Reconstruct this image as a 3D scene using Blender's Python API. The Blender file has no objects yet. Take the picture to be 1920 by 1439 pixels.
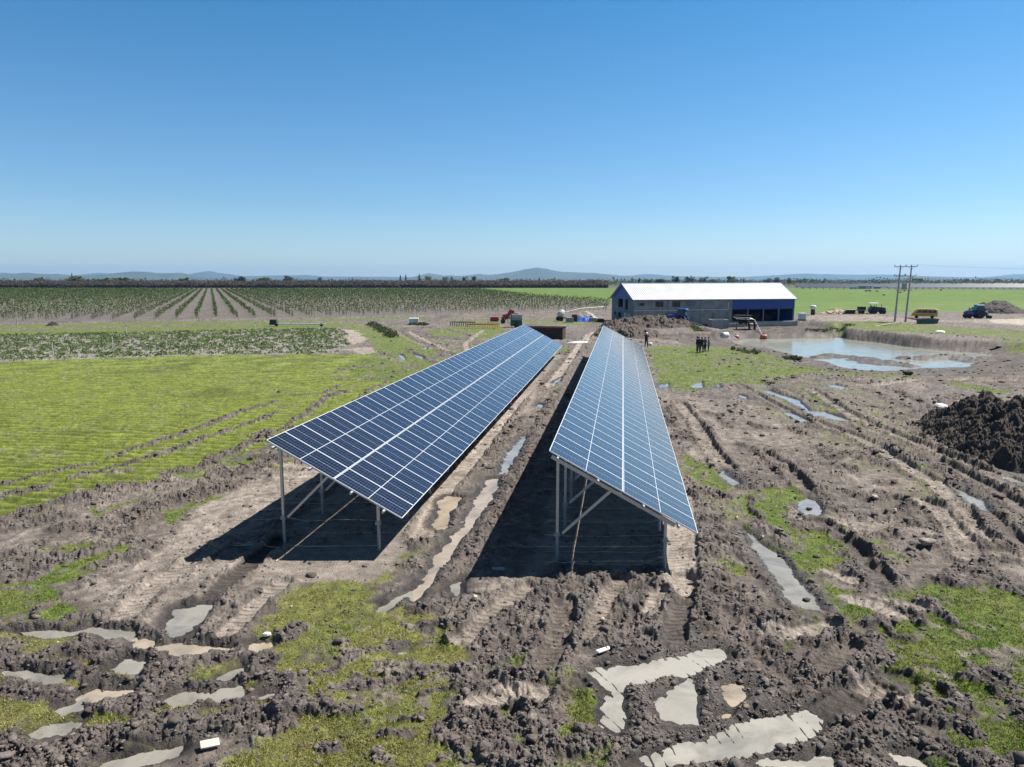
import bpy, bmesh, math, random
import numpy as np
from mathutils import Vector, Matrix, Euler

R = math.radians
rng = np.random.default_rng(7)
random.seed(7)
scene = bpy.context.scene
COL = scene.collection

# ------------------------------------------------------------------ camera, sky, sun, exposure
F, TH, H = 1325.2, R(8.3087), 7.882           # focal length in photo pixels, downward pitch, height of the drone
cam_d = bpy.data.cameras.new('camera')
cam_d.sensor_width = 36.0
cam_d.lens = F / 1920.0 * 36.0
cam_d.clip_start, cam_d.clip_end = 0.5, 80000
cam = bpy.data.objects.new('camera', cam_d)
cam.location = (0, 0, H)
cam.rotation_euler = (R(90) - TH, 0, 0)
COL.objects.link(cam)
scene.camera = cam

SUN_EL, SUN_AZ = R(53.5), R(67.0)             # azimuth measured from +Y towards +X
world = bpy.data.worlds.new('World')
scene.world = world
world.use_nodes = True
nt = world.node_tree
bg = nt.nodes['Background']
sky = nt.nodes.new('ShaderNodeTexSky')
sky.sky_type = 'NISHITA'
sky.sun_disc = False
sky.sun_elevation = SUN_EL
sky.sun_rotation = SUN_AZ
sky.altitude = 100
sky.air_density = 1.0
sky.dust_density = 0.4
sky.ozone_density = 1.6
# sky tinted by height: deeper blue higher up, pale blue (not yellow) at the horizon
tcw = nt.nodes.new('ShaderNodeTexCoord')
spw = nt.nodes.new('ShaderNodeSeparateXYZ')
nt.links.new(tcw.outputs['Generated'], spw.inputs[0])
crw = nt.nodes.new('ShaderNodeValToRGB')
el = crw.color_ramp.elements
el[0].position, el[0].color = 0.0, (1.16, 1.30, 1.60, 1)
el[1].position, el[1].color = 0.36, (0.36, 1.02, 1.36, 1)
e3 = el.new(0.66); e3.color = (0.50, 0.52, 0.54, 1)  # zenith above the view dimmed and greyed to cut fill and deepen shadows
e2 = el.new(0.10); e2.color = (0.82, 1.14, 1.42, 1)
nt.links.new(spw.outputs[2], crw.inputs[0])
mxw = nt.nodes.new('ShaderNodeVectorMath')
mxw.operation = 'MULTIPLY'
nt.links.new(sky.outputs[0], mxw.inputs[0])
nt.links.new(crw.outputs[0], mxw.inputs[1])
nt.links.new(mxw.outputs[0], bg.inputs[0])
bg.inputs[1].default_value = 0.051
sun_d = bpy.data.lights.new('sun', 'SUN')
sun_d.energy = 5.0
sun_d.angle = R(0.5)
sun_d.color = (1.0, 0.95, 0.87)
sun = bpy.data.objects.new('sun', sun_d)
sv = Vector((math.sin(SUN_AZ) * math.cos(SUN_EL), math.cos(SUN_AZ) * math.cos(SUN_EL), math.sin(SUN_EL)))
sun.rotation_euler = sv.to_track_quat('Z', 'Y').to_euler()
sun.location = (30, 10, 60)
COL.objects.link(sun)
vs = scene.view_settings
vs.view_transform = 'Standard'
vs.look = 'None'
vs.gamma = 1
vs.use_curve_mapping = False
vs.exposure = 0.86


def at(px, py, z=0.0):
    """where the sight line through a point of the survey photograph meets height z"""
    dx, dy = (px - 960) / F, (py - 719.5) / F
    d = (dx, math.cos(TH) - dy * math.sin(TH), -math.sin(TH) - dy * math.cos(TH))
    t = (z - H) / d[2]
    return Vector((d[0] * t, d[1] * t, z))


# ------------------------------------------------------------------ object helpers
def tag(o, label=None, cat=None, group=None, kind=None):
    if label: o['label'] = label
    if cat: o['category'] = cat
    if group: o['group'] = group
    if kind: o['kind'] = kind
    return o


def thing(name, label, cat, loc=(0, 0, 0), rz=0.0, group=None):
    o = bpy.data.objects.new(name, None)
    o.empty_display_size = 0.3
    COL.objects.link(o)
    o.location = loc
    o.rotation_euler = (0, 0, rz)
    return tag(o, label, cat, group)


def copy_tree(o, parent=None):
    c = o.copy()
    COL.objects.link(c)
    if parent:
        c.parent = parent
    for ch in list(o.children):
        copy_tree(ch, c)
    return c


class MB:
    """collects boxes, tubes and sheets, then links them as ONE mesh object"""
    def __init__(s):
        s.v, s.f, s.m = [], [], []

    def add(s, verts, faces, m=0):
        b = len(s.v)
        s.v += [tuple(p) for p in verts]
        s.f += [tuple(i + b for i in f) for f in faces]
        s.m += [m] * len(faces)
        return s

    def box(s, c, size, rot=None, m=0, taper=1.0):
        hx, hy, hz = size[0] / 2, size[1] / 2, size[2] / 2
        M = Euler(rot).to_matrix() if rot else None
        vs_ = []
        for z in (-1, 1):
            k = taper if z > 0 else 1
            for x, y in ((-1, -1), (1, -1), (1, 1), (-1, 1)):
                p = Vector((x * hx * k, y * hy * k, z * hz))
                if M: p = M @ p
                vs_.append(p + Vector(c))
        return s.add(vs_, [(3, 2, 1, 0), (4, 5, 6, 7), (0, 1, 5, 4), (1, 2, 6, 5), (2, 3, 7, 6), (3, 0, 4, 7)], m)

    def tube(s, p0, p1, r0, r1=None, n=10, m=0, cap=True):
        r1 = r0 if r1 is None else r1
        p0, p1 = Vector(p0), Vector(p1)
        ax = (p1 - p0).normalized()
        a = ax.orthogonal().normalized()
        b = ax.cross(a)
        vs_ = []
        for p, r in ((p0, r0), (p1, r1)):
            for i in range(n):
                t = 2 * math.pi * i / n
                vs_.append(p + a * (r * math.cos(t)) + b * (r * math.sin(t)))
        fs = [(i, (i + 1) % n, n + (i + 1) % n, n + i) for i in range(n)]
        if cap:
            fs += [tuple(range(n - 1, -1, -1)), tuple(range(n, 2 * n))]
        return s.add(vs_, fs, m)

    def path(s, pts, r, n=6, m=0):
        for a, b in zip(pts[:-1], pts[1:]):
            s.tube(a, b, r, r, n, m)
        return s

    def lathe(s, c, axis, prof, n=20, m=0):
        """prof: (offset along axis, radius)"""
        c, ax = Vector(c), Vector(axis).normalized()
        a = ax.orthogonal().normalized()
        b = ax.cross(a)
        vs_, fs = [], []
        for o, r in prof:
            for i in range(n):
                t = 2 * math.pi * i / n
                vs_.append(c + ax * o + a * (r * math.cos(t)) + b * (r * math.sin(t)))
        k = len(prof)
        for j in range(k - 1):
            for i in range(n):
                fs.append((j * n + i, j * n + (i + 1) % n, (j + 1) * n + (i + 1) % n, (j + 1) * n + i))
        fs.append(tuple(range(n - 1, -1, -1)))
        fs.append(tuple(range((k - 1) * n, k * n)))
        return s.add(vs_, fs, m)

    def prism(s, poly, y0, y1, m=0):
        """outline poly in (x,z), pushed from y0 to y1"""
        n = len(poly)
        vs_ = [(x, y0, z) for x, z in poly] + [(x, y1, z) for x, z in poly]
        fs = [(i, (i + 1) % n, n + (i + 1) % n, n + i) for i in range(n)]
        fs += [tuple(range(n - 1, -1, -1)), tuple(range(n, 2 * n))]
        return s.add(vs_, fs, m)

    def loft(s, rings, m=0, cap=True):
        n = len(rings[0])
        vs_ = [p for r in rings for p in r]
        fs = []
        for j in range(len(rings) - 1):
            for i in range(n):
                fs.append((j * n + i, j * n + (i + 1) % n, (j + 1) * n + (i + 1) % n, (j + 1) * n + i))
        if cap:
            fs += [tuple(range(n - 1, -1, -1)), tuple(range((len(rings) - 1) * n, len(rings) * n))]
        return s.add(vs_, fs, m)

    def build(s, name, mats, parent=None, loc=None, rot=None, smooth=False, bevel=0.0):
        me = bpy.data.meshes.new(name)
        me.from_pydata(s.v, [], s.f)
        mats = mats if isinstance(mats, (list, tuple)) else [mats]
        for mm in mats:
            me.materials.append(mm)
        if len(mats) > 1:
            me.polygons.foreach_set('material_index', s.m)
        bm = bmesh.new()
        bm.from_mesh(me)
        bmesh.ops.recalc_face_normals(bm, faces=bm.faces)
        bm.to_mesh(me)
        bm.free()
        if smooth:
            me.polygons.foreach_set('use_smooth', [True] * len(me.polygons))
        me.update()
        o = bpy.data.objects.new(name, me)
        COL.objects.link(o)
        if parent: o.parent = parent
        if loc is not None: o.location = loc
        if rot is not None: o.rotation_euler = rot
        if bevel:
            b = o.modifiers.new('edge', 'BEVEL')
            b.width = bevel
            b.segments = 2
            b.limit_method = 'ANGLE'
        return o


def np_mesh(name, V, T, mats, smooth=False, attrs=None, parent=None):
    """mesh straight from numpy arrays; T is triangles or quads"""
    me = bpy.data.meshes.new(name)
    n, k = T.shape
    me.vertices.add(len(V))
    me.vertices.foreach_set('co', np.ascontiguousarray(V, dtype=np.float32).ravel())
    me.loops.add(n * k)
    me.loops.foreach_set('vertex_index', np.ascontiguousarray(T, dtype=np.int32).ravel())
    me.polygons.add(n)
    me.polygons.foreach_set('loop_start', np.arange(0, n * k, k, dtype=np.int32))
    if smooth:
        me.polygons.foreach_set('use_smooth', np.ones(n, dtype=bool))
    for mm in (mats if isinstance(mats, (list, tuple)) else [mats]):
        me.materials.append(mm)
    for an, (typ, arr) in (attrs or {}).items():
        a = me.attributes.new(an, typ, 'POINT')
        a.data.foreach_set('color' if 'COLOR' in typ else 'value', np.ascontiguousarray(arr, dtype=np.float32).ravel())
    me.update(calc_edges=True)
    me.validate()
    o = bpy.data.objects.new(name, me)
    COL.objects.link(o)
    if parent: o.parent = parent
    return o


# ------------------------------------------------------------------ materials
def nodes_of(name):
    m = bpy.data.materials.new(name)
    m.use_nodes = True
    t = m.node_tree
    return m, t, t.nodes, t.links, t.nodes['Principled BSDF']


def mat(name, col, rough=0.6, metal=0.0, var=0.25, scale=6.0, bump=0.0, bscale=40.0, spec=0.5, dirt=None, dscale=2.0, coat=0.0):
    """surface whose colour wanders a little, with optional bump and dirt"""
    m, t, N, L, b = nodes_of(name)
    tc = N.new('ShaderNodeTexCoord')
    nz = N.new('ShaderNodeTexNoise')
    nz.inputs['Scale'].default_value = scale
    nz.inputs['Detail'].default_value = 6
    L.new(tc.outputs['Object'], nz.inputs['Vector'])
    mr = N.new('ShaderNodeMapRange')
    mr.inputs[1].default_value, mr.inputs[2].default_value = 0.25, 0.75
    mr.inputs[3].default_value, mr.inputs[4].default_value = 1 - var, 1 + var
    L.new(nz.outputs[0], mr.inputs[0])
    mx = N.new('ShaderNodeVectorMath')
    mx.operation = 'SCALE'
    mx.inputs[0].default_value = col[:3]
    L.new(mr.outputs[0], mx.inputs['Scale'])
    out = mx.outputs[0]
    if dirt:
        n2 = N.new('ShaderNodeTexNoise')
        n2.inputs['Scale'].default_value = dscale
        n2.inputs['Detail'].default_value = 8
        n2.inputs['Roughness'].default_value = 0.65
        L.new(tc.outputs['Object'], n2.inputs['Vector'])
        rp = N.new('ShaderNodeMapRange')
        rp.inputs[1].default_value, rp.inputs[2].default_value = 0.48, 0.7
        L.new(n2.outputs[0], rp.inputs[0])
        mm = N.new('ShaderNodeMix')
        mm.data_type = 'RGBA'
        L.new(rp.outputs[0], mm.inputs[0])
        L.new(out, mm.inputs[6])
        mm.inputs[7].default_value = (*dirt, 1)
        out = mm.outputs[2]
    L.new(out, b.inputs['Base Color'])
    b.inputs['Roughness'].default_value = rough
    b.inputs['Metallic'].default_value = metal
    b.inputs['Specular IOR Level'].default_value = spec
    b.inputs['Coat Weight'].default_value = coat
    if bump:
        n3 = N.new('ShaderNodeTexNoise')
        n3.inputs['Scale'].default_value = bscale
        n3.inputs['Detail'].default_value = 8
        L.new(tc.outputs['Object'], n3.inputs['Vector'])
        bp = N.new('ShaderNodeBump')
        bp.inputs['Strength'].default_value = 0.8
        bp.inputs['Distance'].default_value = bump
        L.new(n3.outputs[0], bp.inputs['Height'])
        L.new(bp.outputs[0], b.inputs['Normal'])
    return m


def attr_mat(name, rough=0.9, var=0.35, scales=(9.0, 45.0), bump=0.02, bscale=22.0, wet=False, spec=0.3, trans=0.0):
    """colour from the point attribute 'tint', broken up by two noises"""
    m, t, N, L, b = nodes_of(name)
    a = N.new('ShaderNodeAttribute')
    a.attribute_name = 'tint'
    tc = N.new('ShaderNodeTexCoord')
    out = a.outputs['Color']
    for sc in scales:
        nz = N.new('ShaderNodeTexNoise')
        nz.inputs['Scale'].default_value = sc
        nz.inputs['Detail'].default_value = 7
        nz.inputs['Roughness'].default_value = 0.65
        L.new(tc.outputs['Object'], nz.inputs['Vector'])
        mr = N.new('ShaderNodeMapRange')
        mr.inputs[1].default_value, mr.inputs[2].default_value = 0.3, 0.7
        mr.inputs[3].default_value, mr.inputs[4].default_value = 1 - var, 1 + var
        L.new(nz.outputs[0], mr.inputs[0])
        mx = N.new('ShaderNodeVectorMath')
        mx.operation = 'SCALE'
        L.new(out, mx.inputs[0])
        L.new(mr.outputs[0], mx.inputs['Scale'])
        out = mx.outputs[0]
    L.new(out, b.inputs['Base Color'])
    b.inputs['Specular IOR Level'].default_value = spec
    if wet:
        w = N.new('ShaderNodeAttribute')
        w.attribute_name = 'wet'
        mr = N.new('ShaderNodeMapRange')
        mr.inputs[3].default_value, mr.inputs[4].default_value = rough, 0.32
        L.new(w.outputs['Fac'], mr.inputs[0])
        L.new(mr.outputs[0], b.inputs['Roughness'])
    else:
        b.inputs['Roughness'].default_value = rough
    if bump:
        n3 = N.new('ShaderNodeTexNoise')
        n3.inputs['Scale'].default_value = bscale
        n3.inputs['Detail'].default_value = 9
        n3.inputs['Roughness'].default_value = 0.7
        L.new(tc.outputs['Object'], n3.inputs['Vector'])
        bp = N.new('ShaderNodeBump')
        bp.inputs['Strength'].default_value = 0.9
        bp.inputs['Distance'].default_value = bump
        L.new(n3.outputs[0], bp.inputs['Height'])
        L.new(bp.outputs[0], b.inputs['Normal'])
    if trans:
        tr = N.new('ShaderNodeBsdfTranslucent')
        L.new(out, tr.inputs['Color'])
        mix = N.new('ShaderNodeMixShader')
        mix.inputs[0].default_value = trans
        L.new(b.outputs[0], mix.inputs[1])
        L.new(tr.outputs[0], mix.inputs[2])
        L.new(mix.outputs[0], N['Material Output'].inputs['Surface'])
    return m


def water_mat(name, col, rough=0.04, wave=0.004, wscale=5.0):
    m, t, N, L, b = nodes_of(name)
    tc = N.new('ShaderNodeTexCoord')
    nz = N.new('ShaderNodeTexNoise')
    nz.inputs['Scale'].default_value = 0.9
    nz.inputs['Detail'].default_value = 5
    L.new(tc.outputs['Object'], nz.inputs['Vector'])
    cr = N.new('ShaderNodeMix')
    cr.data_type = 'RGBA'
    cr.inputs[6].default_value = (col[0] * .62, col[1] * .63, col[2] * .64, 1)
    cr.inputs[7].default_value = (col[0] * 1.12, col[1] * 1.11, col[2] * 1.1, 1)
    nz.inputs['Roughness'].default_value = 0.62
    nz.inputs['Distortion'].default_value = 0.8
    rm = N.new('ShaderNodeMapRange')
    rm.inputs[1].default_value, rm.inputs[2].default_value = 0.30, 0.58
    L.new(nz.outputs[0], rm.inputs[0])
    L.new(rm.outputs[0], cr.inputs[0])
    L.new(cr.outputs[2], b.inputs['Base Color'])
    b.inputs['Roughness'].default_value = rough
    b.inputs['IOR'].default_value = 1.33
    n3 = N.new('ShaderNodeTexNoise')
    n3.inputs['Scale'].default_value = wscale
    n3.inputs['Detail'].default_value = 3
    L.new(tc.outputs['Object'], n3.inputs['Vector'])
    bp = N.new('ShaderNodeBump')
    bp.inputs['Strength'].default_value = 0.3
    bp.inputs['Distance'].default_value = wave
    L.new(n3.outputs[0], bp.inputs['Height'])
    L.new(bp.outputs[0], b.inputs['Normal'])
    return m


M = {}
M['ground'] = attr_mat('earth_and_turf', 0.95, 0.36, (3.0, 26.0), 0.060, 15.0, wet=True)
M['clod'] = attr_mat('clod_earth', 0.95, 0.35, (6.0, 40.0), 0.035, 26.0)
M['leaf'] = attr_mat('leaves', 0.6, 0.15, (1.0,), 0, trans=0.35)
M['blade'] = attr_mat('grass_blades', 0.55, 0.12, (2.0,), 0, trans=0.3)
M['far_leaf'] = attr_mat('far_foliage', 0.9, 0.15, (0.3,), 0, trans=0.5)
M['hill'] = mat('hill_scrub', (0.05, 0.06, 0.04), 1.0, var=0.5, scale=0.004)
M['galv'] = mat('galvanised_steel', (0.50, 0.51, 0.52), 0.42, 0.75, 0.12, 9.0)
M['pile'] = mat('pile_steel', (0.30, 0.33, 0.36), 0.5, 0.7, 0.2, 9.0)
M['alu'] = mat('frame_aluminium', (0.78, 0.79, 0.80), 0.38, 0.35, 0.05, 9.0)
M['conc'] = mat('rendered_concrete', (0.27, 0.27, 0.265), 0.9, 0, 0.3, 0.9, 0.01, 14, dirt=(0.17, 0.17, 0.17), dscale=0.7)
M['conc_pale'] = mat('pale_concrete', (0.38, 0.37, 0.34), 0.9, 0, 0.2, 2.0, 0.01, 14)
M['conc_blue'] = mat('blue_washed_concrete', (0.17, 0.20, 0.23), 0.9, 0, 0.3, 0.9, 0.01, 14, dirt=(0.11, 0.12, 0.13), dscale=0.8)
M['blue_sheet'] = mat('blue_steel_sheet', (0.014, 0.065, 0.29), 0.45, 0.0, 0.12, 3.0)
M['roof_white'] = mat('white_roof_sheet', (0.53, 0.535, 0.54), 0.4, 0.0, 0.10, 0.5)
M['dark'] = mat('dark_interior', (0.02, 0.02, 0.025), 0.9)
M['white'] = mat('white_paint', (0.75, 0.75, 0.73), 0.45, 0, 0.06)
M['white_dirty'] = mat('weathered_white', (0.62, 0.61, 0.58), 0.55, 0, 0.15, dirt=(0.35, 0.31, 0.27))
M['grey'] = mat('grey_plastic', (0.22, 0.24, 0.26), 0.5, 0, 0.15)
M['black'] = mat('black_rubber', (0.015, 0.015, 0.016), 0.8, 0, 0.3, 8, dirt=(0.09, 0.075, 0.06), dscale=4)
M['rubber_hose'] = mat('black_hose', (0.012, 0.012, 0.013), 0.9)
M['tractor_blue'] = mat('tractor_blue', (0.015, 0.06, 0.26), 0.35, 0, 0.1, coat=0.3)
M['tractor_dark'] = mat('dark_iron', (0.035, 0.035, 0.04), 0.6, 0.2, 0.2)
M['navy'] = mat('navy_paint', (0.02, 0.03, 0.09), 0.4, 0, 0.1)
M['yellow'] = mat('yellow_paint', (0.85, 0.42, 0.035), 0.4, 0, 0.08, dirt=(0.35, 0.2, 0.05), dscale=1.2, coat=0.3)
M['red'] = mat('red_paint', (0.40, 0.03, 0.03), 0.5, 0, 0.2, dirt=(0.14, 0.04, 0.03), dscale=2)
M['red_lamp'] = mat('red_lens', (0.45, 0.01, 0.01), 0.25)
M['float_red'] = mat('red_float', (0.42, 0.08, 0.06), 0.5, 0, 0.15)
M['orange'] = mat('orange_paint', (0.50, 0.13, 0.03), 0.6, 0, 0.2)
M['green_paint'] = mat('green_paint', (0.02, 0.09, 0.05), 0.5, 0, 0.2)
M['rust'] = mat('rusty_steel', (0.085, 0.042, 0.028), 0.85, 0.1, 0.4, 3, dirt=(0.045, 0.03, 0.026))
M['rust_dark'] = mat('dark_rusty_plate', (0.040, 0.028, 0.024), 0.85, 0.1, 0.4, 2)
M['wood'] = mat('weathered_timber', (0.33, 0.27, 0.20), 0.85, 0, 0.3, 5)
M['wood_pale'] = mat('fresh_timber', (0.52, 0.40, 0.27), 0.8, 0, 0.25, 5)
M['post'] = mat('grey_fence_timber', (0.36, 0.33, 0.28), 0.9, 0, 0.25, 5)
M['pole'] = mat('concrete_pole', (0.40, 0.37, 0.36), 0.85, 0, 0.15, 4)
M['tarp'] = mat('blue_tarpaulin', (0.02, 0.10, 0.42), 0.4, 0, 0.3, 5)
M['glass'] = mat('dark_glass', (0.02, 0.03, 0.035), 0.05, 0, 0.1)
M['glass_green'] = mat('cab_glass', (0.04, 0.10, 0.09), 0.06, 0, 0.1)
M['cord'] = mat('jute_cord', (0.42, 0.34, 0.24), 0.9, 0, 0.35, 6)
M['string'] = mat('pale_string', (0.38, 0.33, 0.24), 0.9, 0, 0.5, 3)
M['stone'] = mat('pale_stone', (0.48, 0.42, 0.36), 0.9, 0, 0.25, 9, 0.01, 20)
M['bark'] = mat('bark', (0.10, 0.08, 0.06), 0.95, 0, 0.3, 8)
M['skin'] = mat('skin', (0.42, 0.24, 0.17), 0.6, 0, 0.08)
M['cloth_black'] = mat('black_cloth', (0.018, 0.018, 0.022), 0.9, 0, 0.2)
M['cloth_navy'] = mat('navy_cloth', (0.02, 0.025, 0.045), 0.9, 0, 0.2)
M['cloth_grey'] = mat('grey_blue_cloth', (0.10, 0.13, 0.16), 0.9, 0, 0.2)
M['hair'] = mat('dark_hair', (0.012, 0.009, 0.007), 0.6)
M['cow'] = mat('black_hide', (0.012, 0.011, 0.011), 0.7)
M['plastic_white'] = mat('white_polythene', (0.72, 0.74, 0.76), 0.3, 0, 0.1, 12, 0.02, 14)
M['panel_far'] = mat('far_panel', (0.055, 0.068, 0.095), 0.25, 0, 0.1)


def cell_mat():
    """half-cut monocrystalline module under glass: 6 x 24 half cells, drawn from object coordinates"""
    m, t, N, L, b = nodes_of('solar_cells')
    tc = N.new('ShaderNodeTexCoord')
    sp = N.new('ShaderNodeSeparateXYZ')
    L.new(tc.outputs['Object'], sp.inputs[0])

    def mth(op, a, bb=None, c=None):
        n = N.new('ShaderNodeMath')
        n.operation = op
        for i, q in enumerate((a, bb, c)):
            if q is None: continue
            if isinstance(q, (int, float)): n.inputs[i].default_value = q
            else: L.new(q, n.inputs[i])
        return n.outputs[0]

    def line(coord, off, pitch, half):           # 1 on a line
        u = mth('DIVIDE', mth('SUBTRACT', coord, off), pitch)
        fr = mth('ABSOLUTE', mth('SUBTRACT', mth('FRACT', mth('ADD', u, 0.5)), 0.5))
        return mth('LESS_THAN', mth('MULTIPLY', fr, pitch), half)
    lx = line(sp.outputs[0], 0.027, 0.0927, 0.0022)
    ly = line(sp.outputs[1], 0.020, 0.1823, 0.0040)
    lm = mth('LESS_THAN', mth('ABSOLUTE', mth('SUBTRACT', sp.outputs[0], 1.139)), 0.011)
    cy = mth('LESS_THAN', mth('ABSOLUTE', mth('SUBTRACT', sp.outputs[1], 0.567)), 0.0055)
    fac = mth('MAXIMUM', mth('MAXIMUM', mth('MULTIPLY', lx, 0.22), mth('MULTIPLY', ly, 0.34)), mth('MAXIMUM', lm, cy))
    oi = N.new('ShaderNodeObjectInfo')
    hs = N.new('ShaderNodeMapRange')
    hs.inputs[3].default_value, hs.inputs[4].default_value = 0.75, 1.3
    L.new(oi.outputs['Random'], hs.inputs[0])
    cc = N.new('ShaderNodeVectorMath')
    cc.operation = 'SCALE'
    cc.inputs[0].default_value = (0.0050, 0.0070, 0.021)
    L.new(hs.outputs[0], cc.inputs['Scale'])
    mx = N.new('ShaderNodeMix')
    mx.data_type = 'RGBA'
    L.new(fac, mx.inputs[0])
    L.new(cc.outputs[0], mx.inputs[6])
    mx.inputs[7].default_value = (0.50, 0.52, 0.55, 1)
    L.new(mx.outputs[2], b.inputs['Base Color'])
    b.inputs['Roughness'].default_value = 0.12
    b.inputs['IOR'].default_value = 1.42
    b.inputs['Sheen Weight'].default_value = 0.28
    b.inputs['Sheen Roughness'].default_value = 0.22
    b.inputs['Coat Weight'].default_value = 0.3
    b.inputs['Coat Roughness'].default_value = 0.18
    return m


M['cells'] = cell_mat()

# ------------------------------------------------------------------ noise
def _grad(seed):
    g = np.random.default_rng(seed).random((256, 256)) * 2 * np.pi
    return np.cos(g), np.sin(g)


_GC = {}


def gn(x, y, seed=0):
    """gradient noise, about -0.7..0.7"""
    if seed not in _GC: _GC[seed] = _grad(seed + 100)
    gx, gy = _GC[seed]
    xi, yi = np.floor(x), np.floor(y)
    fx, fy = x - xi, y - yi
    i0, j0 = xi.astype(np.int64) & 255, yi.astype(np.int64) & 255
    i1, j1 = (i0 + 1) & 255, (j0 + 1) & 255
    ux, uy = fx * fx * fx * (fx * (fx * 6 - 15) + 10), fy * fy * fy * (fy * (fy * 6 - 15) + 10)
    a = gx[i0, j0] * fx + gy[i0, j0] * fy
    b = gx[i1, j0] * (fx - 1) + gy[i1, j0] * fy
    c = gx[i0, j1] * fx + gy[i0, j1] * (fy - 1)
    d = gx[i1, j1] * (fx - 1) + gy[i1, j1] * (fy - 1)
    return (a + (b - a) * ux) + ((c + (d - c) * ux) - (a + (b - a) * ux)) * uy


def fbm(x, y, wl, octs=4, seed=0, gain=0.5):
    s, a, tot = 0, 1.0, 0
    for o in range(octs):
        s = s + a * gn(x / wl + 17.3 * o, y / wl - 9.1 * o, seed + o)
        tot += a
        a *= gain
        wl *= 0.5
    return s / tot * 1.5


def clods(x, y, wl, seed=0):
    """rounded lumps packed at random, 0..1 in units of wl"""
    r = np.random.default_rng(seed + 500)
    jx, jy, hh = r.random((256, 256)), r.random((256, 256)), r.random((256, 256))
    x, y = x / wl, y / wl
    xi, yi = np.floor(x), np.floor(y)
    best = np.zeros_like(x)
    for dx in (-1, 0, 1):
        for dy in (-1, 0, 1):
            i, j = (xi + dx).astype(np.int64) & 255, (yi + dy).astype(np.int64) & 255
            rad = 0.30 + 0.45 * hh[i, j]
            d2 = (xi + dx + jx[i, j] - x) ** 2 + (yi + dy + jy[i, j] - y) ** 2
            best = np.maximum(best, np.sqrt(np.maximum(rad * rad - d2, 0)))
    return best


def sstep(a, b, x):
    t = np.clip((x - a) / (b - a), 0, 1)
    return t * t * (3 - 2 * t)


# ------------------------------------------------------------------ the survey: outlines read off in enlarged views, laid on the ground
ZN = {'p': (0, 0, 1.0), 'A': (0, 1040, 3.606), 'B': (480, 1040, 3.606), 'C': (940, 1040, 3.606), 'D': (1400, 1040, 3.606),
      'L': (0, 640, 3.427), 'E': (480, 700, 3.598), 'G': (960, 700, 3.598), 'F': (1400, 660, 3.598),
      'b': (1000, 480, 3.84), 'r': (1440, 480, 4.0), 'o': (0, 490, 3.84), 'm': (480, 490, 3.5556), 'P': (600, 580, 3.84)}


def zp(zone, pts, z=0.0):
    ox, oy, s = ZN[zone]
    out = []
    for x, y in pts:
        q = at(ox + x / s, oy + y / s, z)
        out.append((q.x, q.y))
    return np.array(out)


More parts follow.
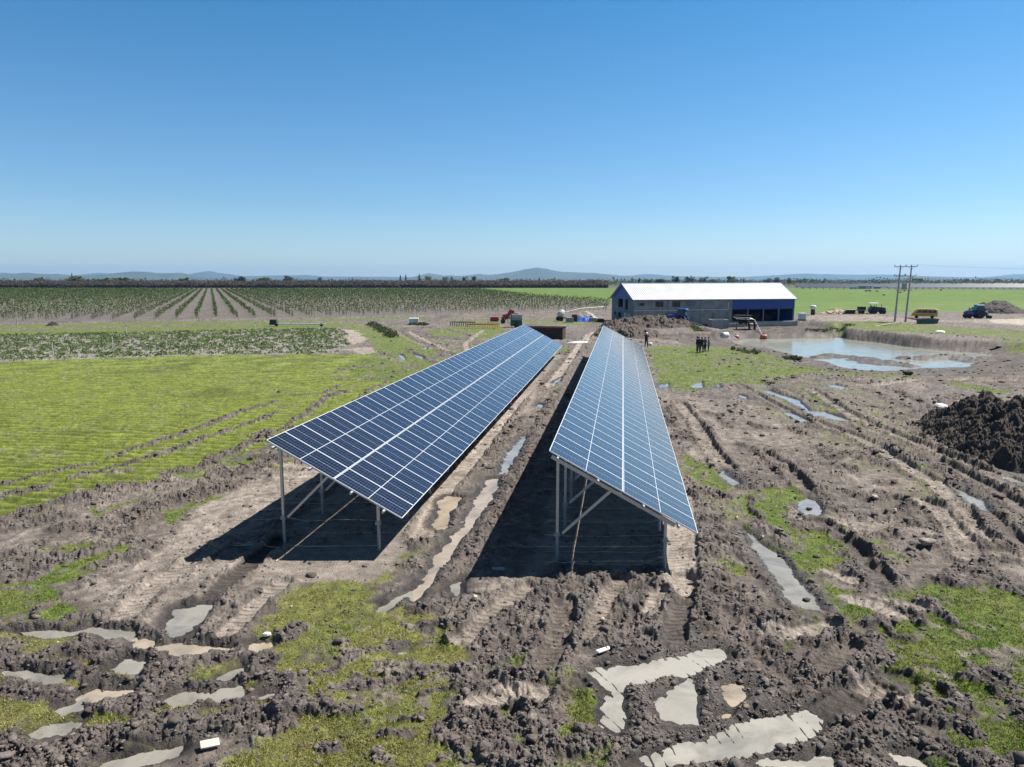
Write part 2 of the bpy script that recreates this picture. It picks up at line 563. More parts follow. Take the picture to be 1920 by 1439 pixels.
WL = -0.09                                     # water in the ruts
puddles = [  # zone, outline, tone, treads
    ('A', [(80, 540), (560, 520), (600, 505), (860, 530), (885, 570), (780, 582), (700, 555), (560, 545), (300, 562)], 'grey', 0),
    ('A', [(890, 610), (950, 583), (1035, 598), (1000, 637), (940, 637)], 'beige', 0),
    ('A', [(1100, 625), (1180, 620), (1540, 640), (1530, 664), (1450, 655), (1340, 672), (1220, 690)], 'beige', 0),
    ('A', [(1680, 642), (1700, 615), (1830, 603), (1800, 632), (1720, 672)], 'beige', 0),
    ('A', [(60, 800), (180, 812), (400, 828), (420, 858), (300, 868), (150, 832)], 'grey', 0),
    ('A', [(545, 978), (650, 928), (860, 940), (850, 964), (720, 990)], 'beige', 0),
    ('A', [(1150, 988), (1190, 952), (1390, 958), (1375, 1004), (1200, 1014)], 'grey', 0),
    ('A', [(1470, 980), (1500, 932), (1605, 928), (1625, 962), (1500, 984)], 'grey', 0),
    ('A', [(440, 1050), (530, 1030), (548, 1055), (480, 1068)], 'grey', 0),
    ('A', [(760, 765), (850, 712), (970, 730), (900, 812), (780, 795)], 'grey', 2),
    ('A', [(1140, 470), (1200, 385), (1415, 358), (1350, 430), (1250, 525), (1180, 545)], 'grey', 1),
    ('A', [(200, 1240), (330, 1170), (560, 1130), (480, 1240), (300, 1275)], 'grey', 2),
    ('A', [(690, 1437), (880, 1380), (1000, 1335), (1200, 1290), (1180, 1355), (1000, 1405), (900, 1445)], 'grey', 2),
    ('A', [(1500, 850), (1560, 800), (1630, 775), (1600, 830), (1540, 860)], 'grey', 2),
    ('E', [(1560, 720), (1650, 710), (1590, 860), (1480, 1000), (1340, 1200), (1180, 1420), (1075, 1560), (1010, 1475), (1080, 1440), (1190, 1300), (1290, 1150), (1400, 1000), (1480, 860)], 'beige', 0),
    ('E', [(1790, 430), (1830, 425), (1790, 510), (1730, 600), (1680, 690), (1625, 695), (1650, 620), (1710, 530)], 'blue', 0),
    ('E', [(1190, 1015), (1240, 930), (1230, 860), (1300, 830), (1390, 840), (1360, 905), (1310, 935), (1310, 1005), (1250, 1075), (1200, 1045)], 'beige', 0),
    ('B', [(780, 418), (850, 355), (960, 285), (1012, 268), (1012, 312), (930, 365), (850, 405)], 'grey', 0),
    ('B', [(1290, 215), (1405, 175), (1392, 285), (1330, 292)], 'grey', 2),
    ('B', [(945, 655), (1045, 635), (1035, 685), (960, 692)], 'blue', 2),
    ('B', [(20, 962), (60, 925), (155, 922), (122, 968), (40, 990)], 'blue', 0),
    ('C', [(590, 790), (740, 755), (900, 748), (1100, 690), (1230, 688), (1350, 638), (1510, 638), (1530, 722), (1400, 765), (1330, 812), (1240, 835), (1100, 845), (1000, 870), (840, 882), (825, 1200), (780, 1215), (655, 1140), (670, 1000), (730, 930), (640, 860)], 'pale', 1),
    ('C', [(1035, 1000), (1130, 950), (1240, 842), (1315, 828), (1335, 1000), (1348, 1155), (1250, 1142), (1032, 1112)], 'pale', 0),
    ('C', [(1485, 895), (1560, 868), (1652, 886), (1668, 952), (1590, 1003), (1540, 1033), (1490, 985)], 'beige', 0),
    ('C', [(1498, 1095), (1560, 1078), (1552, 1118), (1508, 1120)], 'beige', 0),
    ('C', [(1120, 1310), (1200, 1248), (1500, 1190), (1700, 1118), (1870, 1078), (1990, 1082), (2090, 1060), (2200, 1130), (2180, 1195), (2060, 1245), (1860, 1285), (1790, 1350), (1700, 1392), (1500, 1402), (1200, 1424), (1050, 1450), (930, 1385)], 'pale', 1),
    ('C', [(1690, 1415), (1860, 1378), (1990, 1385), (2110, 1450), (1690, 1460)], 'pale', 0),
    ('D', [(400, 1395), (450, 1368), (575, 1368), (595, 1450), (395, 1450)], 'pale', 0),
    ('D', [(1000, 1350), (1180, 1390), (1240, 1450), (1010, 1450)], 'pale', 0),
    ('F', [(-20, 1190), (60, 1270), (180, 1340), (275, 1445), (330, 1510), (400, 1590), (470, 1660), (525, 1765), (400, 1740), (300, 1700), (235, 1640), (180, 1510), (110, 1420), (40, 1330)], 'grey', 1),
    ('F', [(328, 1015), (400, 985), (475, 1010), (518, 1072), (470, 1115), (400, 1112), (348, 1080)], 'blue', 0),
    ('F', [(85, 263), (150, 262), (350, 328), (425, 400), (520, 405), (705, 468), (660, 478), (520, 452), (440, 445), (380, 388), (250, 322)], 'blue', 0),
    ('F', [(235, 415), (300, 412), (425, 472), (360, 478)], 'blue', 0),
    ('F', [(548, 225), (600, 222), (668, 240), (640, 257), (560, 242)], 'blue', 0),
    ('F', [(1385, 920), (1450, 938), (1580, 1008), (1655, 1082), (1580, 1064), (1460, 995)], 'grey', 1),
    ('F', [(1700, 848), (1780, 848), (1880, 890), (1880, 925), (1800, 892)], 'grey', 0),
    ('G', [(972, 76), (1060, 68), (1062, 102), (985, 104)], 'blue', 2),
    ('G', [(1198, 88), (1280, 58), (1288, 102), (1220, 104)], 'blue', 0),
    ('G', [(1375, 85), (1400, 78), (1410, 102), (1385, 108)], 'blue', 2),
    ('G', [(1375, 685), (1430, 655), (1505, 720), (1565, 770), (1480, 765)], 'grey', 2),
    ('G', [(278, 62), (330, 32), (326, 62), (285, 72)], 'blue', 0),
    ('G', [(158, 232), (178, 208), (212, 214), (202, 242)], 'blue', 0),
    ('G', [(362, 188), (402, 172), (392, 202)], 'blue', 0),
    ('G', [(1520, 145), (1580, 160), (1590, 180), (1530, 165)], 'blue', 0),
    ('m', [(943, 618), (992, 638), (998, 662), (968, 658)], 'blue', 0),
    ('m', [(1046, 618), (1112, 640), (1118, 657), (1068, 638)], 'blue', 0),
    ('m', [(1102, 582), (1142, 573), (1134, 592)], 'blue', 0),
    ('m', [(1270, 618), (1310, 622), (1300, 632)], 'blue', 0),
    ('m', [(1235, 562), (1280, 558), (1262, 572)], 'blue', 0),
]
# grassy outlines: zone, outline, strength, tone (0 lush, 1 yellowish, 2 mown field)
grass = [
    ('p', [(-700, 690), (0, 676), (330, 668), (700, 664), (770, 690), (810, 690), (640, 770), (560, 805), (440, 860), (330, 900), (200, 925), (0, 975), (-700, 1130)], 1.0, 2),
    ('p', [(-300, 1100), (0, 1050), (180, 1015), (235, 1015), (180, 1070), (150, 1100), (175, 1140), (120, 1172), (0, 1180), (-300, 1230)], 0.9, 0),
    ('p', [(-300, 1290), (0, 1195), (180, 1190), (180, 1205), (60, 1225), (-300, 1330)], 0.95, 1),
    ('p', [(-300, 1380), (0, 1285), (60, 1262), (70, 1330), (0, 1380), (-300, 1460)], 0.95, 1),
    ('p', [(775, 985), (800, 985), (752, 1075), (715, 1130), (810, 1165), (860, 1180), (880, 1290), (850, 1345), (880, 1700), (300, 1700), (400, 1395), (510, 1350), (560, 1300), (500, 1235), (480, 1185), (540, 1110), (640, 1060), (715, 1050)], 0.86, 1),
    ('p', [(330, 1210), (420, 1190), (440, 1240), (350, 1260)], 0.7, 1),
    ('p', [(230, 1350), (300, 1330), (360, 1340), (300, 1370)], 0.7, 1),
    ('p', [(1070, 1310), (1140, 1320), (1150, 1400), (1110, 1500), (990, 1500), (1000, 1420)], 0.72, 0),
    ('p', [(1010, 1260), (1050, 1225), (1090, 1300), (1040, 1330)], 0.5, 0),
    ('C', [(0, 700), (80, 690), (180, 760), (100, 810), (0, 800)], 0.7, 0),
    ('C', [(1500, 90), (1570, 55), (1670, 90), (1650, 130), (1540, 140)], 0.9, 0),
    ('C', [(1600, 340), (1680, 300), (1790, 310), (1875, 340), (1950, 380), (1870, 400), (1700, 395)], 0.85, 0),
    ('D', [(400, -60), (560, -20), (600, 60), (520, 130), (620, 190), (800, 270), (740, 330), (600, 350), (540, 200), (480, 80)], 0.85, 0),
    ('D', [(830, -60), (1050, 0), (1190, 90), (1060, 110), (920, 40)], 0.8, 0),
    ('D', [(1160, 210), (1400, 190), (1875, 250), (3000, 300), (3000, 2100), (1500, 1430), (1350, 1330), (1150, 1220), (980, 1150), (1020, 1080), (1080, 960), (900, 880), (880, 690), (960, 600), (840, 540), (720, 480), (860, 420), (1100, 430), (1240, 320)], 1.0, 0),
    ('D', [(160, 640), (330, 600), (400, 650), (380, 780), (250, 760)], 0.75, 0),
    ('F', [(-80, 960), (0, 930), (200, 905), (330, 985), (330, 1110), (500, 1250), (720, 1390), (640, 1500), (360, 1460), (320, 1270), (100, 1160), (20, 1060)], 0.9, 0),
    ('F', [(660, 1200), (760, 1200), (740, 1280), (680, 1280)], 0.6, 0),
    ('F', [(850, 1300), (1000, 1270), (1080, 1300), (1060, 1380), (900, 1400)], 0.75, 0),
    ('F', [(520, 1070), (620, 1090), (700, 1130), (600, 1150)], 0.6, 0),
    ('p', [(1212, 652), (1290, 648), (1390, 640), (1425, 645), (1480, 666), (1545, 682), (1580, 697), (1480, 708), (1440, 722), (1350, 720), (1300, 735), (1270, 730), (1235, 722)], 0.82, 0),
    ('F', [(560, 110), (650, 120), (900, 105), (1165, 125), (1165, 172), (900, 182), (640, 160)], 0.9, 0),
    ('F', [(1340, 222), (1460, 203), (1775, 268), (1700, 288), (1500, 252)], 0.9, 0),
    ('F', [(340, 278), (500, 318), (710, 400), (660, 425), (480, 352)], 0.85, 0),
    ('F', [(795, 400), (890, 405), (885, 435), (820, 435)], 0.9, 0),
    ('G', [(1125, 565), (1200, 548), (1330, 640), (1480, 795), (1430, 805), (1250, 745), (1150, 655)], 0.95, 0),
    ('G', [(1600, 850), (1700, 770), (1875, 765), (1880, 1005), (1750, 1025), (1640, 950)], 0.85, 0),
    ('G', [(1440, 1322), (1500, 1278), (1592, 1330), (1560, 1372), (1450, 1362)], 0.85, 0),
    ('E', [(1000, 960), (1110, 900), (1120, 940), (1040, 1050), (960, 1080)], 0.8, 0),
    ('L', [(560, 1090), (640, 1060), (690, 1130), (620, 1150)], 0.85, 0),
    ('L', [(690, 1070), (850, 1030), (960, 990), (900, 1040), (740, 1090)], 0.85, 0),
    ('L', [(1040, 1150), (1150, 1070), (1230, 1030), (1400, 1010), (1530, 970), (1500, 1010), (1250, 1110), (1100, 1170)], 0.9, 0),
    ('L', [(360, 1420), (560, 1370), (740, 1280), (830, 1300), (700, 1360), (600, 1439), (380, 1445)], 0.8, 0),
    ('L', [(1440, 770), (1600, 720), (1690, 740), (1600, 790), (1460, 800)], 0.9, 0),
    ('L', [(1190, 860), (1380, 800), (1420, 860), (1240, 890)], 0.8, 0),
    ('L', [(1740, 800), (1880, 760), (1990, 730), (1960, 800), (1800, 850)], 0.8, 0),
    ('G', [(215, 150), (290, 130), (320, 170), (240, 215)], 0.7, 0),
    ('G', [(280, 90), (330, 75), (360, 95), (300, 115)], 0.7, 0),
    ('p', [(640, 611), (735, 613), (780, 640), (800, 660), (840, 686), (800, 700), (770, 680), (700, 664), (695, 640), (660, 618)], 0.95, 0),
    ('p', [(-700, 628), (0, 620), (520, 607), (690, 606), (640, 614), (0, 632), (-700, 642)], 0.9, 0),
    ('p', [(-700, 612), (0, 610), (340, 603.5), (640, 598), (820, 593.5), (800, 597), (500, 605), (0, 617), (-700, 622)], 0.85, 0),
    ('p', [(860, 612), (935, 608), (950, 622), (905, 636), (870, 630), (800, 632), (790, 622)], 0.85, 0),
    ('p', [(820, 600), (960, 597), (1050, 600), (1140, 604), (1090, 612), (960, 608), (880, 606)], 0.5, 0),
    ('p', [(780, 660), (815, 640), (850, 655), (800, 672)], 0.55, 0),
    ('p', [(1508, 606), (1560, 604), (1640, 602), (1700, 607), (1760, 612), (1930, 622), (2400, 650), (2400, 668), (1920, 636), (1830, 630), (1740, 626), (1640, 620), (1560, 618), (1520, 614)], 0.8, 0),
    ('p', [(1840, 632), (1920, 640), (2300, 665), (2300, 680), (1920, 652)], 0.55, 0),
    ('p', [(1290, 606), (1305, 608), (1312, 622), (1300, 624)], 1.0, 0),
    ('p', [(1035, 656), (1075, 650), (1072, 660), (1042, 668)], 0.8, 0),
]
grass += [
    ('p', [(-200, 1180), (120, 1170), (300, 1200), (480, 1200), (540, 1260), (560, 1330), (420, 1380), (300, 1420), (200, 1500), (-200, 1500)], 0.56, 1),
    ('D', [(380, 380), (560, 300), (900, 300), (1200, 200), (2300, 200), (2300, 1500), (1300, 1500), (900, 1150), (800, 900), (620, 560), (400, 520)], 0.62, 0),
    ('p', [(1290, 850), (1400, 900), (1480, 1000), (1560, 1060), (1620, 1130), (1500, 1180), (1420, 1120), (1330, 960)], 0.38, 0),
    ('p', [(1400, 690), (1600, 720), (1760, 800), (1920, 1000), (1920, 1060), (1700, 940), (1500, 820), (1400, 760)], 0.30, 0),
    ('p', [(1000, 1260), (1110, 1290), (1160, 1380), (1160, 1500), (860, 1700), (880, 1290)], 0.5, 0),
    ('p', [(640, 690), (800, 640), (900, 620), (1000, 640), (960, 720), (800, 760)], 0.35, 0),
]
# bands of torn-up clods: zone, line, width m, height m
bands = [
    ('A', [(0, 500), (350, 470), (560, 415), (700, 455), (900, 500)], 0.35, 0.14), ('A', [(950, 540), (1130, 575), (1300, 590), (1520, 605)], 0.5, 0.26),
    ('A', [(1640, 625), (1700, 600), (1870, 585)], 0.3, 0.14),
    ('A', [(-300, 720), (0, 735), (200, 755), (400, 770), (600, 790), (660, 880)], 0.6, 0.22), ('A', [(670, 900), (900, 905), (1110, 925), (1300, 900), (1480, 890), (1600, 850)], 0.45, 0.20),
    ('A', [(-300, 1400), (0, 1380), (300, 1330), (500, 1260), (700, 1250), (1000, 1200), (1200, 1150), (1500, 1180), (1860, 1120)], 0.7, 0.22),
    ('A', [(0, 1330), (250, 1380), (420, 1400), (600, 1350), (800, 1300)], 0.7, 0.22),
    ('A', [(550, 640), (800, 690), (1000, 730), (1100, 840), (1000, 880)], 0.8, 0.20), ('A', [(1100, 640), (1040, 700), (900, 720)], 0.5, 0.15),
    ('A', [(560, 1000), (750, 1010), (1000, 1030), (1100, 1000)], 0.55, 0.22), ('A', [(1400, 1000), (1600, 970), (1750, 960)], 0.5, 0.16),
    ('A', [(100, 880), (300, 930), (560, 1010)], 0.6, 0.14), ('A', [(0, 130), (180, 150), (350, 40)], 0.8, 0.18), ('A', [(600, 90), (800, 30), (960, 10)], 0.5, 0.12),
    ('A', [(240, 390), (330, 350)], 0.35, 0.12), ('A', [(1460, 700), (1620, 640), (1850, 720)], 0.5, 0.1), ('A', [(0, 650), (200, 690), (500, 640)], 0.4, 0.1),
    ('A', [(1150, 560), (1250, 560), (1500, 590)], 0.45, 0.16),
    ('B', [(-20, 1100), (120, 1120), (250, 1100)], 0.6, 0.3), ('B', [(270, 1050), (400, 1030), (590, 1050)], 0.55, 0.36), ('B', [(0, 1150), (200, 1130)], 0.6, 0.2),
    ('B', [(1090, 370), (1180, 370), (1250, 280), (1320, 330)], 0.6, 0.24), ('B', [(1140, 500), (1250, 470), (1420, 500), (1380, 570)], 0.5, 0.16),
    ('B', [(430, 800), (600, 745), (700, 690), (850, 655), (1000, 600)], 0.22, 0.06), ('B', [(620, 900), (900, 880), (1090, 800), (1210, 780)], 0.25, 0.07),
    ('B', [(1110, 950), (1280, 920), (1450, 920)], 0.3, 0.1), ('B', [(1270, 1200), (1430, 1110)], 0.5, 0.22), ('B', [(1380, 830), (1470, 790), (1560, 720), (1700, 640), (1820, 600)], 0.55, 0.14),
    ('B', [(1640, 840), (1720, 800), (1870, 830)], 0.55, 0.3), ('B', [(1450, 1240), (1550, 1200), (1850, 1130)], 0.6, 0.12), ('B', [(1680, 1400), (1850, 1370)], 0.7, 0.25),
    ('B', [(430, 1340), (540, 1320)], 0.3, 0.12), ('B', [(1200, 150), (1350, 20), (1420, -60)], 0.55, 0.2), ('B', [(1190, 210), (1260, 190)], 0.4, 0.16),
    ('B', [(1000, 1120), (1120, 1100)], 0.25, 0.08), ('B', [(820, 1230), (1000, 1240)], 0.25, 0.08), ('B', [(980, 270), (1070, 260)], 0.3, 0.14),
    ('B', [(0, 780), (120, 850), (230, 900), (160, 1000)], 0.5, 0.12), ('B', [(200, 560), (290, 520)], 0.4, 0.14),
    ('C', [(430, 115), (340, 230), (200, 340), (80, 420), (0, 520)], 0.9, 0.22), ('C', [(660, 150), (580, 300), (520, 480), (480, 560)], 0.8, 0.18),
    ('C', [(1030, 130), (1100, 200), (1200, 230)], 0.75, 0.2), ('C', [(960, 180), (900, 330), (890, 480), (1000, 560), (880, 650), (780, 660)], 0.7, 0.16),
    ('C', [(1350, 90), (1360, 300), (1370, 450), (1350, 590)], 0.55, 0.22), ('C', [(1420, 150), (1500, 300), (1700, 420), (1850, 460)], 0.9, 0.18),
    ('C', [(700, 720), (900, 700), (1080, 650), (1300, 620)], 0.3, 0.12), ('C', [(930, 900), (940, 1050), (930, 1180), (1000, 1250)], 0.85, 0.26),
    ('C', [(850, 895), (1040, 870), (1220, 850)], 0.28, 0.14), ('C', [(1080, 950), (1100, 900), (1180, 860)], 0.35, 0.15),
    ('C', [(1390, 790), (1400, 950), (1400, 1110)], 0.6, 0.24), ('C', [(830, 1240), (1100, 1230), (1330, 1190)], 0.55, 0.18), ('C', [(1370, 770), (1550, 800), (1700, 830)], 0.5, 0.2),
    ('C', [(1620, 1000), (1650, 1070), (1750, 1040)], 0.5, 0.28), ('C', [(1740, 850), (1780, 940), (1870, 1050)], 0.8, 0.26), ('C', [(1300, 1190), (1500, 1150), (1800, 1060)], 0.25, 0.1),
    ('C', [(1210, 1430), (1500, 1425), (1700, 1400), (1850, 1345)], 0.32, 0.14), ('C', [(0, 860), (150, 830)], 0.6, 0.3), ('C', [(60, 1380), (180, 1340)], 0.6, 0.25),
    ('C', [(480, 1320), (620, 1260)], 0.5, 0.16), ('C', [(660, 950), (720, 940)], 0.25, 0.14), ('C', [(1700, 430), (1830, 480)], 0.5, 0.24),
    ('D', [(220, -20), (290, 110), (430, 200), (520, 330), (580, 460), (650, 540)], 0.32, 0.16), ('D', [(30, 410), (110, 430), (300, 420)], 0.5, 0.26), ('D', [(20, 80), (120, 180), (200, 270), (320, 400)], 0.3, 0.13),
    ('D', [(420, 600), (500, 580), (560, 620)], 0.45, 0.22), ('D', [(640, 560), (850, 590), (870, 700), (760, 780), (820, 860)], 0.55, 0.22),
    ('D', [(150, 640), (230, 740), (360, 840), (480, 880)], 0.8, 0.32), ('D', [(0, 830), (100, 900), (250, 960), (380, 1080)], 0.8, 0.26), ('D', [(540, 970), (620, 965)], 0.3, 0.14),
    ('D', [(1050, 1040), (1240, 1050), (1150, 1110), (1400, 1150), (1560, 1230)], 0.4, 0.2), ('D', [(150, 1380), (240, 1270), (400, 1250), (540, 1170), (760, 1160)], 0.5, 0.25),
    ('D', [(580, 1200), (640, 1300), (720, 1440)], 0.8, 0.3), ('D', [(760, 1170), (960, 1180), (1000, 1330)], 0.6, 0.28), ('D', [(1010, 1240), (1200, 1280), (1500, 1370), (1650, 1440)], 0.7, 0.28),
    ('D', [(1360, 200), (1440, 150), (1560, 110), (1700, 190), (1875, 250)], 0.8, 0.26), ('D', [(680, 90), (760, 190), (860, 270)], 0.3, 0.16), ('D', [(960, 180), (1060, 160)], 0.4, 0.18),
    ('D', [(1080, 380), (1150, 470)], 0.4, 0.24), ('D', [(1190, 310), (1270, 400), (1450, 490)], 0.3, 0.13), ('D', [(820, 490), (940, 420), (980, 560), (1130, 580)], 0.3, 0.14),
    ('D', [(1330, 920), (1450, 960), (1460, 1040)], 0.4, 0.16), ('D', [(1700, 940), (1800, 1010), (1875, 1100)], 0.4, 0.18), ('D', [(1530, 850), (1700, 840), (1800, 900)], 0.4, 0.14), ('D', [(1470, 20), (1600, 60), (1750, 40)], 0.5, 0.16),
    ('L', [(-200, 960), (0, 925), (230, 865), (450, 815), (600, 790)], 0.45, 0.09), ('L', [(730, 745), (900, 690), (1130, 610), (1330, 545), (1400, 510), (1580, 445), (1782, 388)], 0.5, 0.10), ('L', [(1000, 655), (1100, 625)], 0.35, 0.1),
    ('L', [(-200, 1040), (0, 1000), (130, 975), (300, 940)], 0.5, 0.10), ('L', [(480, 880), (700, 820), (900, 770), (1130, 700), (1330, 620), (1500, 570), (1782, 462)], 0.5, 0.08),
    ('L', [(-200, 1180), (0, 1140), (120, 1120), (400, 1050), (650, 970), (820, 920)], 0.85, 0.2), ('L', [(0, 1210), (200, 1180), (420, 1130)], 0.7, 0.15),
    ('L', [(900, 1120), (1000, 1060), (1200, 990), (1400, 950), (1470, 940)], 1.0, 0.22), ('L', [(1330, 760), (1450, 730), (1560, 680), (1720, 600), (1850, 560)], 0.7, 0.2),
    ('L', [(1400, 860), (1560, 850), (1700, 800), (1782, 740)], 0.8, 0.2), ('L', [(380, 1210), (600, 1200), (780, 1230), (900, 1170)], 0.8, 0.17), ('L', [(860, 1150), (940, 1180)], 0.5, 0.24),
    ('L', [(100, 1420), (300, 1400), (430, 1390), (600, 1350)], 0.7, 0.2), ('L', [(820, 1280), (1000, 1310), (900, 1400)], 0.6, 0.12), ('L', [(720, 850), (830, 840)], 0.35, 0.1),
    ('L', [(1150, 840), (1300, 800), (1380, 780)], 0.5, 0.13), ('L', [(1050, 880), (1100, 840), (1250, 830)], 0.4, 0.1), ('L', [(1620, 760), (1760, 750)], 0.6, 0.2), ('L', [(0, 1400), (120, 1360), (340, 1280)], 0.6, 0.12),
    ('E', [(0, 420), (80, 400), (120, 460)], 0.5, 0.24), ('E', [(560, 40), (700, 50), (830, 40)], 0.45, 0.22), ('E', [(490, 40), (530, 40)], 0.25, 0.14), ('E', [(230, 340), (330, 290), (470, 170), (640, 120)], 0.5, 0.17), ('E', [(480, 160), (530, 150)], 0.5, 0.28), ('E', [(260, 150), (420, 150), (560, 90)], 0.4, 0.12),
    ('E', [(650, 210), (780, 110), (900, 60)], 0.4, 0.13),
    ('E', [(1180, 1420), (1320, 1250), (1480, 1080), (1620, 880), (1740, 680), (1871, 440)], 0.85, 0.24), ('E', [(1080, 1180), (1150, 1100), (1200, 1000), (1210, 940)], 0.5, 0.16), ('E', [(1370, 900), (1440, 880), (1480, 850)], 0.4, 0.14),
    ('E', [(1330, 690), (1450, 560), (1560, 470), (1680, 330), (1820, 180)], 0.6, 0.09), ('E', [(1550, 560), (1650, 480), (1720, 380), (1800, 300)], 0.6, 0.11), ('E', [(1040, 1300), (1140, 1240)], 0.5, 0.1),
    ('G', [(0, 640), (60, 520), (170, 380), (250, 220), (330, 110)], 0.7, 0.2), ('G', [(1040, 330), (1080, 360), (1060, 240)], 0.7, 0.18), ('G', [(1110, 440), (1200, 450), (1160, 410)], 0.7, 0.16),
    ('G', [(1230, 820), (1330, 810), (1420, 850)], 0.7, 0.24), ('G', [(1300, 990), (1400, 1000), (1450, 1050)], 0.6, 0.28), ('G', [(1310, 1090), (1360, 1140), (1230, 1120)], 0.6, 0.24), ('G', [(1180, 1210), (1300, 1210), (1400, 1200)], 0.7, 0.28),
    ('G', [(1550, 1080), (1620, 1180), (1700, 1280), (1780, 1400)], 0.4, 0.2), ('G', [(1490, 1120), (1560, 1200), (1700, 1300)], 0.7, 0.2), ('G', [(1310, 350), (1360, 480), (1400, 590), (1480, 690), (1570, 780)], 0.5, 0.17),
    ('G', [(1480, 660), (1560, 700), (1640, 760)], 0.6, 0.18), ('G', [(1640, 350), (1720, 370)], 0.5, 0.17), ('G', [(1520, 480), (1600, 500)], 0.5, 0.17), ('G', [(1320, 270), (1400, 290), (1480, 370)], 0.6, 0.13), ('G', [(1600, 850), (1640, 940), (1700, 1020)], 0.35, 0.14), ('G', [(1640, 520), (1760, 580), (1860, 680)], 0.7, 0.16),
    ('F', [(0, 180), (130, 200), (250, 290), (360, 370), (440, 450)], 0.7, 0.17), ('F', [(140, 195), (320, 270), (440, 330), (620, 390)], 0.35, 0.14), ('F', [(320, 520), (400, 560), (450, 500)], 0.7, 0.2), ('F', [(30, 490), (90, 520)], 0.5, 0.16), ('F', [(300, 180), (480, 200), (640, 190), (760, 210)], 0.8, 0.12), ('F', [(650, 340), (760, 360), (950, 390)], 0.7, 0.16), ('F', [(970, 240), (1080, 300), (1240, 360)], 0.8, 0.14), ('F', [(820, 260), (970, 330), (1100, 380)], 0.8, 0.12),
    ('F', [(900, 640), (1010, 670), (1150, 730), (1280, 790), (1420, 860), (1500, 920)], 0.55, 0.22), ('F', [(580, 540), (800, 590), (940, 650)], 0.3, 0.1), ('F', [(700, 500), (900, 590), (1080, 700), (1250, 800)], 0.3, 0.09), ('F', [(1380, 880), (1560, 960), (1700, 1060), (1800, 1120)], 0.4, 0.18), ('F', [(1160, 620), (1320, 700), (1500, 780), (1700, 880), (1880, 1020)], 0.35, 0.12), ('F', [(1000, 430), (1060, 480), (1180, 490)], 0.9, 0.26),
    ('F', [(310, 790), (400, 850), (480, 920), (540, 990)], 0.4, 0.15), ('F', [(550, 760), (620, 770), (720, 800)], 0.6, 0.18), ('F', [(500, 650), (560, 720), (760, 700), (920, 770)], 0.7, 0.13), ('F', [(910, 890), (990, 890)], 0.5, 0.16), ('F', [(740, 970), (850, 1000), (950, 970), (1080, 1000), (1050, 1120)], 0.7, 0.18), ('F', [(500, 1000), (600, 1060), (700, 1090)], 0.5, 0.18), ('F', [(800, 1130), (850, 1130)], 0.45, 0.18), ('F', [(1080, 1110), (1200, 1190), (1260, 1160)], 0.6, 0.16), ('F', [(1180, 1320), (1240, 1310)], 0.6, 0.3), ('F', [(1440, 1050), (1560, 1150), (1700, 1200), (1780, 1220)], 0.8, 0.2), ('F', [(890, 1250), (1000, 1240)], 0.6, 0.2), ('F', [(1300, 970), (1400, 1060), (1500, 1160)], 0.35, 0.12), ('F', [(1490, 1350), (1650, 1250), (1800, 1330)], 0.8, 0.18), ('F', [(180, 740), (280, 770)], 0.6, 0.15), ('F', [(0, 830), (180, 900)], 0.6, 0.12), ('F', [(340, 1180), (400, 1200)], 0.4, 0.18), ('F', [(60, 1150), (180, 1240), (300, 1330)], 0.4, 0.16), ('F', [(-20, 1290), (80, 1390), (150, 1460)], 0.5, 0.2),
    ('m', [(760, 420), (830, 460), (920, 500)], 1.2, 0.2), ('m', [(890, 440), (960, 490), (1060, 500)], 0.8, 0.2), ('m', [(980, 460), (1090, 470), (1160, 500), (1300, 520), (1500, 520)], 1.4, 0.2), ('m', [(1000, 580), (1060, 610), (1140, 650), (1200, 680)], 0.7, 0.22), ('m', [(1270, 540), (1400, 560), (1520, 550)], 1.2, 0.2), ('m', [(840, 610), (900, 630), (980, 620)], 0.8, 0.15), ('m', [(1160, 560), (1280, 600), (1250, 640)], 0.9, 0.15), ('m', [(520, 750), (660, 710), (800, 710)], 0.4, 0.1), ('m', [(990, 450), (1100, 440), (1300, 460), (1450, 500)], 1.3, 0.15),
    ('P', [(1720, 330), (1800, 310), (1900, 300)], 0.8, 0.18), ('P', [(1800, 200), (1880, 230), (1920, 260)], 1.0, 0.15), ('b', [(180, 640), (320, 680), (400, 660)], 0.9, 0.18), ('b', [(350, 700), (420, 690)], 0.5, 0.15),
    ('b', [(840, 575), (920, 585), (1100, 600)], 0.5, 0.14), ('b', [(850, 810), (900, 830)], 0.4, 0.15), ('b', [(1450, 640), (1600, 660)], 0.9, 0.2), ('b', [(1320, 770), (1600, 750), (1900, 740)], 0.7, 0.1),
    ('r', [(0, 930), (150, 930), (300, 900)], 0.9, 0.16), ('r', [(380, 900), (560, 920), (750, 900), (950, 890)], 0.8, 0.14), ('r', [(940, 850), (1130, 850), (1300, 830)], 0.7, 0.18), ('r', [(1400, 830), (1600, 810), (1800, 800), (1920, 790)], 0.6, 0.15), ('r', [(1040, 870), (1050, 890)], 0.5, 0.5), ('r', [(540, 850), (580, 860)], 0.4, 0.25),
    ('r', [(1320, 580), (1450, 590), (1700, 620), (1930, 640)], 0.8, 0.3), ('r', [(1290, 500), (1600, 520), (1900, 570)], 1.0, 0.15),
]
bands += [('F', [(1160, 500), (1230, 590), (1400, 690), (1560, 770), (1880, 900)], .8, .24), ('F', [(1100, 440), (1200, 400), (1320, 330), (1450, 290)], .9, .22), ('F', [(1150, 560), (1300, 650), (1500, 740)], .5, .18)]
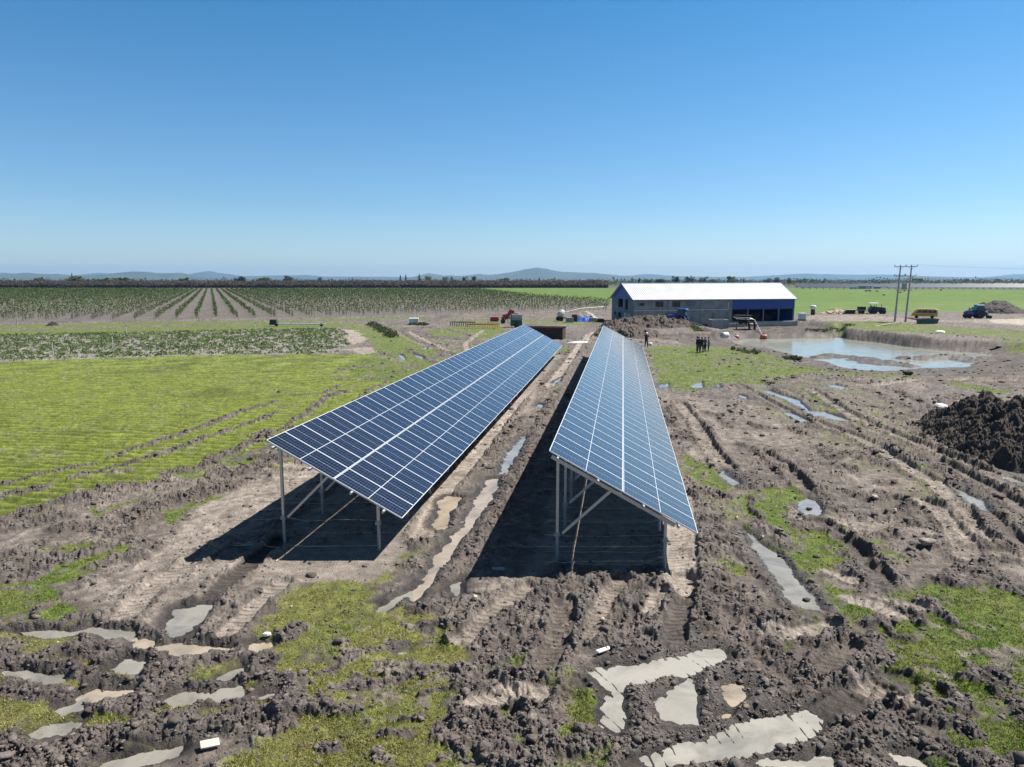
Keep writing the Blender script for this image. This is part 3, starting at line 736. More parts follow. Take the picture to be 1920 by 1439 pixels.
# wheel and crawler tracks: zone, line, width m, depth m, tread height, dryness
tracks = [
    ('A', [(1240, 540), (1320, 400), (1500, 220), (1700, 60), (1900, -100)], 0.55, 0.05, 0.022, 0.2), ('A', [(1540, 530), (1680, 380), (1900, 200)], 0.5, 0.03, 0.012, 0.9),
    ('A', [(850, 420), (1000, 250), (1250, 80), (1500, -60)], 0.6, 0.03, 0.012, 0.9),
    ('C', [(560, 870), (900, 790), (1200, 740), (1500, 680)], 0.62, 0.05, 0.03, 0.1), ('C', [(750, 830), (750, 1000), (740, 1200)], 0.6, 0.04, 0.026, 0.1), ('C', [(960, 1420), (1300, 1320), (1700, 1250), (2100, 1120), (2400, 960), (2700, 850)], 0.68, 0.06, 0.032, 0.15),
    ('C', [(1240, 160), (1220, 350), (1180, 480), (1150, 600)], 0.62, 0.06, 0.024, 0.35), ('C', [(800, 170), (740, 260), (640, 420), (600, 560)], 0.5, 0.05, 0.014, 0.8), ('C', [(1060, 260), (1040, 330), (1000, 400)], 0.45, 0.03, 0.01, 1.0), ('C', [(430, 330), (420, 500), (330, 680), (280, 760)], 0.6, 0.05, 0.022, 0.5),
    ('C', [(-60, 980), (60, 950), (230, 970)], 0.6, 0.02, 0.03, 1.0), ('B', [(1500, 1030), (1680, 940), (1900, 930)], 0.6, 0.02, 0.03, 1.0), ('B', [(1400, 580), (1560, 440), (1700, 320), (1850, 240)], 0.6, 0.05, 0.012, 0.8),
    ('D', [(180, 520), (350, 540), (560, 500)], 0.6, 0.03, 0.02, 0.9), ('D', [(800, 880), (1000, 960), (1080, 1000)], 0.55, 0.02, 0.025, 0.9), ('D', [(1190, 790), (1370, 860)], 0.45, 0.02, 0.02, 0.9), ('D', [(820, 60), (900, 160), (930, 200)], 0.6, 0.04, 0.015, 0.4), ('D', [(880, 300), (1000, 320), (1150, 360)], 0.5, 0.02, 0.02, 0.8), ('D', [(540, 800), (600, 720), (680, 640)], 0.6, 0.05, 0.015, 0.5), ('D', [(550, 120), (720, 180)], 0.4, 0.01, 0.01, 1.0), ('D', [(700, 300), (880, 350), (1000, 420)], 0.5, 0.01, 0.02, 0.9),
    ('F', [(430, 250), (720, 440), (1000, 560), (1300, 690), (1600, 810), (1880, 960)], 0.7, 0.05, 0.015, 0.75), ('F', [(440, 470), (700, 560), (900, 660), (1100, 790), (1300, 900), (1420, 1050), (1560, 1280)], 0.75, 0.05, 0.018, 0.85), ('F', [(1100, 640), (1250, 710), (1450, 820), (1650, 920), (1880, 1080)], 0.6, 0.05, 0.02, 0.6), ('F', [(1500, 1000), (1650, 1120), (1800, 1260), (1900, 1350)], 0.6, 0.05, 0.02, 0.5), ('F', [(1160, 1000), (1300, 1080), (1450, 1260), (1500, 1400)], 0.7, 0.04, 0.018, 0.9), ('F', [(150, 700), (330, 850), (400, 930)], 0.6, 0.05, 0.012, 0.6), ('F', [(640, 1270), (760, 1350), (800, 1440)], 0.6, 0.04, 0.02, 0.5), ('F', [(500, 1150), (700, 1290), (860, 1430)], 0.5, 0.05, 0.02, 0.4), ('F', [(880, 230), (980, 210), (1150, 190)], 0.7, 0.03, 0.0, 0.9),
    ('G', [(1130, 200), (1250, 350), (1330, 500), (1450, 650)], 0.7, 0.06, 0.012, 0.8), ('G', [(1500, 60), (1700, 170), (1871, 260)], 0.5, 0.05, 0.01, 0.6), ('G', [(1130, 830), (1150, 1000), (1140, 1200), (1130, 1439)], 0.9, 0.02, 0.008, 1.0),
    ('E', [(1120, 1120), (1260, 800), (1480, 560), (1640, 350), (1830, 120)], 0.7, 0.03, 0.008, 1.0), ('E', [(200, 620), (330, 640), (420, 620)], 0.8, 0.02, 0.015, 1.0),
    ('m', [(1020, 470), (1100, 510), (1200, 560), (1290, 600)], 0.9, 0.04, 0.0, 0.9), ('m', [(940, 470), (1040, 530), (1160, 570)], 0.9, 0.04, 0.0, 0.7), ('P', [(1120, 470), (1050, 250), (1180, 150)], 0.7, 0.03, 0, 0.9), ('P', [(1650, 560), (1760, 420), (1850, 290), (1880, 230)], 0.7, 0.03, 0, 1.0),
    ('b', [(380, 610), (400, 570), (470, 540), (560, 520)], 0.9, 0.04, 0, 1.0), ('b', [(850, 580), (1000, 590), (1300, 600)], 1.2, 0.03, 0, 0.7),
    ('r', [(1920, 700), (1700, 740), (1500, 790), (1380, 810)], 1.6, 0.05, 0, 0.8), ('r', [(1920, 850), (1700, 850), (1300, 870)], 1.2, 0.05, 0, 0.6), ('r', [(1930, 905), (1700, 900), (1400, 930)], 1.2, 0.05, 0, 0.8), ('r', [(1600, 940), (1900, 930)], 0.8, 0.05, 0, 0.8),
]
# dry flattened earth
flats = [
    ('A', [(620, 400), (700, 200), (960, 60), (1300, 50), (1890, 60), (1890, 120), (1640, 330), (1500, 530), (1250, 560), (1150, 590), (900, 480), (720, 440)], 0.8),
    ('L', [(700, 1450), (1170, 1190), (1560, 930), (1800, 860), (2050, 760), (2350, 640), (2300, 720), (2050, 920), (1770, 1120), (1166, 1450)], 0.95),
    ('L', [(0, 1260), (250, 1170), (600, 1090), (800, 1005), (980, 960), (840, 1050), (620, 1140), (300, 1220), (100, 1300)], 0.75), ('L', [(480, 1305), (560, 1260), (720, 1225), (740, 1270), (600, 1330)], 1.0),
    ('L', [(0, 1360), (0, 1270), (380, 1220), (480, 1290), (260, 1350)], 0.7),
    ('E', [(1240, 700), (1480, 430), (1700, 210), (1870, 60), (1870, 260), (1700, 400), (1500, 600), (1320, 800), (1180, 880), (1040, 1080), (980, 1120)], 0.9),
    ('G', [(0, 830), (200, 800), (900, 870), (1180, 800), (1180, 1439), (900, 1400), (0, 1400)], 0.55), ('G', [(1040, 130), (1350, 180), (1500, 330), (1560, 460), (1480, 560), (1330, 520), (1240, 480), (1120, 470)], 0.75), ('G', [(1200, 480), (1350, 500), (1420, 640), (1340, 640), (1240, 560)], 0.95), ('G', [(1560, 300), (1870, 300), (1870, 520), (1650, 480)], 0.6),
    ('E', [(-10, 1250), (200, 1290), (600, 1290), (560, 1420), (-10, 1500)], 0.9),
    ('F', [(0, 380), (300, 480), (500, 560), (560, 640), (250, 680), (0, 640)], 0.7), ('F', [(640, 860), (900, 780), (1060, 840), (1300, 940), (1200, 1050), (940, 960), (740, 940)], 0.75), ('F', [(620, 1150), (900, 1160), (1100, 1230), (1180, 1300), (1000, 1270), (760, 1240)], 0.85), ('F', [(1500, 1180), (1880, 1250), (1880, 1439), (1500, 1439), (1400, 1300)], 0.75), ('F', [(880, 200), (1250, 190), (1150, 300), (1000, 260)], 0.7), ('F', [(1150, 130), (1871, 90), (1871, 260), (1500, 240), (1200, 200)], 0.45),
    ('C', [(0, 180), (200, 190), (180, 290), (60, 400), (0, 460)], 1.0), ('C', [(680, 190), (930, 160), (930, 250), (850, 340), (700, 420), (660, 300)], 0.85), ('C', [(1130, 20), (1330, 20), (1340, 400), (1080, 430), (1120, 260)], 0.9), ('C', [(-20, 900), (100, 880), (230, 960), (150, 1030), (0, 1050)], 1.0),
    ('D', [(180, 480), (560, 460), (650, 560), (400, 600), (200, 560)], 0.8), ('D', [(1150, 520), (1300, 450), (1430, 560), (1300, 620), (1180, 600)], 0.8), ('D', [(1200, -30), (1500, 60), (1900, 120), (1900, 0), (1400, -90)], 0.8), ('D', [(600, 100), (740, 200), (640, 170)], 0.9),
    ('r', [(280, 450), (760, 440), (1100, 480), (1400, 480), (1930, 470), (1930, 530), (1500, 500), (1060, 500), (800, 490), (300, 490)], 0.85), ('r', [(1640, 480), (1930, 470), (1930, 520), (1700, 500)], 1.3), ('r', [(1450, 760), (1930, 660), (1930, 800), (1500, 800)], 0.5), ('b', [(820, 590), (1300, 600), (1420, 640), (1100, 640), (840, 620)], 0.7),
    ('m', [(520, 450), (690, 460), (750, 520), (640, 560), (560, 500)], 1.1), ('m', [(560, 590), (760, 570), (860, 620), (720, 620)], 1.0), ('p', [(-700, 640), (0, 632), (640, 612), (600, 605), (0, 620), (-700, 634)], 0.5), ('p', [(-800, 618), (0, 614), (500, 604.5), (720, 599), (720, 604), (500, 608.5), (0, 622), (-800, 640)], 0.55),
]
pond_px = [(1372, 640), (1400, 635.5), (1440, 635.5), (1500, 635.5), (1571, 634.5), (1640, 642), (1710, 652), (1780, 660), (1846, 664.5), (1840, 667), (1815, 667.5), (1800, 674), (1812, 682), (1796, 687.5), (1740, 688), (1690, 691), (1650, 694), (1620, 693), (1592, 689), (1572, 681), (1536, 673), (1505, 667), (1472, 659), (1440, 651), (1400, 647)]
PWL = -1.2
pond = np.array([tuple(at(x, y, PWL))[:2] for x, y in pond_px])
PUD = [(z, pts, tone, tr, zp(z, pts, WL)) for z, pts, tone, tr in puddles]

# ------------------------------------------------------------------ ground: one sheet from behind the drone to the horizon
def row_y(py):
    return at(960, py).y


rows = [-60, -40, -25, -15, -8, -3, 0, 2, 4, 5.5, 6.8, 7.6, 8.2]
rows += [row_y(p) for p in np.arange(1700, 1462, -2.2)]
rows += [row_y(p) for p in np.arange(1462, 640, -1.25)]
rows += [row_y(p) for p in np.arange(640, 533, -0.9)]
rows += list(np.geomspace(rows[-1] * 1.06, 16800, 24))
rows = np.array(rows)
us = np.concatenate([-np.geomspace(3.2, 0.94, 26), np.linspace(-0.92, 0.92, 1780), np.geomspace(0.94, 3.2, 26)])
zc = np.maximum(rows * math.cos(TH) + H * math.sin(TH), 9.0)
GX = zc[:, None] * us[None, :]
GY = np.repeat(rows[:, None], len(us), 1)
NR, NC = GX.shape
near = (rows > 5) & (rows < 260)
r0, r1 = np.where(near)[0][[0, -1]]
r1 += 1
X, Y = GX[r0:r1].ravel(), GY[r0:r1].ravel()
DIST = np.hypot(X, Y)

wx = X + 0.22 * gn(X / .9, Y / .9, 1) + 0.09 * gn(X / .33, Y / .33, 2)
wy = Y + 0.22 * gn(X / .9, Y / .9, 3) + 0.09 * gn(X / .33, Y / .33, 4)
fx_ = X + 0.9 * gn(X / 3.1, Y / 3.1, 5) + 0.35 * gn(X / 1.0, Y / 1.0, 6) + 0.15 * gn(X / .35, Y / .35, 2)
fy_ = Y + 0.9 * gn(X / 3.1, Y / 3.1, 7) + 0.35 * gn(X / 1.0, Y / 1.0, 8) + 0.15 * gn(X / .35, Y / .35, 4)


def cull(px, py, pts, m):
    lo, hi = pts.min(0) - m, pts.max(0) + m
    return np.where((px > lo[0]) & (px < hi[0]) & (py > lo[1]) & (py < hi[1]))[0]


def poly_sd(px, py, pts):
    """signed distance, positive inside"""
    d2 = np.full(px.shape, 1e12)
    ins = np.zeros(px.shape, bool)
    n = len(pts)
    for i in range(n):
        ax, ay = pts[i]
        bx, by = pts[(i + 1) % n]
        ex, ey = bx - ax, by - ay
        t = np.clip(((px - ax) * ex + (py - ay) * ey) / (ex * ex + ey * ey + 1e-12), 0, 1)
        d2 = np.minimum(d2, (px - ax - t * ex) ** 2 + (py - ay - t * ey) ** 2)
        c = ((ay > py) != (by > py)) & (px < ex * (py - ay) / (by - ay if by != ay else 1e-12) + ax)
        ins ^= c
    d = np.sqrt(d2)
    return np.where(ins, d, -d)


def line_sd(px, py, pts):
    """distance to a polyline, signed side distance and run along it"""
    best = np.full(px.shape, 1e12)
    side = np.zeros(px.shape)
    run = np.zeros(px.shape)
    L0 = 0.0
    for (ax, ay), (bx, by) in zip(pts[:-1], pts[1:]):
        ex, ey = bx - ax, by - ay
        ll = math.hypot(ex, ey) + 1e-9
        t = np.clip(((px - ax) * ex + (py - ay) * ey) / ll ** 2, 0, 1)
        qx, qy = px - ax - t * ex, py - ay - t * ey
        d2 = qx * qx + qy * qy
        k = d2 < best
        best = np.where(k, d2, best)
        side = np.where(k, (ex * qy - ey * qx) / ll, side)
        run = np.where(k, L0 + t * ll, run)
        L0 += ll
    return np.sqrt(best), side, run


nbig = fbm(X, Y, 6.0, 4, 11)
nmid = fbm(X, Y, 1.3, 4, 21)
nsml = fbm(X, Y, 0.35, 3, 31)
def crumble(x, y, wl, seed):
    """broken clods: warped lumps, split by crevices"""
    qx = x + wl * (.40 * gn(x / wl * 1.7, y / wl * 1.7, seed + 40) + .22 * gn(x / wl * 4.1, y / wl * 4.1, seed + 41))
    qy = y + wl * (.40 * gn(x / wl * 1.7, y / wl * 1.7, seed + 42) + .22 * gn(x / wl * 4.1, y / wl * 4.1, seed + 43))
    g = gn(qx / wl * .9, qy / wl * .9, seed + 44)
    crev = np.exp(-(g / .055) ** 2) + .7 * np.exp(-(gn(qx / wl * 1.9 + 5, qy / wl * 1.9, seed + 46) / .06) ** 2)
    return np.clip(.50 * clods(qx, qy, wl, seed) + .55 * (.30 - np.abs(g)) + .45 * gn(qx / wl * .8, qy / wl * .8, seed + 47) + .20 * gn(qx / wl * 3.3, qy / wl * 3.3, seed + 45) - .30 * crev, -.35, 1)


C1, C2, C3 = crumble(X, Y, 0.62, 1), crumble(X, Y, 0.27, 2), crumble(X, Y, 0.12, 3)

h = 0.035 * nbig
G = np.zeros_like(X)
TONE = np.zeros_like(X)
DRY = 0.48 + 0.35 * nbig + 0.40 * nmid + 0.30 * nsml
ROUGH = np.clip(sstep(-.22, .26, 0.55 * nbig + 0.9 * nmid + .35 * nsml), 0.10, 1)
WET = np.clip(0.15 - 0.5 * nbig, 0, 0.5)
LUMP = np.zeros_like(X)

for z, pts, k, tone in grass:
    P = zp(z, pts)
    i = cull(fx_, fy_, P, 3.0)
    if not len(i): continue
    sd = poly_sd(fx_[i], fy_[i], P)
    v = k * sstep(-0.35, 0.45, sd)
    G[i] = np.maximum(G[i], v)
    TONE[i] = np.where(sd > -0.3, tone, TONE[i])
for z, pts, k in flats:
    P = zp(z, pts)
    i = cull(fx_, fy_, P, 2.0)
    if not len(i): continue
    v = sstep(-0.35, 0.4, poly_sd(fx_[i], fy_[i], P))
    DRY[i] = np.maximum(DRY[i], 0) * (1 - v) + v * (k * 0.72 + 0.34 * nmid[i] + .22 * nsml[i])
    ROUGH[i] *= 1 - 0.62 * v
    WET[i] *= 1 - v
for x0, y0 in ((-7.14, 20.09), (1.03, 18.91)):     # graded strips under the arrays
    c_, s_ = math.cos(R(8.829)), math.sin(R(8.829))
    P = np.array([(x0 + v * c_ + u * s_, y0 - v * s_ + u * c_) for u, v in ((-2.2, -.6), (56, -.6), (56, 3.9), (-2.0, 3.9))])
    i = cull(fx_, fy_, P, 2.0)
    v = sstep(-0.3, 0.3, poly_sd(.5 * fx_[i] + .5 * X[i], .5 * fy_[i] + .5 * Y[i], P))
    ROUGH[i] *= 1 - 0.9 * v
    DRY[i] = DRY[i] * (1 - v) + v * (.62 + .2 * nmid[i])
    G[i] *= 1 - .8 * v
for z, pts, w, hh in bands:
    P = zp(z, pts)
    i = cull(wx, wy, P, w * 1.6 + .3)
    if not len(i): continue
    d, sde, run = line_sd(wx[i], wy[i], P)
    jag = 0.75 + 0.9 * nmid[i] + 0.5 * nsml[i]
    v = sstep(w * 1.1, w * 0.25, d / np.clip(jag, 0.35, 1.6))
    LUMP[i] = np.maximum(LUMP[i], v)
    sc_ = .55 if z in 'ABCD' else .8
    h[i] += sc_ * hh * v * (0.16 + 0.75 * C1[i] + 0.45 * C2[i] + .25 * C3[i])
    ROUGH[i] = np.maximum(ROUGH[i], v)
    G[i] *= 1 - 0.95 * sstep(0.15, 0.6, v)
    DRY[i] = DRY[i] * (1 - v) + v * (0.15 + 0.3 * nmid[i])
for z, pts, w, dep, tr, dry in tracks:
    P = zp(z, pts)
    i = cull(wx, wy, P, w * 1.5 + .3)
    if not len(i): continue
    d, sde, run = line_sd(0.5 * wx[i] + 0.5 * X[i], 0.5 * wy[i] + 0.5 * Y[i], P)
    v = sstep(w * 0.58, w * 0.42, d)
    sh = np.exp(-((d - w * 0.68) / (0.13 * 1.2)) ** 2)
    pitch = 0.20
    s = ((run + 0.25 * sde) / pitch) % 1.0
    tread = sstep(0.60, 0.72, s) * sstep(1.0, 0.90, s)
    dep = dep * 1.8
    h[i] += -dep * v + v * (1.0 * tr * tread) + sh * dep * 1.1 * (0.35 + 1.3 * np.maximum(C2[i], 0) + .6 * C3[i])
    ROUGH[i] = ROUGH[i] * (1 - 0.85 * v) + 0.5 * sh * (1 - v)
    LUMP[i] *= 1 - v
    G[i] *= 1 - 0.8 * v * (0.6 + 0.8 * sstep(-.2, .3, nmid[i]))
    DRY[i] = DRY[i] * (1 - v) + v * (dry * (0.8 + 0.3 * nmid[i]) - 0.25 * tread)
    WET[i] = WET[i] * (1 - v) + v * (0.5 * (1 - dry))

# breaks in the turf
Gn = fbm(X, Y, 2.2, 5, 41)
field = (TONE > 1.5) & (G > 0.2)
thr = np.where(field, 0.06, 0.27) - np.where(field, .05, .28) * nsml - np.where(field, 0, .15) * nmid
G = np.clip(sstep(thr - 0.12, thr + 0.25, G * (0.75 + np.where(field, 0.25, 0.85) * Gn)), 0, 1) * np.where(G > 0.02, 1, 0)
G *= 1 - np.where(field, .35, .9) * sstep(.16, .38, fbm(X, Y, .55, 3, 45) + .5 * fbm(X, Y, 3.0, 2, 47))
fade = np.clip(1.2 - DIST / 160, 0.25, 1)
ROUGH *= 1 - 0.85 * G
h += ROUGH * (0.185 * C1 + 0.140 * C2 + 0.095 * C3 + 0.03 * nsml) * (0.35 + 0.65 * fade)
h += G * 0.03 * (nmid + 0.6 * nsml)
# mown swaths across the field, nearly square to the view
sw = np.sin((Y + 0.10 * X + 0.6 * gn(X / 7, Y / 3, 51) + .28 * gn(X / 1.4, Y / .9, 52)) * 2 * np.pi / 0.62)
h += np.where(field, G * 0.055 * sw, 0)

# ruts hold water: cut each puddle below its level, lift the rim
PUDM = np.zeros_like(X)
h = np.where(h > .10, .10 + .24 * (1 - np.exp(-(h - .10) / .24)), h)
h0 = h.copy()
PSD = np.full(X.shape, -9.0)
for z, pts, tone, tr, P in PUD:
    i = cull(X, Y, P, 1.2)
    if len(i):
        PSD[i] = np.maximum(PSD[i], poly_sd(0.7 * wx[i] + 0.3 * X[i] + .10 * nsml[i], 0.7 * wy[i] + 0.3 * Y[i] + .10 * C3[i], P))
i = np.where(PSD > -1.1)[0]
out_ = np.maximum(-PSD[i], 0)
nearA = (X[i] < -3) & (Y[i] < 19)
steep = np.where(nearA, .55, .45)
PSD[i] += np.where(nearA, .10, 0)
mg = sstep(1.1, .7, out_)
hh = np.minimum(h0[i], WL + .035 + steep * out_ + .05 * np.maximum(C2[i], 0))
hh = np.maximum(hh, WL + .012 + .10 * np.minimum(out_, .5) + .05 * C3[i] + .03 * nsml[i])
h[i] = h0[i] * (1 - mg) + hh * mg
wgt = sstep(-0.40, 0.0, PSD[i])
DRY[i] = DRY[i] * (1 - wgt) + 0.05 * wgt
WET[i] = np.maximum(WET[i], wgt)
for z, pts, tone, tr, P in PUD:
    i = cull(X, Y, P, .3)
    if not len(i): continue
    sd = poly_sd(0.7 * wx[i] + 0.3 * X[i] + .10 * nsml[i], 0.7 * wy[i] + 0.3 * Y[i] + .10 * C3[i], P)
    ins = sstep(-0.12, 0.16, sd + .10 * nsml[i] + (.14 if z == 'A' else 0))
    if tr == 1:
        c = P.mean(0)
        q = P - c
        w_, vec = np.linalg.eigh(q.T @ q)
        ax = vec[:, 1]
        s = ((X[i] * ax[0] + Y[i] * ax[1] + 0.18 * (X[i] * ax[1] - Y[i] * ax[0]) + .04 * nsml[i]) / 0.23) % 1.0
        bar = sstep(.66, .78, s) * sstep(.98, .86, s)
        keep = sstep(-0.25, 0.35, gn(X[i] / 0.7, Y[i] / 0.7, 61) + 0.16 - 0.35 * sstep(0.1, 0.5, sd) + .5 * nmid[i])
        bed = WL - 0.045 + bar * keep * 0.054 + 0.015 * nsml[i] + .030 * C3[i]
    elif tr == 2:
        bed = WL - 0.012 + 0.045 * (nsml[i] + 0.5 * nmid[i])
    else:
        bed = WL - 0.045 + 0.03 * nmid[i] + .015 * C3[i]
    h[i] = h[i] * (1 - ins) + bed * ins
    G[i] *= 1 - ins * (0.97 if tr != 2 else 0.8)
    PUDM[i] = np.maximum(PUDM[i], ins)

# the pond: steep dug bank on the far side, a slope of spoil and turf on the near one
Pb = zp('p', [(1285, 610), (1300, 607.5), (1400, 607.5), (1520, 607), (1560, 618), (1590, 634), (1400, 634), (1330, 622)], -.9)
i = cull(X, Y, Pb, 4)
kb = sstep(-1.5, 1.5, poly_sd(X[i], Y[i], Pb))
h[i] = h[i] * (1 - kb) + kb * (-.95 + .18 * fbm(X[i], Y[i], 3, 3, 75))
G[i] *= 1 - kb
DRY[i] = DRY[i] * (1 - kb) + kb * (.12 + .35 * nmid[i])
i = cull(X, Y, pond, 20)
sd = poly_sd(X[i] + 0.4 * gn(X[i] / 2, Y[i] / 2, 71), Y[i] + 0.4 * gn(X[i] / 2, Y[i] / 2, 72), pond)
yc = np.interp(X[i], [20, 40, 60, 75, 95], [108, 104, 92, 84, 78])
far_side = sstep(-3, 3, Y[i] - yc)
wid = 14.0 * (1 - far_side) + 2.2 * far_side
out = np.clip(-sd / wid, 0, 1)
prof = PWL - 0.05 + (-PWL - .02) * out ** np.where(far_side > .5, 0.75, 1.1) + 0.2 * np.sin(out * np.pi) * fbm(X[i], Y[i], 3.5, 3, 73)
berm = (0.30 + .3 * fbm(X[i], Y[i], 4, 2, 74)) * np.exp(-((-sd - 2.2) / 1.2) ** 2) * far_side
k = (1 - sstep(0.85, 1.05, -sd / wid))
h[i] = np.where(sd > 0, PWL - 0.05 - 0.3 * sstep(0, 2, sd), h[i] * (1 - k) + np.minimum(prof, np.maximum(h[i], PWL + .3) + 0.3) * k) + berm
G[i] *= np.where(sd > 0, 0, 1 - 0.9 * k * np.where(far_side > .5, 1, 0.12))
WET[i] = np.where((sd > -1.0), np.maximum(WET[i], 0.6), WET[i])
DRY[i] = np.where(k > 0.3, 0.22 + 0.3 * nmid[i] - 0.2 * sstep(-1.5, 0, sd), DRY[i])
# spoil bars standing in the pond
for z, pts, hh in (('r', [(395, 765), (480, 745), (570, 755), (660, 765), (800, 785), (940, 810), (1030, 825)], .60), ('r', [(480, 760), (600, 775), (760, 805), (900, 820)], .5),
                   ('r', [(1080, 775), (1200, 775), (1300, 765), (1420, 765), (1520, 790)], .85)):
    P = zp(z, pts, PWL)
    i = cull(X, Y, P, 6)
    d, sde, run = line_sd(X[i] + 0.5 * gn(X[i] / 1.5, Y[i] / 1.5, 81), Y[i] + 0.5 * gn(X[i] / 1.5, Y[i] / 1.5, 82), P)
    v = sstep(3.0, 0.3, d)
    h[i] = np.maximum(h[i], PWL - 0.3 + hh * v * (0.75 + 0.6 * fbm(X[i], Y[i], 2.2, 4, 83)))
    DRY[i] = np.where(v > 0.1, 0.25 + 0.4 * nmid[i], DRY[i])
    G[i] *= 1 - v
# dug edge in front of the shed and the little outfall channel
for z, pts, w, dep in (('b', [(1120, 500), (1190, 525), (1260, 560)], 1.2, 0.5), ('r', [(545, 520), (540, 560), (530, 610)], 1.2, 0.9)):
    P = zp(z, pts, -.3)
    i = cull(X, Y, P, 4)
    d, sde, run = line_sd(X[i], Y[i], P)
    h[i] -= dep * sstep(w, 0.2 * w, d)

MUD_DARK, MUD_MID, MUD_DRY = np.array([0.045, 0.037, 0.033]), np.array([0.122, 0.102, 0.088]), np.array([.385, .332, .288])
d_ = np.clip(DRY + 0.12 * nsml + 0.10 * (C2 - .3) * ROUGH, 0, 1.15)[:, None]
col = np.where(d_ < .4, MUD_DARK + (MUD_MID - MUD_DARK) * d_ / .4, MUD_MID + (MUD_DRY - MUD_MID) * (d_ - .4) / .6)
lum = np.maximum(LUMP, .85 * ROUGH)[:, None]
col = col * (1 - lum * .80) + lum * .80 * (np.array([.150, .128, .115]) * (0.72 + 0.55 * nmid[:, None] + 0.55 * nsml[:, None] + .5 * np.clip(C2, -.2, .5)[:, None]))
col = col * (1 - 0.45 * WET[:, None])
lush, yell, mown = np.array([.090, .140, .020]), np.array([.19, .185, .058]), np.array([.145, .178, .030])
yb = np.clip(0.5 + 1.1 * fbm(X, Y, 1.6, 4, 91), 0, 1)[:, None]
gl = lush * (1 - yb * .5) + yell * yb * .5
gy = lush * (0.62 - yb * .5) + yell * (0.38 + yb * .5)
gm = mown * (0.85 + 0.30 * yb) * (1 + 0.26 * np.clip(sw, -1, 1)[:, None]) * (1 - 0.35 * sstep(.1, .5, fbm(X, Y, 9, 5, 95))[:, None])
gcol = np.where(TONE[:, None] > 1.5, gm, np.where(TONE[:, None] > .5, gy, gl)) * (0.85 + 0.35 * nsml[:, None])
col = col * (1 - G[:, None]) + gcol * G[:, None]

# the wider land, as areas of their own earth and crop colour
def paint(mask_pts, c, var, wl, seed, warp=0.8):
    P = zp('p', mask_pts)
    for (xx, yy, arr) in LAND:
        ii = cull(xx, yy, P, 3)
        if not len(ii): continue
        w1 = warp * np.clip(yy[ii] / 130, .5, 3)
        sd_ = poly_sd(xx[ii] + w1 * gn(xx[ii] / 3, yy[ii] / 3, seed), yy[ii] + w1 * gn(xx[ii] / 3, yy[ii] / 3, seed + 1), P)
        kk = sstep(-0.2, 0.3, sd_)[:, None]
        cc = np.array(c) * (1 + var * fbm(xx[ii], yy[ii], wl, 5, seed + 3))[:, None]
        arr[ii] = arr[ii] * (1 - kk) + cc * kk
        if arr is col:
            G[ii] *= 1 - kk[:, 0]
            ROUGH[ii] *= 1 - kk[:, 0]


FX, FY = GX[r1:].ravel(), GY[r1:].ravel()
fcol = np.tile(np.array([.075, .085, .045]), (len(FX), 1)) * (1 + .5 * fbm(FX, FY, 300, 4, 7))[:, None]
LAND = [(X, Y, col), (FX, FY, fcol)]
CROP = [(-700, 645), (0, 629), (300, 624), (610, 616), (648, 622), (652, 650), (600, 664), (330, 668), (0, 679), (-700, 700)]
ORCH = [(-900, 628), (-300, 611), (0, 606), (336, 599.5), (640, 595), (800, 590), (1020, 584), (1140, 583), (1143, 566), (1000, 555.5), (900, 543), (-900, 541)]
paint([(1000, 554.8), (900, 542.5), (900, 540.3), (1600, 540.3), (1143, 566)], (.085, .135, .022), .25, 14, 201)
paint([(1440, 596), (1500, 588), (1560, 584), (1640, 588), (1700, 586), (1800, 584), (1900, 586), (2600, 590), (2900, 545), (1300, 543)], (.085, .140, .020), .35, 10, 211)
paint(ORCH, (.115, .099, .088), .35, 5, 221)
paint(CROP, (.20, .183, .163), .35, 2.5, 231, 0.5)
# fine mown rows of the far pastures
WH = np.zeros_like(X)
nF = np.zeros(NR * NC)
Z = np.zeros((NR, NC))
edge = sstep(255, 170, Y) * sstep(5, 8, Y)
h = h * edge
hg = h.reshape(r1 - r0, NC)
for ax in (0, 1):                              # settle the sharpest points
    q = hg.copy()
    sl = [slice(None)] * 2
    a_, b_, c_ = list(sl), list(sl), list(sl)
    a_[ax], b_[ax], c_[ax] = slice(0, -2), slice(1, -1), slice(2, None)
    q[tuple(b_)] = .25 * hg[tuple(a_)] + .5 * hg[tuple(b_)] + .25 * hg[tuple(c_)]
    kb = sstep(26, 18, GY[r0:r1])
    hg = q * kb + hg * (1 - kb)
Z[r0:r1] = hg
TINT = np.ones((NR, NC, 4))
TINT[:r0, :, :3] = MUD_MID
TINT[r0:r1, :, :3] = col.reshape(r1 - r0, NC, 3)
TINT[r1:, :, :3] = fcol.reshape(NR - r1, NC, 3)
WETA = np.zeros((NR, NC))
WETA[r0:r1] = (WET * (1 - G)).reshape(r1 - r0, NC)
GA = np.zeros((NR, NC)); GA[r0:r1] = G.reshape(r1 - r0, NC)
RA = np.zeros((NR, NC)); RA[r0:r1] = (np.maximum(LUMP, 0.85 * ROUGH) * (1 - PUDM)).reshape(r1 - r0, NC)
TA = np.zeros((NR, NC)); TA[r0:r1] = TONE.reshape(r1 - r0, NC)
idx = np.arange(NR * NC).reshape(NR, NC)
quads = np.stack([idx[:-1, :-1], idx[:-1, 1:], idx[1:, 1:], idx[1:, :-1]], -1).reshape(-1, 4)
ground = np_mesh('ground', np.stack([GX, GY, Z], -1).reshape(-1, 3), quads, M['ground'], True,
                 {'tint': ('FLOAT_COLOR', TINT.reshape(-1, 4)), 'wet': ('FLOAT', WETA.ravel())})
tag(ground, kind='structure')


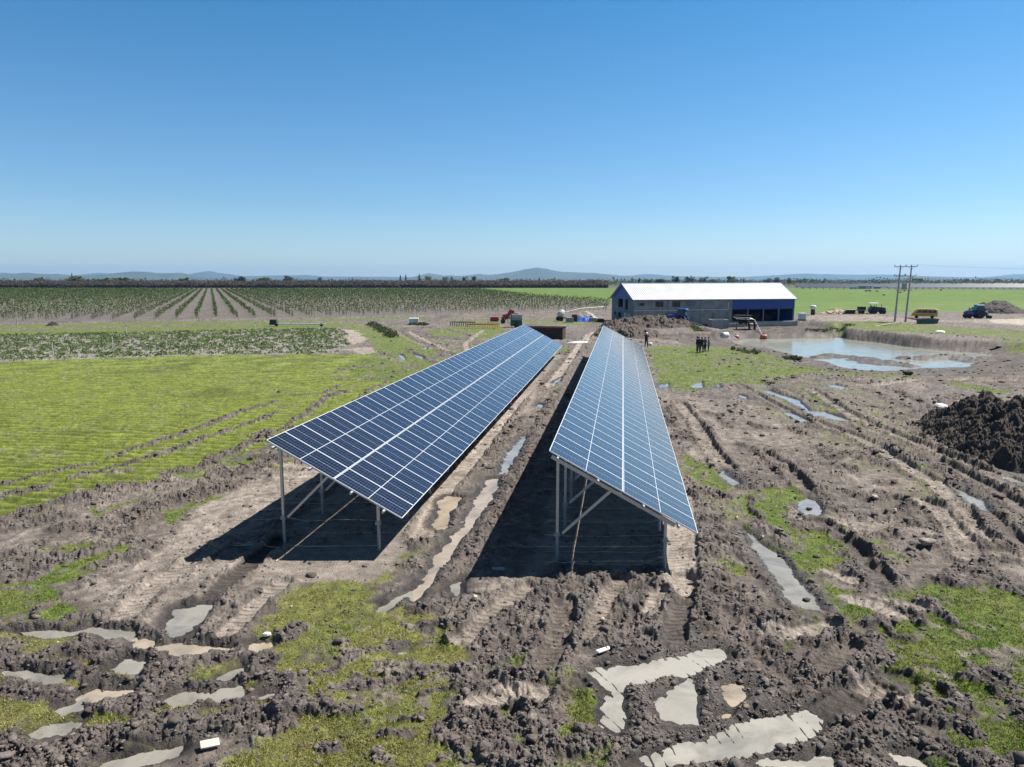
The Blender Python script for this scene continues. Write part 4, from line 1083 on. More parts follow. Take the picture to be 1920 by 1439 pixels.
def sample(px, py, *grids):
    """values of the ground grids at world points"""
    fr = np.interp(py, rows, np.arange(NR))
    zz = np.maximum(py * math.cos(TH) + H * math.sin(TH), 9.0)
    fc = np.interp(px / zz, us, np.arange(NC))
    i, j = np.clip(fr.astype(int), 0, NR - 2), np.clip(fc.astype(int), 0, NC - 2)
    a, b = fr - i, fc - j
    return [(g[i, j] * (1 - a) * (1 - b) + g[i + 1, j] * a * (1 - b) + g[i, j + 1] * (1 - a) * b + g[i + 1, j + 1] * a * b) for g in grids]


def gz(x, y):
    return float(sample(np.array([x]), np.array([y]), Z)[0][0])


# ------------------------------------------------------------------ water
TONES = {'grey': water_mat('grey_puddle_water', (.22, .21, .185)), 'beige': water_mat('beige_puddle_water', (.30, .255, .20)),
         'pale': water_mat('pale_puddle_water', (.285, .275, .245)), 'blue': water_mat('clear_puddle_water', (.22, .22, .21))}
M['pond'] = water_mat('green_pond_water', (.24, .245, .20), 0.16, 0.012, 3.0)


def sheet(name, P, z, m, grow):
    """level water surface filling an outline, its edge buried in the banks"""
    c = P.mean(0)
    q = []
    n = len(P)
    A = 0.5 * sum(P[i - 1][0] * P[i][1] - P[i][0] * P[i - 1][1] for i in range(n))
    for i in range(n):
        e = P[(i + 1) % n] - P[i - 1]
        nrm = np.array([e[1], -e[0]]) / (np.linalg.norm(e) + 1e-9) * (1 if A > 0 else -1)
        q.append(P[i] + nrm * grow)
    me = bpy.data.meshes.new(name)
    bm = bmesh.new()
    f = bm.faces.new([bm.verts.new((x, y, z)) for x, y in q])
    bmesh.ops.triangulate(bm, faces=[f])
    bmesh.ops.recalc_face_normals(bm, faces=bm.faces)
    for f in bm.faces:
        if f.normal.z < 0: f.normal_flip()
    bm.to_mesh(me)
    bm.free()
    me.materials.append(m)
    o = bpy.data.objects.new(name, me)
    COL.objects.link(o)
    return tag(o, kind='structure')


for k, (z, pts, tone, tr, P) in enumerate(PUD):
    sheet('puddle_water', P, WL + .0005 * (k % 9), TONES[tone], 0.30 if z == 'A' else 0.22)
sheet('pond_water', pond, PWL, M['pond'], 1.2)

# ------------------------------------------------------------------ turf, clods, crop (nobody could count these)
def blades(name, px, py, pz, hgt, col, per, m, lean=0.7, wid=0.16, spread=1.0):
    n = len(px)
    N_ = n * per
    ang = rng.random(N_) * 2 * np.pi
    ln = np.repeat(hgt, per) * (0.55 + 0.7 * rng.random(N_))
    off = np.repeat(hgt, per) * spread * rng.random(N_)
    oa = rng.random(N_) * 2 * np.pi
    bx, by, bz = np.repeat(px, per) + off * np.cos(oa), np.repeat(py, per) + off * np.sin(oa), np.repeat(pz, per)
    tl = lean * (0.3 + rng.random(N_))
    tx, ty, tz = bx + ln * tl * np.cos(ang), by + ln * tl * np.sin(ang), bz + ln / np.sqrt(1 + tl * tl)
    w = ln * wid
    sx, sy = -np.sin(ang) * w, np.cos(ang) * w
    V = np.empty((N_, 3, 3))
    V[:, 0] = np.stack([bx - sx, by - sy, bz - .005], -1)
    V[:, 1] = np.stack([bx + sx, by + sy, bz - .005], -1)
    V[:, 2] = np.stack([tx, ty, tz], -1)
    C_ = np.ones((N_, 3, 4))
    cc = np.repeat(col, per, 0) * (0.75 + 0.5 * rng.random((N_, 1)))
    C_[:, :, :3] = cc[:, None, :]
    o = np_mesh(name, V.reshape(-1, 3), np.arange(N_ * 3).reshape(-1, 3), m, False, {'tint': ('FLOAT_COLOR', C_.reshape(-1, 4))})
    return tag(o, kind='stuff')


NT = 820000
spy = 1640 - rng.random(NT) * (1640 - 655)
su = (rng.random(NT) - .5) * 1.84
sy = np.array([row_y(p) for p in np.linspace(650, 1660, 1000)])
ty_ = np.interp(spy, np.linspace(650, 1660, 1000), sy)
tx_ = su * (ty_ * math.cos(TH) + H * math.sin(TH))
gz_, gg, tt, rr = sample(tx_, ty_, Z, GA, TA, RA)
keep = rng.random(NT) < (gg ** 1.4) * np.where(ty_ > 32, 0.55, 0.45)
bx, by, bz, bt = tx_[keep], ty_[keep], gz_[keep], tt[keep]
pat = np.clip(0.5 + 1.2 * fbm(bx, by, 1.6, 4, 91), 0, 1)[:, None]
fine = rng.random((len(bx), 1))
c_l = np.array([.09, .155, .018]) * (1 - pat * .5) + np.array([.24, .23, .06]) * pat * .5
c_y = np.array([.14, .19, .024]) * (0.75 - pat * .6) + np.array([.32, .28, .10]) * (0.25 + pat * .6)
c_m = np.array([.16, .198, .033]) * (0.7 + 0.5 * pat)
bc = np.where(bt[:, None] > 1.5, c_m, np.where(bt[:, None] > .5, c_y, c_l))
bc = bc * (0.55 + 0.8 * fine)
straw = rng.random((len(bx), 1)) < np.where(bt[:, None] > 1.5, .05, np.where(bt[:, None] > .5, .36, .12))
bc = np.where(straw, np.array([.42, .36, .19]) * (0.7 + .5 * fine), bc)
bh = np.clip((0.030 + 0.035 * rng.random(len(bx))) * (1 + np.clip(by - 22, 0, 60) / 45) * np.where(bt > 1.5, .8, 1) * (0.8 + 0.5 * pat[:, 0] * 0 + 0.6 * np.clip(fbm(bx, by, 0.9, 3, 131), -.3, 1)), .015, .25)
blades('turf_grass', bx, by, bz, bh, bc, 4, M['blade'])
tag(bpy.data.objects['turf_grass'], 'short yellow green grass over the muddy ground', 'grass')

# clods lying on the mud
ico = bmesh.new()
bmesh.ops.create_icosphere(ico, subdivisions=1, radius=1)
IV = np.array([v.co[:] for v in ico.verts]); IF = np.array([[v.index for v in f.verts] for f in ico.faces])
ico.free()
ico = bmesh.new()
bmesh.ops.create_icosphere(ico, subdivisions=2, radius=1)
IV2 = np.array([v.co[:] for v in ico.verts]); IF2 = np.array([[v.index for v in f.verts] for f in ico.faces])
ico.free()


def lumps(px, py, pz, sz, col, big=False):
    iv, iff = (IV2, IF2) if big else (IV, IF)
    n = len(px)
    jit = 0.35 + 1.1 * rng.random((n, len(iv)))
    if big:
        jit = 0.62 + 0.35 * rng.random((n, len(iv))) + 0.55 * (fbm(np.tile(iv[:, 0], (n, 1)) + np.arange(n)[:, None] * 3.1, np.tile(iv[:, 1] + iv[:, 2] * .7, (n, 1)), 1.0, 3, 301))
    a = rng.random(n) * 2 * np.pi
    ca, sa = np.cos(a)[:, None], np.sin(a)[:, None]
    st = 0.75 + 0.6 * rng.random((n, 3))
    vx, vy, vz = iv[:, 0] * jit * st[:, :1], iv[:, 1] * jit * st[:, 1:2], iv[:, 2] * jit * 0.55 * st[:, 2:]
    V = np.stack([px[:, None] + sz[:, None] * (vx * ca - vy * sa), py[:, None] + sz[:, None] * (vx * sa + vy * ca), pz[:, None] + sz[:, None] * (vz + 0.12)], -1)
    T = (iff[None] + (np.arange(n) * len(iv))[:, None, None]).reshape(-1, 3)
    C_ = np.ones((n, len(iv), 4))
    C_[:, :, :3] = (col * (0.7 + 0.6 * rng.random((n, 1))))[:, None, :] * (0.85 + 0.3 * rng.random((n, len(iv), 1)))
    return V.reshape(-1, 3), T, C_.reshape(-1, 4)


def join(parts):
    V, T, C_, b = [], [], [], 0
    for v, t, c in parts:
        V.append(v); T.append(t + b); C_.append(c); b += len(v)
    return np.concatenate(V), np.concatenate(T), np.concatenate(C_)


NL = 310000
spy = 1640 - rng.random(NL) * (1640 - 625)
su = (rng.random(NL) - .5) * 1.84
sy = np.array([row_y(p) for p in np.linspace(620, 1660, 1000)])
ly = np.interp(spy, np.linspace(620, 1660, 1000), sy)
lx = su * (ly * math.cos(TH) + H * math.sin(TH))
lz, lg, lr, lw, lt = sample(lx, ly, Z, GA, RA, WETA, TA)
keep = rng.random(NL) < (np.clip(lr - .25, 0, 1) ** 1.5 * (1 - lg) * 0.6 + .045 * (lw < .3) * (lt < 1.2)) * np.clip(1.25 - ly / 110, .3, 1)
lx, ly, lz = lx[keep], ly[keep], lz[keep]
sz = np.clip(np.exp(rng.normal(-4.0, .60, len(lx))) * (1 + np.clip(ly - 17, 0, 60) / 13), .008, .22)
lcol = (.62 + .38 * sstep(40, 16, ly))[:, None] * np.tile(np.array([.135, .115, .103]), (len(lx), 1)) * (1 + .35 * fbm(lx, ly, 2.0, 3, 141))[:, None]
bigs = sz > 0.075
V, T, C_ = join([lumps(lx[~bigs], ly[~bigs], lz[~bigs], sz[~bigs], lcol[~bigs]), lumps(lx[bigs], ly[bigs], lz[bigs], sz[bigs], lcol[bigs], True)])
o = np_mesh('mud_clods', V, T, M['clod'], False, {'tint': ('FLOAT_COLOR', C_)})
tag(o, 'grey brown clods of torn up mud along the ruts', 'mud', kind='stuff')

# ------------------------------------------------------------------ solar arrays
PHI, BETA = R(8.829), R(27.97)
MW, ML, PITCH, GAP = 1.134, 2.278, 1.149, 0.024
glass_mb = MB().box((ML / 2, MW / 2, -0.006), (ML - 0.02, MW - 0.02, 0.010))
fr_mb = MB()
for y in (0.0085, MW - 0.0085):
    fr_mb.box((ML / 2, y, -0.017), (ML, 0.017, 0.036))
for x in (0.0085, ML - 0.0085):
    fr_mb.box((x, MW / 2, -0.017), (0.017, MW - 0.034, 0.0355))
mod0 = glass_mb.build('solar_module', M['cells'])
frame0 = fr_mb.build('frame', M['alu'])
mod_me, fr_me = mod0.data, frame0.data
bpy.data.objects.remove(mod0)
bpy.data.objects.remove(frame0)
Rb = Matrix.Rotation(BETA, 3, 'Y')


def on_slope(v, u, off=0.0):
    """point on the table: v down the slope from the high edge, u along the row, off along its normal"""
    p = Rb @ Vector((v, 0, off))
    return Vector((p.x, u, p.z))


def solar_array(x, y, z, n, u0, label):
    t = thing('solar_array', label, 'solar array', (x, y, 0), -PHI, 'solar arrays in two long rows')
    up = Vector((0, 0, z))
    for k in range(n):
        for tier in (0, 1):
            o = bpy.data.objects.new('solar_module', mod_me)
            COL.objects.link(o)
            o.parent = t
            o.location = up + on_slope(tier * (ML + GAP), k * PITCH)
            o.rotation_euler = (rng.normal(0, .0012), BETA + rng.normal(0, .0012), 0)
            f = bpy.data.objects.new('frame', fr_me)
            COL.objects.link(f)
            f.parent = o
    Ltot = n * PITCH
    for v in (0.30, 1.55, 2.95, 4.02):                      # purlins run the length of the row
        a, b = up + on_slope(v, -0.16, -0.075), up + on_slope(v, Ltot + 0.12, -0.075)
        mb = MB()
        mb.box((a + b) / 2, (0.055, (b - a).length, 0.075), (0, BETA, 0))
        mb.build('purlin', M['galv'], t)
    npair = int((Ltot - u0) / 2.78) + 1
    for k in range(npair):
        u = u0 + k * 2.78
        a, b = up + on_slope(0.14, u, -0.165), up + on_slope(3.98, u, -0.165)
        MB().box((a + b) / 2, ((b - a).length, 0.06, 0.105), (0, BETA, 0)).build('rafter', M['galv'], t)
        for v, hc in ((0.36, 0.80), (3.72, 0.80)):
            top = up + on_slope(v, u, -0.20)
            px = top.x
            po = MB().box((px, u + 0.01, (hc + top.z) / 2), (0.075, 0.075, top.z - hc)).build('post', M['galv'], t)
            pl = MB().tube((px, u, -0.5), (px, u, hc + 0.06), 0.052, n=12)
            pl.build('pile', M['pile'], po)
            cl = MB().box((px, u, hc), (0.17, 0.13, 0.035)).box((px, u, hc + 0.05), (0.13, 0.11, 0.07)).tube((px - .11, u, hc + .02), (px + .11, u, hc + .02), 0.014, n=6)
            cl.build('clamp', M['pile'], po)
        top = up + on_slope(2.02, u, -0.20)
        a = Vector((0.36 * math.cos(BETA) + 0.05, u, 0.86))
        d = top - a
        MB().box((a + top) / 2, (d.length, 0.05, 0.07), (0, -math.atan2(d.z, d.x), 0)).build('brace', M['galv'], t)
    return t


arr1 = solar_array(-7.1394, 20.0882, 3.295, 48, 0.374, 'solar array on the grass field side, darker blue, longer low edge seen')
arr2 = solar_array(1.0251, 18.9128, 3.272, 48, 0.164, 'solar array nearer the pond, its tilted face shining pale')


def cord(name, pts, r, m, label, cat, group=None, lift=0.02):
    P = []
    for a, b in zip(pts[:-1], pts[1:]):
        for k in range(8):
            P.append((a[0] + (b[0] - a[0]) * k / 8, a[1] + (b[1] - a[1]) * k / 8))
    P.append(pts[-1])
    P = np.array([(p[0], p[1]) for p in P])
    zz = sample(P[:, 0], P[:, 1], Z)[0]
    zz = np.maximum(zz, np.convolve(np.pad(zz, 3, mode='edge'), np.ones(7) / 7, 'valid'))
    V3 = [Vector((p[0], p[1], zq + lift)) for p, zq in zip(P, zz)]
    return tag(MB().path(V3, r, 6).build(name, m), label, cat, group)


cord('cord', [zp('p', [q])[0] for q in ((517, 1055), (560, 1019), (610, 978), (670, 929), (760, 856), (860, 776))], 0.014, M['cord'], 'taut pale cord laid along the ground under the darker solar array', 'cord')
pts = [zp('p', [q])[0] for q in ((1071, 1083), (1069, 1060), (1074, 1030), (1080, 1000), (1087, 965), (1092, 938), (1097, 905), (1105, 860))]
pts = [p + np.array([rng.normal(0, .03), 0]) for p in pts]
cord('rope', pts, 0.024, M['cord'], 'thick brown rope winding along the ground under the shining solar array', 'rope')
for px0, px1, ys, lab in ((380, 716, (873, 903, 943, 978, 1026), 'thin pale string across the shaded ground under the darker array'),
                          (1020, 1246, (897, 918, 954, 982, 1006, 1036, 1061), 'thin pale string across the shaded ground under the shining array')):
    for yy in ys:
        k = (yy - ys[0]) / (ys[-1] - ys[0])
        xa = px0 + (200 * (1 - k) if px0 < 500 else -0)
        pts = [zp('p', [(xa + (px1 - xa) * t, yy + rng.normal(0, 2.0))])[0] for t in np.linspace(0, 1, 7)]
        cord('string', pts, 0.012, M['string'], lab, 'string', 'strings laid under the arrays')

# ------------------------------------------------------------------ the shed
A0 = at(1187, 606.5)
ang = math.atan2(8.0, 33.0)
BL, BW, EAVE, RIDGE = 33.9, 10.8, 4.42, 7.25
shed = thing('farm_shed', 'long concrete and blue farm shed with a white ribbed roof', 'shed', (A0.x, A0.y, 0), ang)
XS = 20.4
TW = 0.22


def wall_with_holes(mb, x0, x1, z0, z1, holes, y0, y1, m=0):
    """upright wall along x from y0 to y1 with rectangular openings"""
    xs = sorted({x0, x1, *[q for a in holes for q in a[:2]]})
    zs = sorted({z0, z1, *[q for a in holes for q in a[2:]]})
    for xa, xb in zip(xs[:-1], xs[1:]):
        for za, zb in zip(zs[:-1], zs[1:]):
            cx, cz = (xa + xb) / 2, (za + zb) / 2
            if any(a[0] < cx < a[1] and a[2] < cz < a[3] for a in holes): continue
            mb.box((cx, (y0 + y1) / 2, cz), (xb - xa, abs(y1 - y0), zb - za), m=m)


FW = [(1.15, 2.15, 3.20, 3.70), (4.35, 5.95, 2.95, 4.00), (7.80, 9.45, 2.95, 4.00)]
mb = MB()
wall_with_holes(mb, 0, XS, -0.4, EAVE, FW, 0, TW)
wall_with_holes(mb, 0, XS, -0.4, EAVE, [], BW - TW, BW)
mb.build('wall', M['conc'], shed)
mb = MB()
for x in (0.10, 6.9, 13.6, XS - .1):
    mb.box((x, -0.012, 2.0), (0.16, 0.025, 4.8))
mb.box((11.55, -0.006, 3.45), (2.1, 0.012, 1.1))
mb.build('pilaster', M['conc_blue'], shed)
for a in FW:
    w = MB()
    x0, x1, z0, z1 = a
    for zz in (z0 + .03, z1 - .03): w.box(((x0 + x1) / 2, 0.12, zz), (x1 - x0, 0.06, 0.06))
    for xx in (x0 + .03, x1 - .03, (x0 + x1) / 2): w.box((xx, 0.12, (z0 + z1) / 2), (0.05, 0.05, z1 - z0 - .12))
    wo = w.build('window', M['tractor_dark'], shed)
    MB().box(((x0 + x1) / 2, 0.16, (z0 + z1) / 2), (x1 - x0, 0.01, z1 - z0)).build('pane', M['glass'], wo)
# gable end: built along y, turned into x=0 plane
GH = [(1.75, 2.75, -0.2, 0.1)]
mb = MB()
holes = [(3.2, 4.1, 0.1, 1.55), (6.5, 7.3, 2.85, 2.86), (5.2, 7.4, 2.95, 4.35), (2.6, 3.9, 2.5, 4.40), (8.2, 9.2, 0.9, 1.7)]
holes = [(2.7, 3.9, 2.35, 4.36), (5.1, 7.4, 2.75, 4.38), (5.9, 7.4, 0.75, 1.75), (8.6, 9.4, 1.1, 1.8)]
wall_with_holes(mb, TW, BW - TW, -0.4, EAVE, holes, 0, TW)
gv = [(-1 * 0 + y, x, z) for x, y, z in mb.v]
mb2 = MB(); mb2.v, mb2.f, mb2.m = [(y, x, z) for x, y, z in mb.v], mb.f, mb.m
mb2.build('gable_wall', M['conc_blue'], shed)
for a in holes:
    w = MB()
    for zz in (a[2] + .03, a[3] - .03): w.box((0.10, (a[0] + a[1]) / 2, zz), (0.08, a[1] - a[0], 0.06))
    for yy in (a[0] + .03, a[1] - .03): w.box((0.10, yy, (a[2] + a[3]) / 2), (0.08, 0.06, a[3] - a[2] - .12))
    w.build('window_opening', M['tractor_dark'], shed)
# back gable with a hole to the field
mb = MB()
mb.v = []
mb.prism([(0, EAVE), (BW, EAVE), (BW / 2, RIDGE - .05)], 0, 0.1)
tri = MB(); tri.v, tri.f, tri.m = [(y - .04, x, z) for x, y, z in mb.v], mb.f, mb.m
tri.build('gable_cladding', M['blue_sheet'], shed)
tri = MB(); tri.v, tri.f, tri.m = [(y + BL - .06, x, z) for x, y, z in mb.v], mb.f, mb.m
tri.build('gable_cladding', M['blue_sheet'], shed)
# blue sheeting of the open bays, ribs 0.25 m
def ribbed(x0, x1, z0, z1, y, dep=0.03, pitch=0.30):
    n = int((x1 - x0) / (pitch / 4))
    vs_, fs = [], []
    for i in range(n + 1):
        x = x0 + (x1 - x0) * i / n
        yy = y - (dep if (i % 4) in (1, 2) else 0)
        vs_ += [(x, yy, z0), (x, yy, z1)]
    for i in range(n):
        fs.append((2 * i, 2 * i + 2, 2 * i + 3, 2 * i + 1))
    return MB().add(vs_, fs)
ribbed(XS, BL, 2.42, EAVE - .02, -0.02).build('front_cladding', M['blue_sheet'], shed)
mb = MB()
mb.box(((XS + BL) / 2, BW - .1, 2.0), (BL - XS, 0.12, 4.8)).box((BL - .06, BW / 2, 2.0), (0.1, BW - .3, 4.8)).box((XS + .08, BW / 2, 2.0), (0.14, BW - .5, 4.8))
mb.build('bay_wall', M['blue_sheet'], shed)
mb = MB().box((BL - .02, 5.4, 1.1), (0.04, 9.0, 2.6))
for k, x in enumerate((XS + 3.35, XS + 6.75, XS + 10.1, BL - .12)):
    MB().box((x, 0.14, 1.1), (0.22, 0.24, 2.7)).build('bay_column', M['conc_blue'], shed)
MB().box(((XS + BL) / 2, 0.14, 2.36), (BL - XS, 0.16, 0.18)).build('lintel_beam', M['tractor_dark'], shed)
MB().box(((XS + BL) / 2 - .4, 0.1, -0.45), (BL - XS + 1.6, 1.6, 0.9)).build('plinth', M['conc_pale'], shed, bevel=0.02)
MB().box((XS / 2 + 2, BW / 2, -0.1), (XS + 6, BW - .6, 0.2)).build('floor_slab', M['conc'], shed)
mb = MB()
for x, z, s in ((XS + 1.6, .45, .9), (XS + 4.6, .6, 1.1), (XS + 5.6, .4, .8), (XS + 8.2, .7, 1.2), (XS + 11.2, .5, 1.0)):
    mb.box((x, 4.5 + s, z), (s * 1.5, s, z * 2), (0, 0, s))
    mb.tube((x - .4, 3.4, .1), (x - .4, 3.4, 1.2 * s), .18, .12)
mb.build('stored_machinery', M['tractor_dark'], shed)
# roof: two ribbed slopes
def slope(y0, y1, z0, z1):
    n = int((BL + .7) / 0.1)
    vs_, fs = [], []
    nx, nz = -(z1 - z0), (y1 - y0)
    l_ = math.hypot(nx, nz); nx, nz = nx / l_, nz / l_
    if nz < 0: nx, nz = -nx, -nz
    for i in range(n + 1):
        x = -0.35 + (BL + .7) * i / n
        o = 0.05 if (i % 4) in (1, 2) else 0
        vs_ += [(x, y0 + nx * o, z0 + nz * o), (x, y1 + nx * o, z1 + nz * o)]
    for i in range(n):
        fs.append((2 * i, 2 * i + 2, 2 * i + 3, 2 * i + 1))
    return MB().add(vs_, fs)
tl = (RIDGE - EAVE) / (BW / 2)
rf = slope(-0.35, BW / 2, EAVE + .05 - .35 * tl, RIDGE + .05).build('roof', M['roof_white'], shed)
slope(BW + .35, BW / 2, EAVE + .05 - .35 * tl, RIDGE + .05).build('roof', M['roof_white'], shed)
mb = MB()
mb.prism([(0, 0)] * 0 or [(BW / 2 - .22, RIDGE - .02), (BW / 2, RIDGE + .12), (BW / 2 + .22, RIDGE - .02), (BW / 2, RIDGE + .06)], -0.4, BL + .4)
rc = MB(); rc.v, rc.f, rc.m = [(y, x, z) for x, y, z in mb.v], mb.f, mb.m
rc.build('ridge_cap', M['blue_sheet'], rf)
mb = MB()
for yy0, zz0, yy1, zz1 in ((-.37, EAVE - .15, BW / 2, RIDGE + .04), (BW + .37, EAVE - .15, BW / 2, RIDGE + .04)):
    for x in (-0.37, BL + .37):
        d = Vector((0, yy1 - yy0, zz1 - zz0))
        mb.box((x, (yy0 + yy1) / 2, (zz0 + zz1) / 2), (0.05, d.length, 0.22), (math.atan2(d.z, d.y), 0, 0))
mb.box((BL / 2, -0.33, EAVE - .16), (BL + .7, 0.05, 0.12))
mb.build('eave_trim', M['blue_sheet'], shed)
mb = MB().path([(0.1, -0.10, 2.30), (19.4, -0.10, 2.38), (19.4, -0.10, 3.75)], 0.05, 8)
mb.build('pipe', M['white'], shed)
for y, z, s in ((3.4, 1.25, .9), (1.7, 1.15, .8)):
    b = MB().box((-0.14, y, z), (0.28, s, 1.0)).build('meter_box', M['white_dirty'], shed, bevel=0.02)
    MB().box((-0.287, y, z + .1), (0.012, s * .6, 0.4)).build('meter_door', M['grey'], b)
MB().box((XS - 4.1, -0.05, 1.0), (0.35, 0.09, 1.7)).build('ladder', M['conc_blue'], shed)

# ------------------------------------------------------------------ vehicles
def wheel(parent, c, r, w, rimm, lugs=True):
    ax = (0, 1, 0)
    t = MB().lathe(c, ax, [(-w / 2, r * .58), (-w / 2, r * .86), (-w * .38, r * .95), (w * .38, r * .95), (w / 2, r * .86), (w / 2, r * .58)], 24)
    if lugs:
        for k in range(18):
            a = 2 * math.pi * k / 18
            for sd_ in (-1, 1):
                aa = a + (0.17 if sd_ > 0 else 0)
                t.box((c[0] + math.cos(aa) * r * .965, c[1] + sd_ * w * .22, c[2] + math.sin(aa) * r * .965), (r * .09, w * .46, r * .07), (0, -aa, 0))
    wo = MB().lathe(c, ax, [(-w * .16, r * .02), (-w * .3, r * .25), (-w * .34, r * .58), (w * .34, r * .58), (w * .3, r * .25), (w * .16, r * .02)], 20).build('wheel', rimm, parent)
    t.build('tyre', M['black'], wo)
    return wo


def tractor(label, loc, rz, paint_, cab='cab', loader=False, rim=None, group='blue tractors'):
    """faces +x, axle of the big wheels at x=0"""
    t = thing('tractor', label, 'tractor', loc, rz, group)
    hood = [[(x, y * w, z0 + (z1 - z0) * k) for y, k in ((-1, 0), (1, 0), (1, .75), (.72, 1), (-.72, 1), (-1, .75))] for x, w, z0, z1 in
            ((0.55, .40, .75, 1.72), (1.2, .40, .75, 1.70), (2.2, .37, .75, 1.60), (2.62, .33, .72, 1.48), (2.75, .25, .75, 1.25))]
    MB().loft(hood).build('hood', paint_, t, bevel=0.03)
    MB().box((2.765, 0, 1.02), (0.03, 0.42, 0.42)).build('grille', M['tractor_dark'], t)
    for s in (-1, 1):
        MB().box((2.70, s * .26, 1.32), (0.06, 0.14, 0.10)).build('headlight', M['glass'], t)
    MB().box((0.9, 0, 0.72), (3.3, 0.42, 0.42)).box((-0.1, 0, .8), (1.1, .8, .6)).box((2.1, 0, .52), (.25, 1.3, .14)).box((0, 0, .82), (.3, 1.5, .26)).build('chassis', M['tractor_dark'], t)
    for s in (-1, 1):
        wheel(t, (0, s * .86, .82), .82, .46, rim or M['white_dirty'])
        wheel(t, (2.12, s * .80, .54), .54, .34, rim or M['white_dirty'])
        pr = [(-.95, .95), (-.78, 1.45), (-.3, 1.78), (.35, 1.76), (.72, 1.4), (.82, 1.05), (.74, 1.02), (.6, 1.35), (.3, 1.66), (-.28, 1.68), (-.7, 1.38), (-.86, .95)]
        MB().prism(pr, s * .62, s * 1.12).build('fender', paint_, t)
    MB().tube((1.75, -.30, 1.6), (1.75, -.30, 2.35), .045).tube((1.75, -.3, 1.75), (1.75, -.3, 2.1), .075).build('exhaust', M['tractor_dark'], t)
    if cab == 'cab':
        pts = [(-.75, 1.2), (.62, 1.2), (.80, 1.75), (.55, 2.62), (-.62, 2.62), (-.82, 1.8)]
        c = MB()
        for s in (-1, 1):
            y = s * .72
            for a, b in zip(pts, pts[1:] + pts[:1]):
                c.tube((a[0], y, a[1]), (b[0], y * (.94 if b[1] > 2 else 1), b[1]), .045, n=6)
            c.tube((-.1, y, 1.2), (-.1, y * .95, 2.62), .04, n=6)
        cb = c.build('cab', M['tractor_dark'], t)
        for s in (-1, 1):
            MB().prism([(p[0] * .97, p[1]) for p in pts], s * .69, s * .705).build('window', M['glass_green'], cb)
        MB().box((.71, 0, 2.05), (.02, 1.3, 1.1), (0, -.22, 0)).build('windscreen', M['glass_green'], cb)
        MB().box((-.74, 0, 2.1), (.02, 1.3, 1.0), (0, .18, 0)).build('rear_window', M['glass_green'], cb)
        MB().loft([[(x * k, y * k, z) for x, y in ((-.92, -.8), (.78, -.8), (.78, .8), (-.92, .8))] for z, k in ((2.60, .97), (2.66, 1.03), (2.76, 1.0), (2.84, .8))]).build('roof', paint_, cb)
        MB().box((0, 0, 1.15), (1.5, 1.4, .2)).box((-.25, 0, 1.6), (.3, .5, .8)).build('cab_floor', M['tractor_dark'], cb)
        for s in (-1, 1):
            MB().tube((.6, s * .75, 2.2), (.85, s * 1.1, 2.25), .02, n=5).box((.86, s * 1.12, 2.12), (.05, .18, .34)).build('mirror', M['tractor_dark'], cb)
    else:
        c = MB()
        for s in (-1, 1):
            c.tube((-.55, s * .6, 1.3), (-.55, s * .6, 2.50), .04, n=6).tube((.5, s * .55, 1.5), (.5, s * .55, 2.50), .03, n=6)
        c.box((-.05, 0, 1.3), (1.3, .9, .1)).build('roll_frame', M['tractor_dark'], t)
        MB().loft([[(x * k, y * k, z) for x, y in ((-.95, -.8), (.95, -.8), (.95, .8), (-.95, .8))] for z, k in ((2.50, 1.0), (2.57, 1.0), (2.62, .85))]).build('canopy', M['white'], t)
        MB().box((-.3, 0, 1.42), (.5, .5, .14)).box((-.56, 0, 1.7), (.12, .5, .5)).build('seat', M['black'], t)
        MB().tube((.45, 0, 1.55), (.2, 0, 1.85), .025, n=6).lathe((.2, 0, 1.85), (-.6, 0, .8), [(-.02, .2), (.02, .2)], 14).build('steering_wheel', M['black'], t)
    if loader:
        ar = MB()
        for s in (-1, 1):
            ar.tube((.5, s * .55, 1.0), (.5, s * .55, 1.75), .07, n=6)
            for a, b in zip([(.5, 1.75), (2.2, 2.05), (3.5, 1.55)], [(2.2, 2.05), (3.5, 1.55), (3.6, 1.5)]):
                ar.box(((a[0] + b[0]) / 2, s * .55, (a[1] + b[1]) / 2), (math.hypot(b[0] - a[0], b[1] - a[1]) + .08, .09, .18), (0, -math.atan2(b[1] - a[1], b[0] - a[0]), 0))
        ar.tube((3.3, -.55, 1.6), (3.3, .55, 1.6), .06)
        lo = ar.build('loader_arm', paint_, t)
        MB().prism([(3.55, 1.75), (3.5, 1.2), (3.85, 1.05), (4.2, 1.15), (4.15, 1.22), (3.85, 1.15), (3.6, 1.28), (3.62, 1.75)], -.95, .95).build('bucket', M['tractor_dark'], lo)
    return t


q = at(1826, 597.5)
tr1 = tractor('blue cab tractor facing the yellow van, dirt heap behind it', (q.x + 1.2, q.y + .5, 0), R(172), M['tractor_blue'], 'cab')
mb = MB().box((0, 0, .55), (.9, 1.6, .12)).box((.35, 0, .9), (.12, 1.2, .7)).tube((-.4, -.6, .5), (.6, .2, .95), .06).tube((-.4, .6, .5), (.6, .2, .95), .06)
imp = thing('tractor_implement', 'green and white implement hitched behind the blue cab tractor', 'implement', (q.x + 3.0, q.y + .3, 0), R(172))
mb.build('frame', M['green_paint'], imp)
MB().box((-.1, -.5, 1.0), (.5, .06, .9), (0, .6, 0)).build('guard', M['white'], imp)
mb = MB()
for k in range(4): mb.lathe((-.3, -.6 + .4 * k, .32), (0.3, 1, 0), [(-.02, .30), (0, .33), (.02, .30)], 16)
mb.build('disc_gang', M['tractor_dark'], imp)

